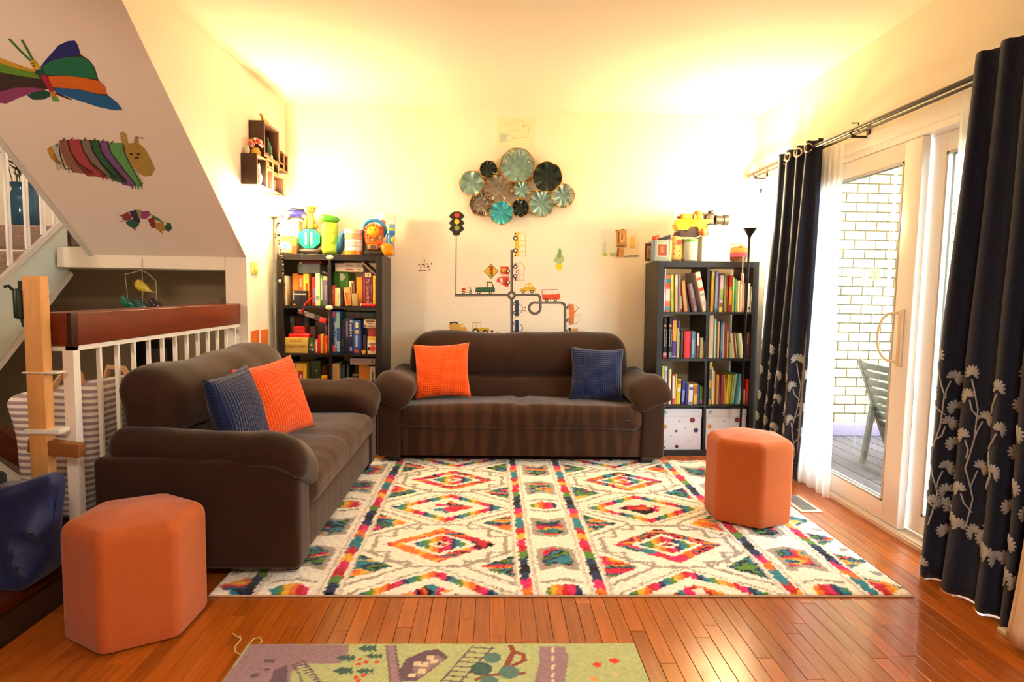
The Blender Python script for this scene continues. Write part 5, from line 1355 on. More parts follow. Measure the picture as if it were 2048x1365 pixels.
for x in (-.062, .062):
    for y in (-.044, .044):
        b = MB(); b.cyl((x, y - .009, .024), (x, y + .009, .024), .023, n=16); w_ = b.build('wheel', flat('#2c2424', .5), ct)
        b = MB(); b.cyl((x, y - .0105, .024), (x, y + .0105, .024), .012, n=12); b.build('hub_cap', flat('#d8b48c', .3), w_)
# snack bag with round badge
bg_ = gbox('snack_bag', 'yellow and orange bag with a round white badge on the bookcase top', 'bag', fr5(190, 372, 485, 690, 4.652), .035, '#e0a83a', [(-.5, .5, .36, .5, '#c98a34'), (.2, .5, -.5, -.05, '#d0442a'), ('c', -.22, -.12, .30, '#efe8e2'), ('c', -.22, -.05, .13, '#3f83c4'), (-.34, -.1, -.32, -.2, '#d86a5a')], None, rest=TZ, r=.012)
# turquoise drum on a dark truck base, seated tan toy on it
dt = thing('drum_truck', 'turquoise octagonal drum with light bars on a dark truck base', 'toy', (atY(530 + 515 / S5, 506, 4.67).x, 4.735, TZ))
b = MB(); b.rbox((0, 0, .024), (.170, .10, .03), .008); b.rbox((0, -.052, .02), (.16, .012, .018), .004); b.build('chassis', flat('#2b2019', .4), dt)
for x in (-.055, .055):
    for y in (-.045, .045):
        b = MB(); b.cyl((x, y - .008, .016), (x, y + .008, .016), .016, n=14); b.build('wheel', flat('#17120f', .5), dt)
oc = [(.082 * math.cos(a), .078 + .0 + .076 * math.sin(a)) for a in [math.pi / 8 + math.pi / 4 * i for i in range(8)]]
b = MB(); b.poly([(x * 1.06, -.05, z + .036) for x, z in oc], (0, .10, 0)); b.build('drum', M('turquoise_plastic', '#159080', .25), dt, ang=20)
b = MB()
for x in (-.02, .02): b.rbox((x, -.052, .114), (.016, .004, .10), .001)
b.build('light_bar', flat('#8fc8ac', .3), dt)
b = MB(); b.box((0, -.0515, .114), (.004, .004, .15)); b.box((0, -.0515, .112), (.165, .003, .003)); b.build('seam', flat('#0c5f58'), dt)
TAN = M('tan_plush', '#d9913a', .7, var=.08, vscale=30)
cubx = atY(530 + 520 / S5, 455, 4.70); pz = TZ + .036 + .078 + .0735
cb = thing('plush_animal', 'plain tan seated toy animal sitting on the turquoise drum', 'toy', (cubx.x, 4.735, pz), .0)
b = MB(); b.lathe([(0.0001, .0), (0.038, .004), (0.046, .025), (0.038, .06), (0.027, .095), (0.022, .115), (.0001, .125)], 18, fn=lambda p, a: (p.x * .9, p.y * .85, p.z)); b.build('torso', TAN, cb)
b = MB(); b.ball((.006, -.008, .142), .033, sc=(1.05, .95, .88)); b.ball((.0, -.036, .133), .015, sc=(1.1, 1, .75)); b.build('head', TAN, cb)
for s in (-1, 1):
    b = MB(); b.ball((.006 + s * .030, .004, .163), .013, sc=(1, .5, 1)); b.build('ear', TAN, cb)
    b = MB(); b.tube([(s * .018, -.02, .085), (s * .024, -.036, .04), (s * .026, -.042, .008)], [.014, .012, .013], 10); b.ball((s * .027, -.048, .009), .013, sc=(1, 1.2, .7)); b.build('leg', TAN, cb)
    b = MB(); b.ball((s * .042, -.004, .022), .026, sc=(.7, 1.2, .85)); b.build('haunch', TAN, cb)
    b = MB(); b.ball((.006 + s * .013, -.036, .150), .0038); b.build('eye', flat('#3a2418', .2), cb)
b = MB(); b.ball((0, -.05, .136), .005, sc=(1.2, .6, .8)); b.build('nose', flat('#6a3a24', .3), cb)
# canister
cn = thing('canister', 'tall lime green plastic canister with darker green flip lid', 'canister', (atY(530 + 765 / S5, 507, 4.70).x, 4.72, TZ), .35)
hc = atY(0, 0, 1)
b = MB(); b.soft((0, 0, .122), (.125, .105, .244), .030, n=4, mid=2, fn=lambda p: Vector((p.x * (.93 + .1 * (p.z + .12)), p.y * (.93 + .1 * (p.z + .12)), p.z))); b.build('body', M('lime_plastic', '#a9c23c', .3), cn)
b = MB(); b.soft((0, 0, .268), (.135, .115, .055), .024, n=4, mid=2, fn=lambda p: p + Vector((0, 0, -.22 * max(0, p.x + .02) if p.z > 0 else 0))); b.build('flip_lid', M('green_lid', '#4f9a34', .3), cn)
for z in (.10, .17):
    b = MB(); b.rbox((0, -.0515, z), (.05, .004, .03), .002); b.build('moulded_panel', M('lime_plastic'), cn)
# blue bowl standing on edge and striped jar
bp_ = atY(530 + 900 / S5, 390 + 575 / S5, 4.70)
b = MB(); b.lathe([(0.0001, -.012), (.05, -.010), (.088, .004), (.092, .02), (.086, .02), (.05, .004), (.0001, .002)], 26, R=rotm(0, math.radians(-78), 0)); o = b.build('plastic_bowl', M('blue_plastic', '#3f86b8', .3)); o.location = (bp_.x + .006, 4.745, TZ + .0915); tag(o, 'blue plastic bowl standing on its edge beside the striped jar', 'bowl')
jr = thing('striped_jar', 'clear jar of orange and white layers with an orange foot', 'jar', (atY(530 + 1040 / S5, 508, 4.68).x, 4.715, TZ))
for (z0, z1, c, r_) in ((0, .03, '#e0801e', .068), (.03, .062, '#ece2d8', .066), (.062, .092, '#e6cfc0', .067), (.092, .115, '#efe8e0', .066), (.115, .155, '#e8a878', .067), (.155, .176, '#f0d8c0', .068)):
    b = MB(); b.lathe([(r_ - .003, z0), (r_, z0 + .004), (r_, z1 - .004), (r_ - .003, z1)], 26); b.build('layer', flat(c, .25), jr)
b = MB(); b.lathe([(.069, .172), (.071, .178), (.069, .188), (.0001, .19)], 26); b.build('lid', flat('#e6cdb4', .3), jr)
gbox('dark_tin', 'dark grey green tin standing between jar and steering wheel toy', 'tin', fr5(1138, 1188, 430, 700, 4.78), .08, '#4b4a3a', [], None, rest=TZ)
# steering wheel toy with a sun-coloured animal face
wh = thing('steering_wheel_toy', 'orange toy steering wheel with round animal face on a dark foot', 'toy', (atY(530 + 1285 / S5, 509, 4.68).x, 4.72, TZ), 0, None)
b = MB(); b.tube([(.082 * math.cos(a), 0, .190 + .072 * math.sin(a)) for a in [2 * math.pi * i / 28 for i in range(28)]], .014, 10, closed=True); b.build('rim', M('toy_blue', '#2f7fc0', .3), wh)
b = MB(); b.soft((0, -.01, .145), (.150, .05, .15), .024, n=4, mid=4, fn=lambda p: Vector((p.x * (1.0 - .25 * max(0, -p.z / .075)), p.y, p.z)), R=rotm(-.12, 0, 0)); b.build('panel', M('toy_orange', '#e2641c', .35), wh)
b = MB()
for i in range(12):
    a = 2 * math.pi * i / 12; b.ball((.047 * math.cos(a), -.040, .178 + .043 * math.sin(a)), .016, n=7)
b.build('mane', M('toy_orange'), wh)
b = MB(); b.ball((0, -.046, .178), .046, sc=(1.05, .42, .86)); b.build('face', flat('#f0b41c', .35), wh)
for s in (-1, 1):
    b = MB(); b.ball((s * .020, -.064, .186), .0055, sc=(1, .6, 1)); b.build('eye', flat('#4a2a14', .2), wh)
    b = MB(); b.ball((s * .062, -.036, .20 if s > 0 else .19), .016, sc=(.7, .6, 1.1)); b.build('button', flat('#9a3a4a' if s < 0 else '#b23a28', .3), wh)
b = MB(); b.rbox((.052, -.042, .135), (.022, .012, .03), .005, R=rotm(0, .5, 0)); b.rbox((.0, -.044, .115), (.03, .012, .018), .005); b.build('button', flat('#8d9a6a', .3), wh)
b = MB(); b.rbox((0, -.036, .062), (.07, .02, .038), .006); b.build('display_frame', flat('#e0782a', .3), wh)
b = MB(); b.rbox((0, -.046, .062), (.045, .006, .024), .003); b.build('display', flat('#5c5048', .2), wh)
b = MB(); b.rbox((0, 0, .018), (.15, .085, .036), .012); b.rbox((0, -.01, .045), (.10, .06, .03), .01); b.build('foot', flat('#2e241e', .4), wh)
gbox('toy_card', 'pink backing card of a packaged toy standing behind the steering wheel', 'card', fr5(1235, 1545, 225, 700, 4.86), .02, '#e6cabc', [(-.3, .1, .38, .5, '#f2efe8'), ('c', .02, .28, .075, '#c84a3e'), (.3, .48, -.3, .35, '#cfd0cc'), (.28, .5, .05, .26, '#6f8fae')], None, rest=TZ)
sq = thing('toy_bottle', 'blue and yellow squeeze toy on an orange rounded body', 'toy', (atY(530 + 1440 / S5, 511, 4.66).x + .012, 4.70, TZ))
b = MB(); b.soft((-.005, -.02, .045), (.085, .06, .09), .028, n=4, fn=lambda p: p + Vector((p.z * -.25, 0, 0))); b.build('orange_body', M('toy_orange2', '#ef8a12', .3), sq)
b = MB(); b.lathe([(.0001, .09), (.025, .09), (.03, .12), (.026, .155), (.034, .165), (.032, .185), (.0001, .195)], 16, c=(.012, .01, 0)); b.build('blue_body', M('toy_blue'), sq)
b = MB(); b.lathe([(.033, .186), (.028, .2), (.0001, .203)], 16, c=(.012, .01, 0)); b.build('green_cap', flat('#b8c84a', .3), sq)
b = MB(); b.ball((.034, -.02, .118), .022, sc=(.8, .6, 1)); b.build('yellow_lobe', flat('#ecb030', .3), sq)

# ================================================================== things on the bookcase by the curtain
O7, S7 = (1280, 410), 8.533
def fr7(x0, x1, y0, y1, yf): return (*front(O7, S7, x0, x1, y0, y1, yf), yf)
def topz(X): return -(X - BR_C.x - BH_ * math.sin(BR_T)) * math.sin(BR_T) + BH_ * math.cos(BR_T) + .0012
def rest7(r): return topz(r[0])
r = fr7(80, 210, 660, 958, 4.72); gbox('framed_photo', 'dark wood photo frame at the sofa end of the bookcase top', 'frame', r, .02, '#4a3224', [(-.25, .48, -.35, .35, '#a9907a'), (-.1, .3, -.3, .2, '#8a6a58')], None, rest=rest7(r) + .003, yaw=-.25)
r = fr7(215, 548, 602, 948, 4.66); gbox('photo_box', 'blue grey photo box with a tilted square picture on its front', 'box', r, .16, '#9fa79a', [(-.5, -.40, -.5, .5, '#5f6f86'), (.40, .5, -.5, .5, '#e0cf9a'), (-.30, .28, -.28, .34, '#e6d6c0'), (-.26, .24, -.24, .30, '#9a4a30'), (-.1, .05, -.1, .2, '#b8743c')], None, rest=rest7(r))
gz = topz(atY(1370, 520, 4.7).x)
ph_top = front(O7, S7, 215, 548, 602, 948, 4.66)
rb = MB(); rb.ball((0, 0, .019), .021, sc=(1.25, 1, .9)); rb.ball((.02, .01, .032), .014); o = rb.build('red_toy', flat('#d8432a', .4)); o.location = (ph_top[0] + .035, 4.74, ph_top[3]); tag(o, 'small lumpy red toy lying on the blue grey photo box', 'toy')
db = MB(); db.soft((0, 0, .018), (.09, .05, .032), .014, fn=lambda p: p + Vector((0, 0, .012 * math.sin(p.x * 55)))); db.tube([(.03, 0, .03), (.05, 0, .045)], [.008, .004], 6); o = db.build('dark_toy', flat('#2e2734', .4)); o.location = (ph_top[0] + .105, 4.74, ph_top[3]); tag(o, 'small dark purple toy lying on the blue grey photo box', 'toy')
b = MB(); b.ball((.14, -.0, .015), .015, sc=(1, 1, .9)); o = b.build('pink_toy', flat('#d8a8a0', .4)); o.location = (ph_top[0] + .012, 4.735, ph_top[3]); tag(o, 'tiny pale pink toy beside the dark purple one', 'toy')
gp = thing('spotted_bag', 'cream soft bag with brown spots and a red round badge', 'bag', (atY(1280 + 645 / S7, 520, 4.68).x, 4.73, gz))
b = MB(); b.soft((0, 0, .098), (.085, .08, .195), .030, n=4, mid=3, fn=lambda p: Vector((p.x * (1 - .35 * max(0, p.z / .1 - .35)), p.y, p.z))); b.build('bag_body', flat('#e6b468', .8), gp)
for (x, z, r_) in ((-.028, .055, .0055), (-.026, .095, .006), (.012, .04, .006), (.012, .078, .006), (-.03, .13, .005)):
    b = MB(); b.cyl((x, -.0395, z), (x, -.041, z), r_, n=10); b.build('spot', flat('#7a4a20'), gp)
b = MB(); b.cyl((.012, -.039, .145), (.012, -.044, .145), .021, n=18); b.build('badge', flat('#c2452a', .4), gp)
b = MB(); b.tube([(-.03, 0, .19), (-.02, -.01, .215), (.01, -.01, .222), (.03, 0, .20)], .005, 6); b.build('handle', flat('#b8744c'), gp)
r = fr7(728, 768, 580, 940, 4.72); gbox('slim_case', 'slim dark case standing between spotted bag and clear jar', 'case', r, .05, '#40301c', [], None, rest=rest7(r), rot=-.06)
jx = atY(1280 + 880 / S7, 522, 4.68)
cj = thing('clear_jar', 'clear plastic jar with bright green lid holding pink shells', 'jar', (jx.x - .005, 4.715, topz(jx.x)))
CLEAR = bpy.data.materials.new('clear_plastic'); CLEAR.use_nodes = True
n_ = CLEAR.node_tree.nodes; l_ = CLEAR.node_tree.links
bs = n_['Principled BSDF']; bs.inputs['Base Color'].default_value = lin('#d8dcc8'); bs.inputs['Roughness'].default_value = .15
t_ = n_.new('ShaderNodeBsdfTransparent'); mm = n_.new('ShaderNodeMixShader'); mm.inputs[0].default_value = .45
l_.new(t_.outputs[0], mm.inputs[1]); l_.new(bs.outputs[0], mm.inputs[2]); l_.new(mm.outputs[0], n_['Material Output'].inputs[0])
b = MB(); b.lathe([(.052, 0), (.058, .008), (.058, .145), (.054, .152), (.051, .145), (.053, .01), (.0001, .006)], 24); b.build('glass', CLEAR, cj)
b = MB(); b.lathe([(.060, .150), (.060, .166), (.0001, .168)], 24); b.build('lid', flat('#5fae3c', .35), cj)
b = MB()
for i in range(9):
    a = i * 2.1; b.ball((.028 * math.cos(a), .028 * math.sin(a), .022 + .012 * (i % 3)), .019, n=6)
o = b.build('shell_fill', flat('#e0a08c'), cj); o['kind'] = 'stuff'
WB = M('white_craft_box', '#f0ece2', .7)
r = fr7(1052, 1548, 542, 952, 4.665); bgx = gbox('white_box', 'large plain white box on the bookcase top under the toy camera', 'box', r, .26, '#f0ece2', [(.05, .2, -.35, -.25, '#e6e4c8')], None, rest=rest7(r), mat=WB)
zt7 = r[3] + .001
r2 = fr7(1158, 1492, 356, 542, 4.69); gbox('white_box', 'smaller white box stacked on the large plain white box', 'box', r2, .2, '#f0ece2', [(-.3, .3, -.48, -.2, '#ece6c4')], None, rest=zt7, mat=WB)
zt8 = r2[3] + .001
cm = thing('toy_camera', 'chunky dark brown camera with long lens on the smaller white box', 'camera', (atY(1280 + 1230 / S7, 450, 4.73).x, 4.75, zt8))
CAMB = M('camera_brown', '#120b08', .6)
k = 1 / S7 / 266
b = MB(); b.rbox((-.018, 0, .050), (.075, .06, .085), .010); b.rbox((-.005, 0, .103), (.036, .05, .03), .008, R=rotm(0, -.15, 0)); b.build('body', CAMB, cm)
b = MB(); b.lathe([(.0001, 0), (.036, 0), (.038, .008), (.033, .03), (.033, .06), (.040, .066), (.042, .10), (.034, .102), (.030, .085), (.0001, .084)], 22, c=(.020, -.01, .046), R=rotm(0, math.pi / 2, 0)); b.build('lens', CAMB, cm)
b = MB(); b.ball((-.008, -.034, .04), .010, sc=(1, .4, 1)); b.build('dial', flat('#d8c49a', .2), cm)
b = MB(); b.rbox((-.046, -.0, .05), (.012, .062, .05), .004); b.build('grip', flat('#4a3024', .5), cm)
r3 = fr7(1280, 1520, 128, 225, 4.86); gbox('white_card', 'white card with a small red mark behind the toy camera', 'card', (r3[0], r3[1], r3[2], r3[3], 4.86), .01, '#f2efe6', [(-.16, .02, -.12, .22, '#a83a2a')], None, rest=zt8)
yt = thing('toy_truck', 'bright yellow toy dump truck on the clear jar and white box', 'toy truck', (atY(1280 + 900 / S7, 478, 4.70).x, 4.74, zt7 + .0005))
YEL = M('toy_yellow', '#f0cf14', .35)
b = MB(); b.poly([(-.115, -.055, .045), (-.045, -.055, .045), (-.03, -.055, .068), (.03, -.055, .068), (.04, -.055, .045), (.085, -.055, .045), (.085, -.055, .085), (.125, -.055, .105), (.12, -.055, .125), (-.12, -.055, .125), (-.135, -.055, .085)], (0, .11, 0)); b.build('dump_bed', YEL, yt)
b = MB(); b.rbox((0, -.057, .098), (.055, .006, .02), .002); b.rbox((0, 0, .122), (.24, .12, .008), .003); b.build('bed_rim', YEL, yt)
b = MB(); b.poly([(-.12, -.045, .0), (.05, -.045, .0), (.03, -.045, .058), (-.028, -.045, .058), (-.05, -.045, .035), (-.12, -.045, .035)], (0, .09, 0)); b.build('chassis', flat('#3b241c', .4), yt)
for x in (-.085, .095):
    b = MB(); b.cyl((x, -.052, .022), (x, -.03, .022), .022, n=14); b.build('wheel', flat('#3a261c', .5), yt)
po_ = thing('plush_toy', 'orange and brown soft toy lying in the yellow truck bed', 'toy', (yt.location.x - .01, 4.74, zt7 + .1265))
b = MB(); b.soft((-.02, 0, .022), (.13, .06, .044), .020, n=4); b.build('torso', flat('#d98a3a', .8), po_)
b = MB(); b.ball((.055, 0, .036), .036, sc=(1, .9, 1)); b.build('head', flat('#d06a24', .8), po_)
for (x, z) in ((-.09, .016), (.098, .045)):
    b = MB(); b.ball((x, -.01, z), .014, sc=(1.5, .8, .7)); b.build('paw', flat('#5a2c1c', .7), po_)
b = MB(); b.ball((.012, -.028, .022), .012, sc=(.5, .6, 1.6)); b.build('collar', flat('#6a2418'), po_)
rb_ = fr7(1062, 1152, 385, 540, 4.66)
b = MB(); b.ball((0, 0, .03), .030, sc=(.9, .8, 1.05)); b.ball((-.02, .01, .03), .022); o = b.build('orange_ball', flat('#d0723c', .6)); o.location = ((rb_[0] + rb_[1]) / 2 - .002, 4.692 - .01, zt7 + .001); tag(o, 'rust orange round toy squeezed between truck and small white box', 'toy')
bs_ = thing('basket', 'tapered woven basket with orange and pink band holding paper flowers', 'basket', (atY(1280 + 1735 / S7, 522, 4.67).x, 4.74, topz(atY(1484, 522, 4.67).x)))
h_ = .105
b = MB(); b.lathe([(.054, 0), (.058, .01), (.082, h_), (.078, h_), (.054, .012), (.0001, .008)], 26); b.build('weave', M('basket_weave', '#7d5230', .8, var=.4, vscale=60, bump=.6, bscale=90), bs_)
b = MB()
b.lathe([(.0775, .068), (.0828, h_ - .004)], 26, fn=lambda p, a: p); o = b.build('orange_band', flat('#df6a2a'), bs_)
b = MB(); b.lathe([(.068, .036), (.0773, .067)], 26); b.build('pink_band', flat('#d84a5e'), bs_)
for i in range(12):
    a = random.uniform(0, 6.28); rr = random.uniform(0, .055)
    b = MB(); b.ball((rr * math.cos(a), rr * math.sin(a), h_ + .012 + random.uniform(0, .02)), random.uniform(.015, .022), n=7, sc=(1, 1, .7)); b.build('paper_flower', flat(random.choice(['#ead87a', '#e8a04c', '#dfe09a', '#d8803c', '#f0e2b0'])), bs_)
wn = thing('hanging_ornament', 'pink and white pointed ornament hanging from a cord before the shelf', 'ornament', (0, 0, 0))
w0, w1, w2, w3 = atY(1310 + 1715 / 9.752, 513, 4.615), atY(1310 + 1708 / 9.752, 545, 4.615), atY(1310 + 1703 / 9.752, 552, 4.615), atY(1310 + 1690 / 9.752, 569, 4.615)
b = MB(); b.tube([w0, w1], .003, 6); b.build('cord', flat('#e8ddd0'), wn)
b = MB(); b.tube([w1, w1.lerp(w3, .3), w1.lerp(w3, .6), w3], [.004, .010, .008, .001], 8); b.build('cone', flat('#d88a94', .5), wn)
b = MB(); b.tube([w1 + Vector((.008, -.004, -.01)), w3 + Vector((.008, -.003, .012))], .004, 6); b.build('white_strip', flat('#eee6e2'), wn)
pg = MB(); q = atY(1310 + 1020 / 9.752, 612, 4.66); pg.lathe([(.010, 0), (.008, .012), (.006, .03), (.010, .05), (.009, .062), (.0001, .068)], 12); o = pg.build('wooden_peg', flat('#cf9a58', .5)); o.location = (q.x - .002, 4.665, SHELF[0] * math.cos(BR_T) + .0045); tag(o, 'small turned wooden peg standing at the divider of the top cubby', 'peg')
# ================================================================== metal disc wall art
ar = thing('wall_art', 'cluster of rippled teal and dark metal discs with gold rims', 'wall art', (0, 0, 0))
TEAL = M('teal_patina', '#7c9c98', .35, metal=.55, var=.35, vscale=30, bump=.3, bscale=60)
DTEAL = M('dark_patina', '#26302c', .25, metal=.6, var=.4, vscale=20)
BTEAL = M('bright_teal', '#3fa6b4', .25, metal=.5, var=.2, vscale=20)
GREY_ = M('grey_patina', '#7d7468', .4, metal=.5, var=.55, vscale=45, bump=.3, bscale=80)
GOLD = M('gold_rim', '#c98f3c', .35, metal=.8)
def wallpt(a, b_, off): return atY(820 + a / 5.12, 220 + b_ / 5.12, YB - off)
DISC = [(1100, 570, 172, TEAL, 8, 1), (805, 610, 88, DTEAL, 8, 0), (632, 752, 122, TEAL, 6, 0), (1405, 685, 148, DTEAL, 7, 0), (905, 805, 138, GREY_, 9, 0), (1145, 820, 84, TEAL, 8, 0), (1565, 878, 118, TEAL, 8, 1), (1345, 960, 128, TEAL, 10, 0), (730, 968, 116, GREY_, 7, 1), (937, 1052, 118, BTEAL, 7, 0), (1130, 1005, 88, DTEAL, 8, 0)]
for i, (a, b_, r, m_, lob, holes) in enumerate(DISC):
    off = 0.035 + (0.014 if i % 2 else 0.0) + (.012 if i in (3, 9) else 0)
    c = wallpt(a, b_, off); R_ = r / 5.12 / (FL / YB) * 1.0
    nr, na = 10, 72; vs_ = [Vector((0, 0.012, 0))]; fs_ = []
    ph = i * 1.3
    def P(rr, an):
        k = rr / R_
        edge = 1 + .016 * math.sin(lob * an + ph) * k * k
        return Vector((rr * edge * math.cos(an), .012 * (1 - k * k) + (.011 * k * k) * math.sin(lob * an + ph + .8), rr * edge * math.sin(an)))
    for j in range(1, nr + 1):
        for q in range(na): vs_.append(P(R_ * j / nr, 2 * math.pi * q / na))
    fs_ += [(0, 1 + q, 1 + (q + 1) % na) for q in range(na)]
    for j in range(nr - 1):
        for q in range(na): fs_.append((1 + j * na + q, 1 + (j + 1) * na + q, 1 + (j + 1) * na + (q + 1) % na, 1 + j * na + (q + 1) % na))
    b = MB(); b.add(vs_, fs_)
    d = b.build('disc', m_, ar, ang=80); d.location = c
    sm = d.modifiers.new('thickness', 'SOLIDIFY'); sm.thickness = .0012
    b = MB(); b.tube([P(R_, 2 * math.pi * q / na) for q in range(na)], .0028, 6, closed=True); b.build('gold_rim', GOLD, d)
    if holes:
        b = MB()
        for j, (kk, rh) in enumerate(((.93, .0042), (.83, .0055), (.71, .0065))):
            nn = 34 - 8 * j
            for q in range(nn):
                an = 2 * math.pi * q / nn + ph
                if i == 0 and not (0.15 < an % 6.283 < 3.0): continue
                p = P(R_ * kk, an); b.cyl((p.x, p.y - .001, p.z), (p.x, p.y - .0022, p.z), rh, n=8)
        b.build('punched_dots', flat('#cfc09a' if m_ is TEAL else '#15110e', .5), d)['kind'] = 'stuff'
b = MB()
for (a, b_, *_r), (a2, b2, *_s) in zip(DISC, DISC[1:] + DISC[:1]): b.tube([wallpt(a, b_, .014), wallpt(a2, b2, .014)], .004, 6)
b.build('mounting_wire', GOLD, ar)

# ================================================================== flat decals and drawings on the back wall
class Decal:
    def __init__(s, name, label, cat, org, sc, group=None, kind=None, off=0.0006):
        s.name, s.label, s.cat, s.org, s.sc, s.group = name, label, cat, org, sc, group
        s.mb = MB(); s.mats = []; s.layer = 0; s.off = off
    def mi(s, col):
        m = flat(col, .7)
        if m not in s.mats: s.mats.append(m)
        return s.mats.index(m)
    def w(s, a, b_):
        return atY(s.org[0] + a / s.sc, s.org[1] + b_ / s.sc, YB - s.off - s.layer * 0.0004)
    def poly(s, col, pts):
        s.mb.poly([s.w(*p) for p in pts], (0, .0006 + s.layer * .0003, 0), s.mi(col)); s.layer += 1; return s
    def circ(s, col, x, y, r, ry=None):
        return s.poly(col, [(x + r * math.cos(2 * math.pi * i / 22), y + (ry or r) * math.sin(2 * math.pi * i / 22)) for i in range(22)])
    def line(s, col, pts, wd, closed=False):
        n = len(pts); L_, R_ = [], []
        for i in range(n):
            a = pts[i - 1] if (i > 0 or closed) else pts[0]; c = pts[(i + 1) % n] if (i < n - 1 or closed) else pts[-1]
            dx, dy = c[0] - a[0], c[1] - a[1]; l = math.hypot(dx, dy) or 1
            L_.append((pts[i][0] - dy / l * wd / 2, pts[i][1] + dx / l * wd / 2)); R_.append((pts[i][0] + dy / l * wd / 2, pts[i][1] - dx / l * wd / 2))
        for i in range(n if closed else n - 1):
            j = (i + 1) % n
            s.mb.add([s.w(*L_[i]), s.w(*L_[j]), s.w(*R_[j]), s.w(*R_[i])], [(0, 1, 2, 3)], s.mi(col))
        s.layer += 1; return s
    def wheel(s, x, y, r, col='#2a2320', inner='#efe6dc'):
        s.circ(col, x, y, r); s.circ(inner, x, y, r * .52); return s
    def done(s):
        o = s.mb.build(s.name, s.mats, ang=0); o.location = (0, 0, 0)
        return tag(o, s.label, s.cat, s.group)
D2, T2 = (820, 400), 4.267
D6, T6 = (900, 540), 7.314
RC, CL = '#4d463f', '#8d8676'
def arc(cx, cy, r, a0, a1, n=10, ry=None): return [(cx + r * math.cos(math.radians(a0 + (a1 - a0) * i / n)), cy + (ry or r) * math.sin(math.radians(a0 + (a1 - a0) * i / n))) for i in range(n + 1)]
d = Decal('road_decal', 'dark grey road map decal with loop and roundabout on the wall', 'decal', D6, T6, off=.0004)
ld = [(960, 370), (1260, 366)] + arc(1262, 424, 58, -90, 0) + [(1322, 470), (1325, 560)] + arc(1240, 560, 82, 0, 270, 22) + [(1260, 480), (1620, 480)] + arc(1622, 542, 60, -90, 0) + [(1683, 700), (1683, 1010)]
for wd, c in ((36, RC), (7, CL)):
    d.line(c, [(72, 375), (850, 370)], wd); d.line(c, [(904, -290), (902, 320)], wd); d.line(c, [(900, 430), (905, 1010)], wd); d.line(c, ld, wd)
d.line(RC, arc(902, 373, 44, 0, 360, 28), 34); d.line(CL, arc(902, 373, 44, 0, 360, 28), 6)
d.done()
tl = Decal('traffic_light_decal', 'dark traffic light decal with long thin post', 'decal', (820, 220), 5.12)
K_ = '#2a211d'
tl.line(K_, [(474, 1280), (470, 1900)], 9)
tl.poly(K_, [(435, 1240), (515, 1240), (514, 1272), (500, 1286), (450, 1286), (436, 1272)])
for y0 in (1175, 1115, 1045):
    tl.poly(K_, [(400, y0 + 45), (420, y0 + 15), (450, y0 - 2), (480, y0 - 5), (510, y0 - 2), (540, y0 + 18), (558, y0 + 45), (545, y0 + 62), (520, y0 + 75), (480, y0 + 80), (440, y0 + 75), (412, y0 + 62)])
for y, c in ((1080, '#d8402e'), (1145, '#e8c02e'), (1210, '#7f9a4a')): tl.circ(c, 480, y, 26)
tl.done()
d = Decal('yellow_bus_decal', 'yellow and outlined vehicle decal at the top of the upright road', 'decal', D2, T2)
d.poly('#e8c234', [(895, 280), (930, 278), (932, 480), (895, 482)])
d.line('#e3c04a', [(930, 282), (985, 290), (985, 480), (930, 480)], 5)
for y in (345, 390, 440): d.line('#e3c04a', [(930, y), (985, y)], 4)
for y in (290, 475): d.poly(K_, [(893, y - 8), (904, y - 8), (904, y + 8), (893, y + 8)])
d.wheel(900, 328, 20); d.wheel(900, 433, 20); d.done()
d = Decal('ambulance_decal', 'pale pink outlined ambulance decal beside the upright road', 'decal', D2, T2)
d.poly('#ead2c4', [(900, 545), (925, 535), (930, 690), (900, 688)]); d.line('#c9968a', [(928, 536), (960, 550), (980, 585), (970, 610), (975, 685), (905, 690)], 4); d.line('#c9968a', [(928, 545), (930, 688)], 4); d.line('#c9968a', [(930, 640), (972, 640)], 4); d.line('#a8463a', [(975, 580), (988, 582)], 6)
d.circ('#a86a5e', 918, 615, 15); d.circ('#f0e0d0', 918, 615, 9); d.line(K_, [(902, 540), (900, 560)], 9); d.line(K_, [(902, 665), (900, 690)], 9); d.wheel(898, 570, 18); d.wheel(898, 653, 18); d.done()
d = Decal('fire_truck_decal', 'red fire truck decal pointing downwards beside the upright road', 'decal', D2, T2)
d.poly('#d23a2c', [(772, 570), (842, 570), (845, 640), (772, 632)]); d.poly('#e9a04a', [(778, 585), (800, 578), (825, 590), (820, 612), (790, 620), (778, 605)]); d.line('#b3483c', [(775, 640), (843, 645)], 4); d.line('#b3483c', [(775, 652), (843, 655)], 4)
d.poly('#d23a2c', [(762, 660), (845, 662), (838, 745), (812, 738), (752, 700), (750, 676)]); d.poly('#f2dfc8', [(762, 668), (790, 668), (792, 690), (764, 690)]); d.poly('#f2dfc8', [(764, 696), (792, 696), (792, 716), (776, 706)])
d.line('#d23a2c', [(742, 674), (750, 678), (746, 690), (742, 702)], 8); d.wheel(836, 610, 18); d.wheel(836, 705, 18); d.done()
d = Decal('sign_decal', 'yellow diamond sign decal showing a small traffic light', 'decal', D2, T2)
d.poly('#3a2c1c', [(692, 547), (756, 610), (692, 676), (630, 612)]); d.poly('#e6bc2c', [(692, 553), (750, 610), (692, 670), (636, 612)]); d.poly('#6a3a24', [(680, 568), (708, 568), (708, 655), (680, 655)])
for y, c in ((582, '#c83a2c'), (612, '#c85a3a'), (642, '#7f9a6a')): d.circ(c, 694, y, 11)
d.done()
d = Decal('scooter_decal', 'small red and orange delivery scooter decal on the road', 'decal', D6, T6)
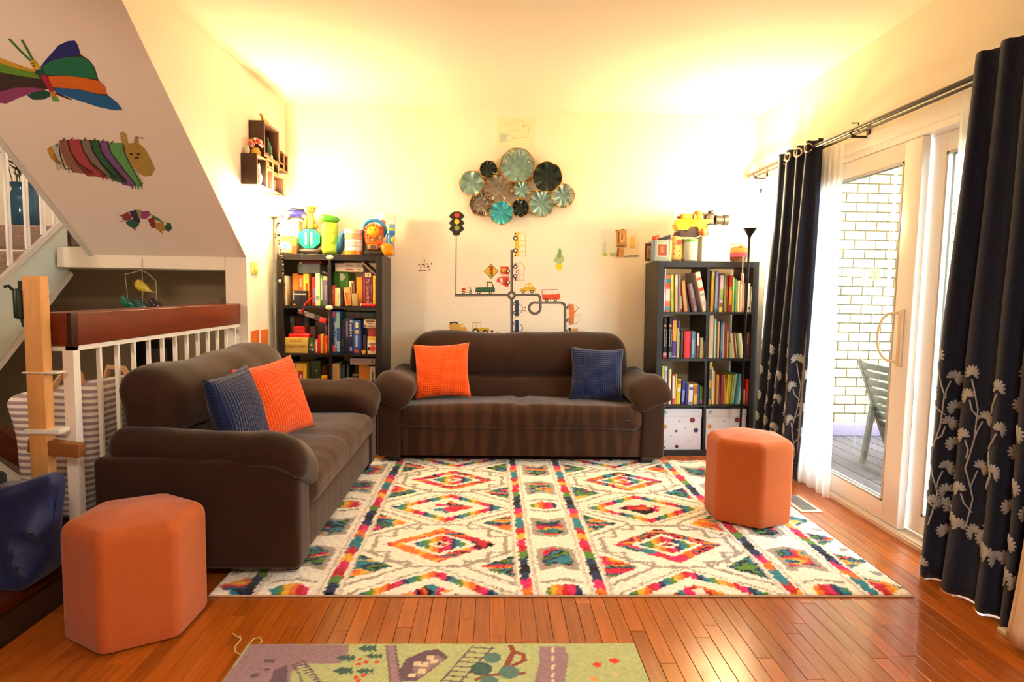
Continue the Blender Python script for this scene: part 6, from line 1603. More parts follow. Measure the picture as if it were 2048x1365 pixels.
d.poly('#d8472c', [(170, 265), (220, 265), (232, 295), (170, 290)]); d.poly('#e8a83c', [(170, 290), (232, 295), (228, 325), (175, 325)]); d.line('#9a9084', [(215, 330), (290, 330), (310, 300), (295, 260), (268, 248)], 10); d.poly('#a89c92', [(280, 270), (305, 290), (318, 318), (290, 315)]); d.wheel(195, 333, 22); d.wheel(300, 331, 22); d.done()
d = Decal('pickup_decal', 'dark green pickup truck decal driving along the road', 'decal', D6, T6)
d.poly('#35664c', [(375, 258), (540, 252), (545, 328), (372, 328)]); d.poly('#35664c', [(540, 252), (640, 250), (658, 270), (655, 326), (540, 328)]); d.poly('#3d4a3c', [(536, 175), (612, 175), (650, 255), (536, 258)]); d.poly('#f2e2b8', [(552, 190), (604, 190), (628, 250), (552, 255)]); d.line(K_, [(360, 324), (665, 324)], 8); d.wheel(420, 335, 26); d.wheel(594, 333, 26); d.done()
d = Decal('yellow_car_decal', 'yellow beetle-shaped small car decal right of the roundabout'.replace('right of', 'just past'), 'decal', D6, T6)
d.poly('#e2bc3a', [(1020, 300), (1030, 275), (1090, 258), (1110, 215), (1150, 190), (1195, 200), (1225, 255), (1250, 275), (1252, 318), (1022, 318)]); d.poly('#f2e2a8', [(1110, 250), (1120, 220), (1148, 202), (1152, 255)]); d.poly('#f2e2a8', [(1162, 202), (1192, 212), (1210, 252), (1162, 255)]); d.line('#8a6a2a', [(1085, 268), (1215, 268)], 8); d.wheel(1072, 321, 26); d.wheel(1196, 319, 26); d.done()
d = Decal('red_van_decal', 'orange red camper van decal on the curling road', 'decal', D6, T6)
d.poly('#d8502c', [(1340, 290), (1350, 288), (1356, 365), (1600, 358), (1616, 380), (1604, 430), (1380, 438), (1350, 425)]); d.line('#c85a44', [(1342, 292), (1575, 288), (1600, 360)], 7); d.line('#d8a08a', [(1395, 295), (1400, 355)], 5); d.line('#d8a08a', [(1498, 292), (1498, 355)], 6); d.wheel(1415, 440, 24); d.wheel(1542, 437, 24); d.done()
def vcar(name, label, y0, y1, light):
    d = Decal(name, label, 'decal', D6, T6)
    d.poly('#22356a' if not light else '#2a3f5e', [(950, y0), (1003, y0), (1008, y1), (950, y1)]); m = (y0 + y1) / 2; h = (y1 - y0)
    d.line('#6d7466' if light else '#2a3140', [(1006, y0 + h * .22), (1060, y0 + h * .38), (1066, y0 + h * .62), (1008, y0 + h * .88)], 8); d.line('#6d7466' if light else '#2a3140', [(1008, y0 + h * .65), (1062, y0 + h * .64)], 6)
    if light:
        for yy in (.46, .66): d.circ('#7a6a4a', 1098, y0 + h * yy, 11); d.line('#8d8a6e', [(1062, y0 + h * (yy - .04)), (1096, y0 + h * yy)], 6)
    d.poly('#e8d44a', [(952, y1 - 2), (1000, y1 - 2), (996, y1 + 14), (955, y1 + 14)]); d.wheel(946, y0 + h * .22, 24); d.wheel(946, y0 + h * .78, 24); return d.done()
vcar('police_car_decal', 'navy car decal with two roof lights below the roundabout', 445, 680, True)
vcar('blue_car_decal', 'navy car decal with dark window outline just above the sofa back', 735, 965, False)
d = Decal('tow_truck_decal', 'orange tow truck decal standing on end beside the lower road', 'decal', D6, T6)
d.poly('#e07a3a', [(1735, 505), (1810, 500), (1818, 600), (1860, 590), (1815, 650), (1812, 800), (1770, 805), (1745, 790)]); d.line('#d8a05a', [(1815, 510), (1890, 552), (1820, 610)], 9); d.line('#8d7a4a', [(1850, 580), (1892, 556)], 12); d.line('#d06a3a', [(1812, 658), (1910, 658)], 6); d.circ('#b04a34', 1912, 658, 8); d.line('#a89a6e', [(1815, 685), (1892, 685), (1888, 755), (1812, 798)], 9)
d.line(K_, [(1742, 495), (1742, 520)], 12); d.line(K_, [(1746, 780), (1746, 810)], 12); d.wheel(1728, 552, 26); d.wheel(1728, 740, 26); d.done()
d = Decal('box_truck_decal', 'navy and tan delivery truck decal partly hidden by the sofa back', 'decal', D6, T6)
d.poly('#263a66', [(1735, 855), (1768, 850), (1772, 1000), (1735, 1000)]); d.poly('#dca85c', [(1775, 860), (1872, 858), (1872, 1000), (1778, 1000)]); d.poly('#c88a44', [(1795, 885), (1850, 885), (1850, 905), (1795, 905)]); d.wheel(1725, 893, 24); d.done()
d = Decal('dump_truck_decal', 'mustard dump truck decal with dark load above the sofa back', 'decal', D2, T2)
d.poly('#d8a848', [(330, 1062), (440, 1060), (442, 1046), (452, 1060), (468, 1085), (486, 1100), (484, 1125), (345, 1125)]); d.poly('#efd39a', [(432, 1066), (455, 1066), (462, 1088), (432, 1088)]); d.line('#4a3422', [(338, 1054), (360, 1050), (380, 1046), (408, 1053)], 14); d.done()
d = Decal('tractor_decal', 'yellow tractor decal with large dark wheels above the sofa back', 'decal', D2, T2)
d.poly('#d2aa3a', [(536, 1095), (600, 1092), (672, 1096), (680, 1118), (660, 1140), (535, 1140)]); d.line('#c9a648', [(536, 1100), (532, 1050), (604, 1048), (606, 1100)], 6); d.line('#d8b85a', [(564, 1050), (564, 1098)], 5); d.wheel(560, 1132, 32); d.wheel(642, 1135, 24); d.circ('#7a3a24', 700, 1124, 11); d.circ('#5a2e20', 748, 1136, 7); d.done()
d = Decal('number_stickers', 'scatter of tiny black letter stickers on the bare wall', 'decal', D2, T2)
for (x, y, a, b_) in ((78, 555, 18, 6), (110, 553, 20, 8), (122, 518, 8, 24), (122, 560, 8, 40), (150, 548, 10, 12), (182, 546, 8, 16), (85, 604, 24, 7), (120, 602, 40, 6), (155, 570, 16, 18), (160, 598, 22, 8), (92, 580, 10, 12), (172, 590, 6, 26)):
    d.poly('#5a4030', [(x - a / 2, y - b_ / 2), (x + a / 2, y - b_ / 2), (x + a / 2, y + b_ / 2), (x - a / 2, y + b_ / 2)]); d.layer = 0
d.done()
# children's sheets
d = Decal('plant_cutout', 'green leaf and yellow pot paper cutout on the wall', 'drawing', D2, T2)
d.poly('#a9c088', [(1280, 405), (1295, 430), (1300, 470), (1318, 500), (1312, 530), (1290, 545), (1255, 545), (1225, 520), (1240, 490), (1255, 460), (1265, 425)]); d.poly('#7f9f6a', [(1275, 415), (1290, 440), (1288, 500), (1260, 505), (1262, 460)]); d.poly('#e6d23c', [(1240, 545), (1300, 545), (1300, 585), (1280, 605), (1258, 602), (1245, 580)]); d.circ('#c9a82a', 1262, 572, 5); d.circ('#c9a82a', 1280, 572, 5); d.done()
d = Decal('child_drawing', 'cream sheet with a brown tower and blue ground line in crayon', 'drawing', (1190, 440), 15.17)
d.poly('#ecdcc0', [(195, 290), (1350, 280), (1345, 1135), (190, 1120)])
for (x0, x1) in ((235, 360), (455, 625)): d.poly('#d8dcc8', [(x0, 330), (x1, 330), (x1, 1020), (x0, 1020)]); d.poly('#a8bc6e', [(x0, 1000), (x1, 1010), (x1, 1105), (x0, 1080)])
d.poly('#c8cdbe', [(250, 700), (340, 650), (340, 980), (250, 990)]); d.poly('#c8924e', [(650, 320), (960, 290), (960, 840), (660, 830)]); d.poly('#7a5528', [(690, 380), (740, 370), (740, 720), (690, 700)]); d.poly('#e0b478', [(750, 430), (910, 420), (900, 690), (750, 690)]); d.poly('#a8703a', [(800, 430), (860, 430), (850, 600), (790, 600)]); d.line('#7a5a2c', [(620, 340), (890, 285)], 24); d.poly('#86683c', [(670, 760), (900, 760), (890, 830), (675, 830)]); d.poly('#d8a46e', [(720, 850), (890, 850), (870, 1130), (680, 1130)]); d.poly('#7a5224', [(690, 860), (740, 860), (710, 1110), (655, 1120)]); d.poly('#e6c05c', [(1080, 500), (1200, 500), (1210, 820), (1070, 830)]); d.line('#7d7c68', [(890, 1112), (1100, 1095), (1330, 1095)], 40)
for y in (920, 960, 1010, 1060): d.line('#a87c4c', [(740, y), (880, y)], 8)
d.done()
d = Decal('child_drawing', 'pale sheet with faint pencil lines and blue square above the metal discs', 'drawing', (820, 220), 5.12)
d.poly('#f0e2c0', [(900, 80), (1285, 76), (1270, 380), (890, 372)]); d.poly('#b4c4b4', [(925, 245), (995, 250), (985, 320), (922, 325)])
for pts in ([(960, 165), (1010, 150), (1080, 112), (1160, 120), (1200, 170)], [(1000, 212), (1060, 215), (1125, 200)], [(930, 240), (1010, 255), (1080, 295), (1150, 280), (1215, 280)], [(920, 325), (980, 330), (1100, 280)], [(1180, 170), (1225, 130), (1215, 240)]): d.line('#c9b48e', pts, 4)
d.circ('#a88a5c', 1160, 166, 6); d.done()

# ================================================================== paper creatures on the sloped stair ceiling
SL = math.atan(0.789)
su, sv = Vector((1, 0, 0)), Vector((0, -math.cos(SL), math.sin(SL)))   # across, up the slope
sn = su.cross(sv)
if sn.z > 0: sn = -sn
def onsof(px, py, off=0.0):
    dd = _w(px, py); t = (1.44 + .789 * 4.248 - EYE) / (dd.z + .789 * dd.y)
    return Vector((0, 0, EYE)) + dd * t + sn * off
SCRIB = {}
def crayon(c):
    return M('crayon_' + c.lstrip('#'), c, .8, var=.35, vscale=70, stretch=(1, 4, 4))
class Creature:
    def __init__(s, name, label, org, sc):
        s.t = thing(name, label, 'drawing', (0, 0, 0)); s.org, s.sc = org, sc; s.k = 0
    def part(s, nm, col, pts, lift=0):
        s.k += 1; off = .0013 + .0007 * lift
        b = MB(); b.poly([onsof(s.org[0] + x / s.sc, s.org[1] + y / s.sc, off) for x, y in pts], -sn * (off - .0004)); b.build(nm, crayon(col), s.t, ang=0); return s
    def stroke(s, nm, col, pts, wd, lift=3):
        P = [onsof(s.org[0] + x / s.sc, s.org[1] + y / s.sc, .0012 + .0007 * lift) for x, y in pts]
        b = MB(); b.tube(P, wd / s.sc / 350 / 2, 5); b.build(nm, crayon(col), s.t); return s
bf = Creature('paper_butterfly', 'large crayon coloured paper butterfly on the sloping stair ceiling', (0, 60), 3.249)
bf.part('paper_backing', '#3a2a26', [(262, 240), (300, 190), (380, 100), (440, 72), (485, 68), (505, 95), (525, 160), (580, 195), (615, 240), (640, 325), (682, 365), (697, 420), (760, 470), (798, 520), (740, 522), (640, 500), (500, 455), (365, 405), (320, 340)], -.6)
bf.part('paper_backing', '#3a2a26', [(-80, 150), (0, 180), (120, 225), (235, 262), (262, 300), (318, 380), (300, 388), (200, 412), (120, 440), (40, 478), (-20, 472), (-80, 470)], -.6)
bf.part('wing_stripe', '#23246e', [(268, 238), (300, 190), (380, 100), (440, 72), (485, 68), (505, 95), (522, 158), (430, 175), (340, 195)])
bf.part('wing_stripe', '#1f6a4a', [(275, 235), (340, 197), (430, 178), (530, 172), (580, 200), (612, 240), (630, 318), (540, 308), (420, 295), (300, 292), (285, 265)])
bf.part('wing_stripe', '#cf6418', [(312, 300), (420, 297), (540, 310), (640, 330), (680, 365), (695, 415), (640, 415), (520, 385), (345, 372), (325, 335)])
bf.part('wing_stripe', '#1d5a94', [(352, 376), (430, 376), (520, 388), (640, 418), (700, 425), (760, 470), (798, 520), (740, 522), (640, 500), (500, 455), (365, 405)])
bf.part('wing_stripe', '#4a1f28', [(360, 402), (470, 450), (460, 454), (370, 420)], 1)
bf.part('wing_stripe', '#c79324', [(-80, 150), (0, 180), (120, 225), (235, 262), (225, 278), (100, 245), (0, 215), (-80, 200)])
bf.part('wing_stripe', '#5f8a2c', [(-80, 205), (0, 217), (120, 250), (240, 285), (262, 318), (160, 302), (0, 275), (-80, 262)])
bf.part('wing_stripe', '#3a2a24', [(-80, 265), (0, 278), (160, 305), (268, 322), (315, 378), (200, 372), (100, 370), (0, 400), (-80, 430)])
bf.part('wing_stripe', '#8a3a6a', [(-80, 420), (0, 402), (100, 374), (220, 374), (300, 385), (200, 410), (120, 440), (40, 478), (-20, 470), (-80, 470)], 1)
bf.part('wing_stripe', '#1c4a3a', [(178, 425), (220, 402), (290, 392), (328, 405), (325, 430), (280, 450), (215, 452)], 2)
bf.part('body', '#a61f3a', [(258, 290), (300, 290), (345, 372), (355, 400), (325, 400), (295, 350)], 2)
bf.part('body', '#184a40', [(232, 262), (275, 250), (300, 288), (258, 296)], 3); bf.part('body', '#c77a24', [(328, 402), (360, 405), (362, 430), (335, 430)], 3); bf.part('body', '#5f9a2c', [(335, 432), (372, 430), (382, 462), (345, 460)], 3)
bf.part('head', '#c9a52c', [(190, 200), (225, 190), (262, 245), (222, 258)], 3)
bf.stroke('antenna', '#3f7a3a', [(195, 192), (130, 130), (60, 55)], 11); bf.stroke('antenna', '#3f7a3a', [(212, 190), (180, 130), (142, 62)], 10)
bf.stroke('eye', '#3a2a14', [(208, 215), (214, 211)], 5, 5); bf.stroke('eye', '#3a2a14', [(222, 211), (228, 208)], 5, 5); bf.stroke('mouth', '#3a2a14', [(216, 232), (230, 226)], 4, 5)
ct_ = Creature('paper_caterpillar', 'striped furry paper creature with rabbit-like ears on the sloping ceiling', (0, 60), 3.249)
xs = [(345, 395, '#b9b6a0', 752, 905), (385, 480, '#8e5a48', 716, 930), (440, 560, '#a83f48', 712, 950), (522, 660, '#7f6a5e', 714, 962), (585, 740, '#2f5a3a', 718, 985), (640, 800, '#7a4f86', 724, 1010), (700, 880, '#5f9a58', 735, 1012)]
nxt = [385, 440, 522, 585, 640, 700, 800]; nb_ = [480, 610, 700, 760, 830, 890, 930]
ct_.part('paper_backing', '#b5b19c', [(318, 765), (345, 750), (400, 714), (520, 712), (700, 722), (800, 742), (935, 1000), (890, 1010), (800, 1003), (740, 983), (690, 958), (600, 946), (500, 925), (440, 895), (390, 868), (340, 830)], -.6)
ct_.part('tail', '#b8842e', [(305, 775), (335, 752), (350, 790), (385, 850), (415, 880), (370, 868), (325, 830)])
for i, (x0, xb, c, yt, yb_) in enumerate(xs):
    x1 = nxt[i]; xe = nb_[i]
    ct_.part('body_stripe', c, [(x0, yt), (x1, yt - 2), (x1 + (xe - x1) * .10, yt + 70), (x1 + (xe - x1) * .42, yt + 150), (xe, yb_), (xe - 30, yb_ + 8), (xb, yb_ - 4), (x0 + (xb - x0) * .48, yt + 160), (x0 + (xb - x0) * .12, yt + 75)])
    ct_.stroke('stripe_line', '#2a1c18', [(x1, yt), (x1 + (xe - x1) * .10, yt + 70), (x1 + (xe - x1) * .42, yt + 150), (xe - 8, yb_ - 6)], 5)
    for q in range(2): ct_.stroke('fringe', c, [(xe - 40 + q * 18, yb_ - 8), (xe - 28 + q * 24, yb_ + 22)], 6, 2)
    ct_.stroke('fringe', '#5a2a34', [(x0 + 20, yt + 4), (x0 + 34, yt - 14)], 5, 2)
ct_.part('head', '#a8873f', [(800, 745), (850, 735), (900, 735), (945, 775), (985, 850), (1005, 900), (985, 945), (940, 952), (900, 930), (860, 880), (825, 820)], 1)
ct_.part('ear', '#b0914c', [(780, 668), (800, 660), (822, 680), (832, 745), (800, 752), (785, 710)], 2); ct_.part('ear', '#a8804a', [(870, 735), (875, 695), (892, 690), (900, 730)], 2); ct_.stroke('ear_tip', '#8a7a6a', [(885, 695), (930, 702)], 7)
for p in ([(846, 806), (860, 803)], [(893, 806), (907, 803)], [(878, 829), (902, 826)]): ct_.stroke('face_mark', '#3a2414', p, 9, 4)
cs = Creature('small_paper_caterpillar', 'small many-coloured arched paper caterpillar low on the sloping ceiling', (0, 60), 3.249)
seg = [('#8a3a3a', [(790, 1205), (830, 1182), (860, 1215), (840, 1240), (800, 1235)]), ('#2f5a4a', [(815, 1250), (870, 1225), (905, 1262), (880, 1290), (840, 1278)]), ('#3a2a44', [(840, 1180), (885, 1168), (912, 1240), (900, 1262), (865, 1225)]), ('#8d9a5a', [(885, 1168), (920, 1172), (915, 1225), (905, 1232)]), ('#9a3f74', [(915, 1180), (965, 1175), (980, 1200), (950, 1228), (918, 1225)]), ('#8a2a34', [(960, 1230), (1000, 1215), (1012, 1285), (985, 1285)]), ('#4f7a4a', [(975, 1195), (1030, 1222), (1060, 1250), (1010, 1235)]), ('#a8823f', [(1010, 1250), (1070, 1248), (1085, 1300), (1040, 1310), (1012, 1290)]), ('#1f5a44', [(1070, 1250), (1110, 1258), (1118, 1290), (1095, 1312), (1070, 1290)])]
for c, p in seg: cs.part('segment', c, p, 1)
cs.part('eye', '#d8d4c4', [(1066, 1250), (1080, 1248), (1084, 1262), (1072, 1272), (1064, 1262)], 3)
for p in ([(790, 1210), (775, 1200)], [(800, 1240), (785, 1243)], [(860, 1285), (885, 1300)], [(1040, 1308), (1055, 1318)]): cs.stroke('leg', '#8a2a2a', p, 6, 2)

# ================================================================== curtains
def curtain_mat(key, c, alpha_like=False):
    return M(key, c, .9, var=.18, vscale=120, bump=.2, bscale=500, sheen=.2, spec=.1, stretch=(1, 1, .4))
NAVYC = curtain_mat('navy_curtain', '#272b3a')
EMB = M('embroidery_thread', '#a3a4a4', .7, bump=.3, bscale=400)
SHEER = bpy.data.materials.new('sheer_voile'); SHEER.use_nodes = True
n_ = SHEER.node_tree.nodes; l_ = SHEER.node_tree.links; n_.remove(n_['Principled BSDF'])
t1 = n_.new('ShaderNodeBsdfTransparent'); t2 = n_.new('ShaderNodeBsdfTranslucent'); t3 = n_.new('ShaderNodeBsdfDiffuse'); m1 = n_.new('ShaderNodeMixShader'); m2 = n_.new('ShaderNodeMixShader')
t2.inputs[0].default_value = (.9, .9, .9, 1); t3.inputs[0].default_value = (.85, .84, .82, 1)
m1.inputs[0].default_value = .45; m2.inputs[0].default_value = .55
l_.new(t2.outputs[0], m1.inputs[1]); l_.new(t3.outputs[0], m1.inputs[2]); l_.new(t1.outputs[0], m2.inputs[1]); l_.new(m1.outputs[0], m2.inputs[2]); l_.new(m2.outputs[0], n_['Material Output'].inputs[0])
RODX, RODZ = 2.035, 2.188
class Sheet:
    """hanging cloth: s across (0..1), z height; returns a room point"""
    def __init__(s, ya, yb, ya2, yb2, x_top, x_bot, z0, z1, folds, amp, ph, seed, amp_top=None):
        s.__dict__.update(locals()); s.amp_top = amp if amp_top is None else amp_top
    def at(s, t, z):
        k = 1 - (z - s.z0) / (s.z1 - s.z0)
        ks = k ** 1.2
        ya = s.ya + (s.ya2 - s.ya) * ks; yb = s.yb + (s.yb2 - s.yb) * ks
        fr = s.folds * t * 2 * math.pi + s.ph + .9 * k * math.sin(3 * t * math.pi + s.seed)
        a = s.amp_top + (s.amp - s.amp_top) * min(1, k * 2.0)
        a *= .75 + .5 * mnoise.noise(Vector((t * 5, s.seed, k * 1.2)))
        y = ya + (yb - ya) * t + .35 * a * math.sin(fr * 2 + 1)
        x = s.x_top + (s.x_bot - s.x_top) * ks + a * math.sin(fr) + .02 * k * mnoise.noise(Vector((t * 4, k * 3, s.seed)))
        return Vector((min(x, XR - .025), y, z))
    def mesh(s, name, mat, parent, nt=150, nz_=60, thick=.0022):
        b = MB(); vs_ = [s.at(i / nt, s.z0 + (s.z1 - s.z0) * j / nz_) for j in range(nz_ + 1) for i in range(nt + 1)]
        fs_ = [(j * (nt + 1) + i, j * (nt + 1) + i + 1, (j + 1) * (nt + 1) + i + 1, (j + 1) * (nt + 1) + i) for j in range(nz_) for i in range(nt)]
        b.add(vs_, fs_); o = b.build(name, mat, parent, ang=180)
        if thick:
            m = o.modifiers.new('thickness', 'SOLIDIFY'); m.thickness = thick; m.offset = 0
        return o
    def lifted(s, t, z, off=.0045):
        p = s.at(t, z); e = .002
        du = s.at(min(1, t + e), z) - s.at(max(0, t - e), z); dv = Vector((0, 0, 1))
        n = du.cross(dv).normalized()
        if n.dot(Vector((-1, -1.2, 0))) < 0: n = -n
        return p + n * off
    def length(s, z):
        return abs(s.yb2 - s.ya2) * 1.0
def sprig(sheet, parent, stems, flowers, W_):
    """embroidered stems and fan flowers following the folds; t across, z height"""
    for pts in stems:
        P = []
        for (t0, z0), (t1_, z1_) in zip(pts[:-1], pts[1:]):
            for i in range(10): P.append(sheet.lifted(t0 + (t1_ - t0) * i / 10, z0 + (z1_ - z0) * i / 10))
        P.append(sheet.lifted(*pts[-1]))
        b = MB(); b.tube(P, .0035, 5); b.build('embroidered_stem', EMB, parent)
    for (t, z, r, an) in flowers:
        # fan: lobes round 250 degrees from the stem side
        C_ = (t, z); rim = []
        nl = 9; per = 5
        for i in range(nl * per + 1):
            a = an + math.radians(-125 + 250 * i / (nl * per)); rr = r * (.78 + .22 * abs(math.sin(math.pi * i / per)) ** .6) if i % per else r * .66
            rim.append((a, rr))
        b = MB(); vs_ = [sheet.lifted(t, z, .005)]; fs_ = []
        for ring in (.5, 1.0):
            for a, rr in rim: vs_.append(sheet.lifted(min(1, max(0, t + rr * ring * math.cos(a) / W_)), max(.012, z + rr * ring * math.sin(a)), .005))
        m = len(rim)
        fs_ += [(0, 1 + i, 2 + i) for i in range(m - 1)]
        fs_ += [(1 + i, 1 + m + i, 2 + m + i, 2 + i) for i in range(m - 1)]
        b.add(vs_, fs_); o = b.build('embroidered_flower', EMB, parent, ang=60)
        mm_ = o.modifiers.new('thread', 'SOLIDIFY'); mm_.thickness = .0015
def hang_z(y): return RODZ - .030 * (y - 3.8) * 0
lc = thing('curtain', 'dark navy grommet curtain with embroidered sprays hanging between bookcase and glass door', 'curtain', (0, 0, 0), group='navy curtains')
LS = Sheet(4.49, 3.92, 4.62, 3.97, RODX, RODX - .03, .02, 2.235, 4.4, .052, .6, 2.0, .040)
LS.mesh('fabric', NAVYC, lc)
rc = thing('curtain', 'larger dark navy curtain with embroidered sprays at the near end of the glass door', 'curtain', (0, 0, 0), group='navy curtains')
RS = Sheet(2.62, 1.80, 2.66, 1.78, RODX - .034, RODX - .06, .005, 2.255, 6.5, .048, 2.2, 7.0, .028)
RS.mesh('fabric', NAVYC, rc, 220, 60)
rnd = random.Random(11)
def spray(sheet, parent, t0, zb, zt, W_, n, side, rmul=1.0):
    """one branching spray from hem to zt"""
    stem = [(t0 + side * .02 * math.sin(q * 2.2), zb + (zt - zb) * q / 5) for q in range(6)]
    fl_ = [(stem[-1][0], zt + .02, .034 * rmul, math.pi / 2)]
    st_ = [stem]
    for i in range(n):
        z = zb + (zt - zb) * (.12 + .8 * (i + rnd.uniform(-.2, .2)) / n)
        sgn = 1 if i % 2 else -1
        tx = t0 + sgn * rnd.uniform(.045, .075) / W_ * .62
        st_.append([(t0 + side * .02 * math.sin((z - zb) / (zt - zb) * 5 * 2.2), z), (t0 + (tx - t0) * .55, z + .035), (tx, z + .075)])
        fl_.append((tx + sgn * .012 / W_, z + .088, .031 * rmul, math.pi / 2 - sgn * .6))
    sprig(sheet, parent, st_, fl_, W_)
for (t0, zb, zt, n, sd) in ((.10, .05, .88, 7, 1), (.32, .05, .93, 8, -1), (.54, .04, .86, 7, 1), (.75, .05, .92, 8, -1), (.93, .05, .80, 6, 1)):
    spray(LS, lc, t0, zb, zt, .95, n, sd, 1.3)
for (t0, zb, zt, n, sd) in ((.05, .25, .98, 6, 1), (.13, .05, .86, 7, -1), (.24, .30, .92, 5, 1), (.36, .34, .88, 5, -1), (.48, .05, .95, 7, 1), (.60, .30, .85, 5, -1), (.72, .05, .92, 7, 1), (.85, .1, .9, 6, 1)):
    spray(RS, rc, t0, zb, zt, 1.5, n, sd, 1.15)
fl2 = []
for i in range(30):
    fl2.append((.04 + .88 * ((i * .382) % 1), .06 + .30 * ((i * .618) % 1), .038, rnd.uniform(.3, 2.8)))
sprig(RS, rc, [], fl2, 1.5)
GRM = M('brushed_nickel', '#b8aca0', .3, metal=.9)
for sh_, par, ys in ((LS, lc, [.06, .22, .38, .62, .86]),):
    for t in ys:
        p = sh_.at(t, RODZ); du = sh_.at(min(1, t + .01), RODZ) - sh_.at(max(0, t - .01), RODZ)
        nrm = du.cross(Vector((0, 0, 1))).normalized(); u_ = du.normalized()
        c = Vector((p.x * .5 + RODX * .5, p.y, RODZ)) if False else p
        b = MB(); b.tube([c + u_ * (.025 * math.cos(a)) + Vector((0, 0, .025 * math.sin(a))) for a in [2 * math.pi * i / 20 for i in range(20)]], .0065, 8, closed=True); b.build('grommet', GRM, par)
s1_ = thing('sheer_curtain', 'white sheer panel bunched beside the dark curtain near the bookcase', 'curtain', (0, 0, 0), group='white sheer curtains')
Sheet(3.98, 3.70, 4.08, 3.60, 2.075, 2.045, .025, 2.165, 5, .016, .2, 4.0, .012).mesh('voile', SHEER, s1_, 120, 40, 0)
s2_ = thing('sheer_curtain', 'narrow white sheer panel falling along the edge of the near dark curtain', 'curtain', (0, 0, 0), group='white sheer curtains')
Sheet(2.80, 2.60, 2.70, 2.55, 2.085, 2.08, .025, 2.165, 4, .012, .9, 5.0, .010).mesh('voile', SHEER, s2_, 100, 40, 0)
s3_ = thing('sheer_curtain', 'cream sheer panel hem showing beyond the near dark curtain', 'curtain', (0, 0, 0), group='white sheer curtains')
Sheet(2.03, 1.72, 2.10, 1.72, 1.955, 1.87, .025, 2.165, 3, .022, 1.2, 6.0, .010).mesh('voile', M('cream_voile', '#d9bfa4', .8, bump=.2, bscale=300), s3_, 90, 40, .0015)
rd = thing('curtain_rod', 'dark double curtain rod on brackets above the sliding door', 'curtain rod', (0, 0, 0))
RODM = M('gunmetal_rod', '#3a3230', .3, metal=.7)
b = MB(); b.cyl((RODX, 1.7, RODZ - .006), (RODX, 5.0, RODZ + .006), .0125, n=14); b.build('front_rod', RODM, rd)
b = MB(); b.cyl((2.078, 1.7, RODZ - .014), (2.078, 4.98, RODZ - .004), .008, n=10); b.build('rear_rod', RODM, rd)
b = MB(); b.ball((RODX, 5.018, RODZ + .006), .025, n=10); b.cyl((RODX, 4.985, RODZ + .006), (RODX, 5.0, RODZ + .006), .017, n=12); b.build('finial', GRM, rd)
for yb_ in (4.86, 3.55, 1.95):
    b = MB(); b.rbox((XR - .004, yb_, RODZ - .01), (.008, .03, .09), .002); b.rbox((2.08, yb_, RODZ - .036), (.11, .014, .012), .002)
    b.tube([(RODX + .03, yb_, RODZ - .036), (RODX, yb_, RODZ - .026), (RODX - .018, yb_, RODZ - .008)], .005, 6)
    b.tube([(RODX + .035, yb_, RODZ - .01), (RODX + .03, yb_, RODZ + .042), (RODX + .005, yb_ + .02, RODZ + .045)], .004, 6)
    b.build('bracket', RODM, rd)

# ================================================================== left hall: bag, hamper, mobile, framed picture
bgm = M('blue_fabric_bag', '#141d4c', .6, var=.35, vscale=14, bump=.5, bscale=28, sheen=.2)
tb = thing('tote_bag', 'crumpled dark blue fabric bag slumped on the dark wooden step', 'bag', (-1.90, 2.25, .1595))
def bagf(p):
    q = Vector(p); k = p.z / .35 + .5
    q.x *= .88 + .22 * k; q.y *= 1.05 - .55 * k
    cr = abs(mnoise.noise(Vector((p.x * 8 + p.z * 5, p.z * 4 - p.x * 2, 3.3)))) - .2
    q.y += .11 * cr * (1 if p.y < 0 else 0)
    q.y += nz(p, 6, .035, 2); q.x += nz(p, 5, .02, 8); q.z += nz((p.x, 0, 0), 6, .04, 4) * k + .04 * (p.x / .3) * k
    q.y += -.03 * math.exp(-((p.x + .10 - .12 * (p.z)) / .03) ** 2)
    return q
b = MB(); b.soft((0, 0, .175), (.62, .17, .35), .04, n=4, mid=24, fn=bagf); b.build('body', bgm, tb)
b = MB(); b.soft((-.05, .0, .355), (.36, .10, .08), .03, n=4, mid=8, fn=lambda p: p + Vector((0, nz(p, 14, .03, 1), nz(p, 9, .035, 6) - .25 * p.x * p.x))); b.build('black_lining', M('black_cloth', '#0d0d12', .8, bump=.2, bscale=90), tb)
b = MB(); b.tube([(-.22, -.05, .34), (-.16, -.08, .39), (-.02, -.085, .41), (.10, -.07, .38), (.14, -.05, .34)], .011, 6); b.build('strap', M('black_cloth'), tb)
STR = bpy.data.materials.new('striped_canvas'); STR.use_nodes = True
n_ = STR.node_tree.nodes; l_ = STR.node_tree.links; bs = n_['Principled BSDF']; bs.inputs['Roughness'].default_value = .9
tc = n_.new('ShaderNodeTexCoord'); sp_ = n_.new('ShaderNodeSeparateXYZ'); l_.new(tc.outputs['Object'], sp_.inputs[0])
ma = n_.new('ShaderNodeMath'); ma.operation = 'MULTIPLY'; ma.inputs[1].default_value = 34.0; l_.new(sp_.outputs[2], ma.inputs[0])
fr_ = n_.new('ShaderNodeMath'); fr_.operation = 'FRACT'; l_.new(ma.outputs[0], fr_.inputs[0])
gt = n_.new('ShaderNodeMath'); gt.operation = 'GREATER_THAN'; gt.inputs[1].default_value = .5; l_.new(fr_.outputs[0], gt.inputs[0])
mx = n_.new('ShaderNodeMix'); mx.data_type = 'RGBA'; mx.inputs[6].default_value = lin('#e2d6cc'); mx.inputs[7].default_value = lin('#9a8488'); l_.new(gt.outputs[0], mx.inputs['Factor']); l_.new(mx.outputs[2], bs.inputs['Base Color'])
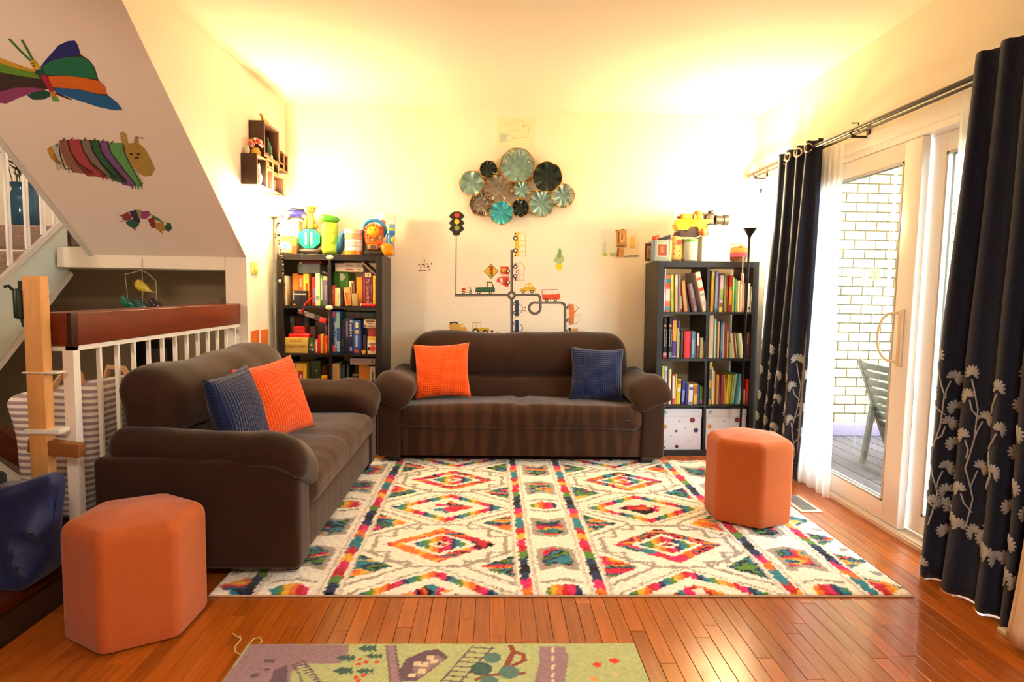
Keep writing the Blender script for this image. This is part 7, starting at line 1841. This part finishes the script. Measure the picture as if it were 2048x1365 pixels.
hm = thing('laundry_hamper', 'grey striped canvas laundry hamper with tan strap handles behind the railing', 'hamper', (-1.99, 2.97, .153))
def hamf(p):
    q = Vector(p); k = p.z / .62 + .5
    q.x *= .66 + .40 * k; q.y *= .9 + .1 * k; q.x += nz(p, 3, .03, 3); q.y += nz(p, 4, .02, 5); q.z += .05 * (p.x / .25) * k
    return q
b = MB(); b.soft((0, 0, .31), (.42, .30, .62), .05, n=3, mid=10, fn=hamf); b.build('canvas_body', STR, hm)
TANS = M('tan_strap', '#c79a6c', .7)
for x, sg in ((.05, 1), (.13, -1)):
    b = MB()
    P = [Vector((x - .05, -.13 * sg, .55)), Vector((x - .04, -.12 * sg, .63)), Vector((x - .01, -.10 * sg, .69)), Vector((x + .06, -.10 * sg, .685)), Vector((x + .09, -.12 * sg, .62)), Vector((x + .09, -.13 * sg, .55))]
    b.tube(P, .014, 6); b.build('strap_handle', TANS, hm)
mb_ = thing('bird_mobile', 'hanging mobile of four glossy little birds on wire arms', 'mobile', (0, 0, 0))
m0 = atY(283, 517, 4.24)
yy = 4.24
b = MB(); b.tube([m0 + Vector((0, .012, 0)), atY(283, 545, yy)], .0022, 5); b.tube([atY(250, 549, yy), atY(268, 545, yy), atY(283, 541, yy), atY(298, 549, yy), atY(312, 563, yy)], .0028, 6); b.build('wire_arm', flat('#b0a088', .3), mb_)
for (px, py, c, top, nm) in ((286, 575, '#c9b22c', (284, 545), 'yellow'), (256, 606, '#0f6a4c', (250, 549), 'green'), (285, 613, '#0f5a5a', (286, 585), 'teal'), (313, 612, '#2a1a2c', (312, 563), 'dark plum')):
    c0 = atY(px, py, yy)
    b = MB(); b.tube([atY(top[0], top[1], yy), c0 + Vector((0, 0, .02))], .0016, 5); b.build('thread', flat('#cbb898'), mb_)
    b = MB(); b.lathe([(.0001, -.045), (.018, -.035), (.026, -.01), (.022, .015), (.010, .035), (.004, .05), (.0001, .075)], 14, R=rotm(0, math.radians(115), 0)); b.ball((-.022, 0, .022), .019); b.tube([(-.036, 0, .024), (-.05, 0, .020)], [.005, .001], 6); b.v = [(x * 1.2, y * 1.2, z * 1.25) for x, y, z in b.v]
    o = b.build('bird', M('glazed_' + nm.replace(' ', '_'), c, .08, spec=.8), mb_, label='%s glazed bird' % nm); o.location = c0
fp = thing('framed_picture', 'dark framed dark picture on the stairwell wall behind the balusters', 'picture', (0, 0, 0))
a, c = atY(276, 680, 5.05), atY(352, 745, 5.05)
b = MB(); cx_, cz_ = (a.x + c.x) / 2, (a.z + c.z) / 2; w_, h_ = c.x - a.x, a.z - c.z + .1
cz_ -= .05
for (dx, dz, sx, sz) in ((-w_ / 2, 0, .03, h_), (w_ / 2, 0, .03, h_), (0, h_ / 2, w_ + .03, .03), (0, -h_ / 2, w_ + .03, .03)): b.box((cx_ + dx, 5.045, cz_ + dz), (sx, .025, sz))
b.build('frame', flat('#120e0c', .3), fp, ang=0)
b = MB(); b.box((cx_, 5.052, cz_), (w_, .006, h_)); b.build('print', flat('#1c1716', .2), fp, ang=0)
b = MB(); b.box((cx_ + .02, 5.0475, cz_ + .04), (w_ * .42, .003, h_ * .4)); b.box((cx_ + .03, 5.0475, cz_ - .1), (w_ * .3, .003, h_ * .12)); b.build('print_detail', flat('#4a3a38', .3), fp, ang=0)
ck = atX(494, 660, XL - .02)
b = MB(); b.ball((0, 0, 0), .022, n=8); b.tube([(0, 0, .02), (.0, .01, .05)], .003, 5); o = b.build('suction_hook', CLEAR); o.location = (-1.715, 4.225, .955); tag(o, 'clear suction hook stuck under the end of the cherry cap', 'hook')
# outdoor ornaments seen through the pane
for (px, py, c, lab, dpt) in ((1731, 552, '#c26a58', 'red striped butterfly ornament on a stake outside the glass', 5.30), (1752, 548, '#d8a83a', 'yellow butterfly ornament on a stake outside the glass', 5.34)):
    c0 = atY(px, py, dpt); o = thing('butterfly_ornament', lab, 'ornament', c0, .3)
    for s in (-1, 1):
        b = MB(); b.poly([(0, 0, 0), (s * .03, 0, .06), (s * .05, 0, .05), (s * .04, 0, .0), (s * .045, 0, -.05), (s * .02, 0, -.055)], (0, .003, 0)); b.build('wing', flat(c), o)
    b = MB(); b.tube([(0, 0, .06), (0, 0, -.06)], .006, 6); b.tube([(0, 0, -.06), (0, 0, -.068 - c0.z)], .003, 5); b.build('body', flat('#6a8a9a'), o)
rch = thing('rain_chain', 'white loose chain hanging beside the inner edge of the glass', 'chain', (0, 0, 0))
x_, y_ = 2.45, 3.42
q = atX(1792, 345, 2.45)
for i in range(34):
    b = MB(); b.tube([(.011 * math.cos(a), .0, .017 * math.sin(a)) for a in [2 * math.pi * k / 10 for k in range(10)]], .0035, 5, closed=True); o = b.build('link', flat('#e6e2da', .4), rch); o.location = (2.45, q.y, 2.05 - i * .027); o.rotation_euler = (0, 0, (i % 2) * math.pi / 2 + .4)
b = MB(); b.tube([(2.45, q.y, 2.06), (2.45, q.y, 2.2), (2.288, q.y, 2.26)], .003, 5); b.build('wire', flat('#e6e2da', .4), rch)
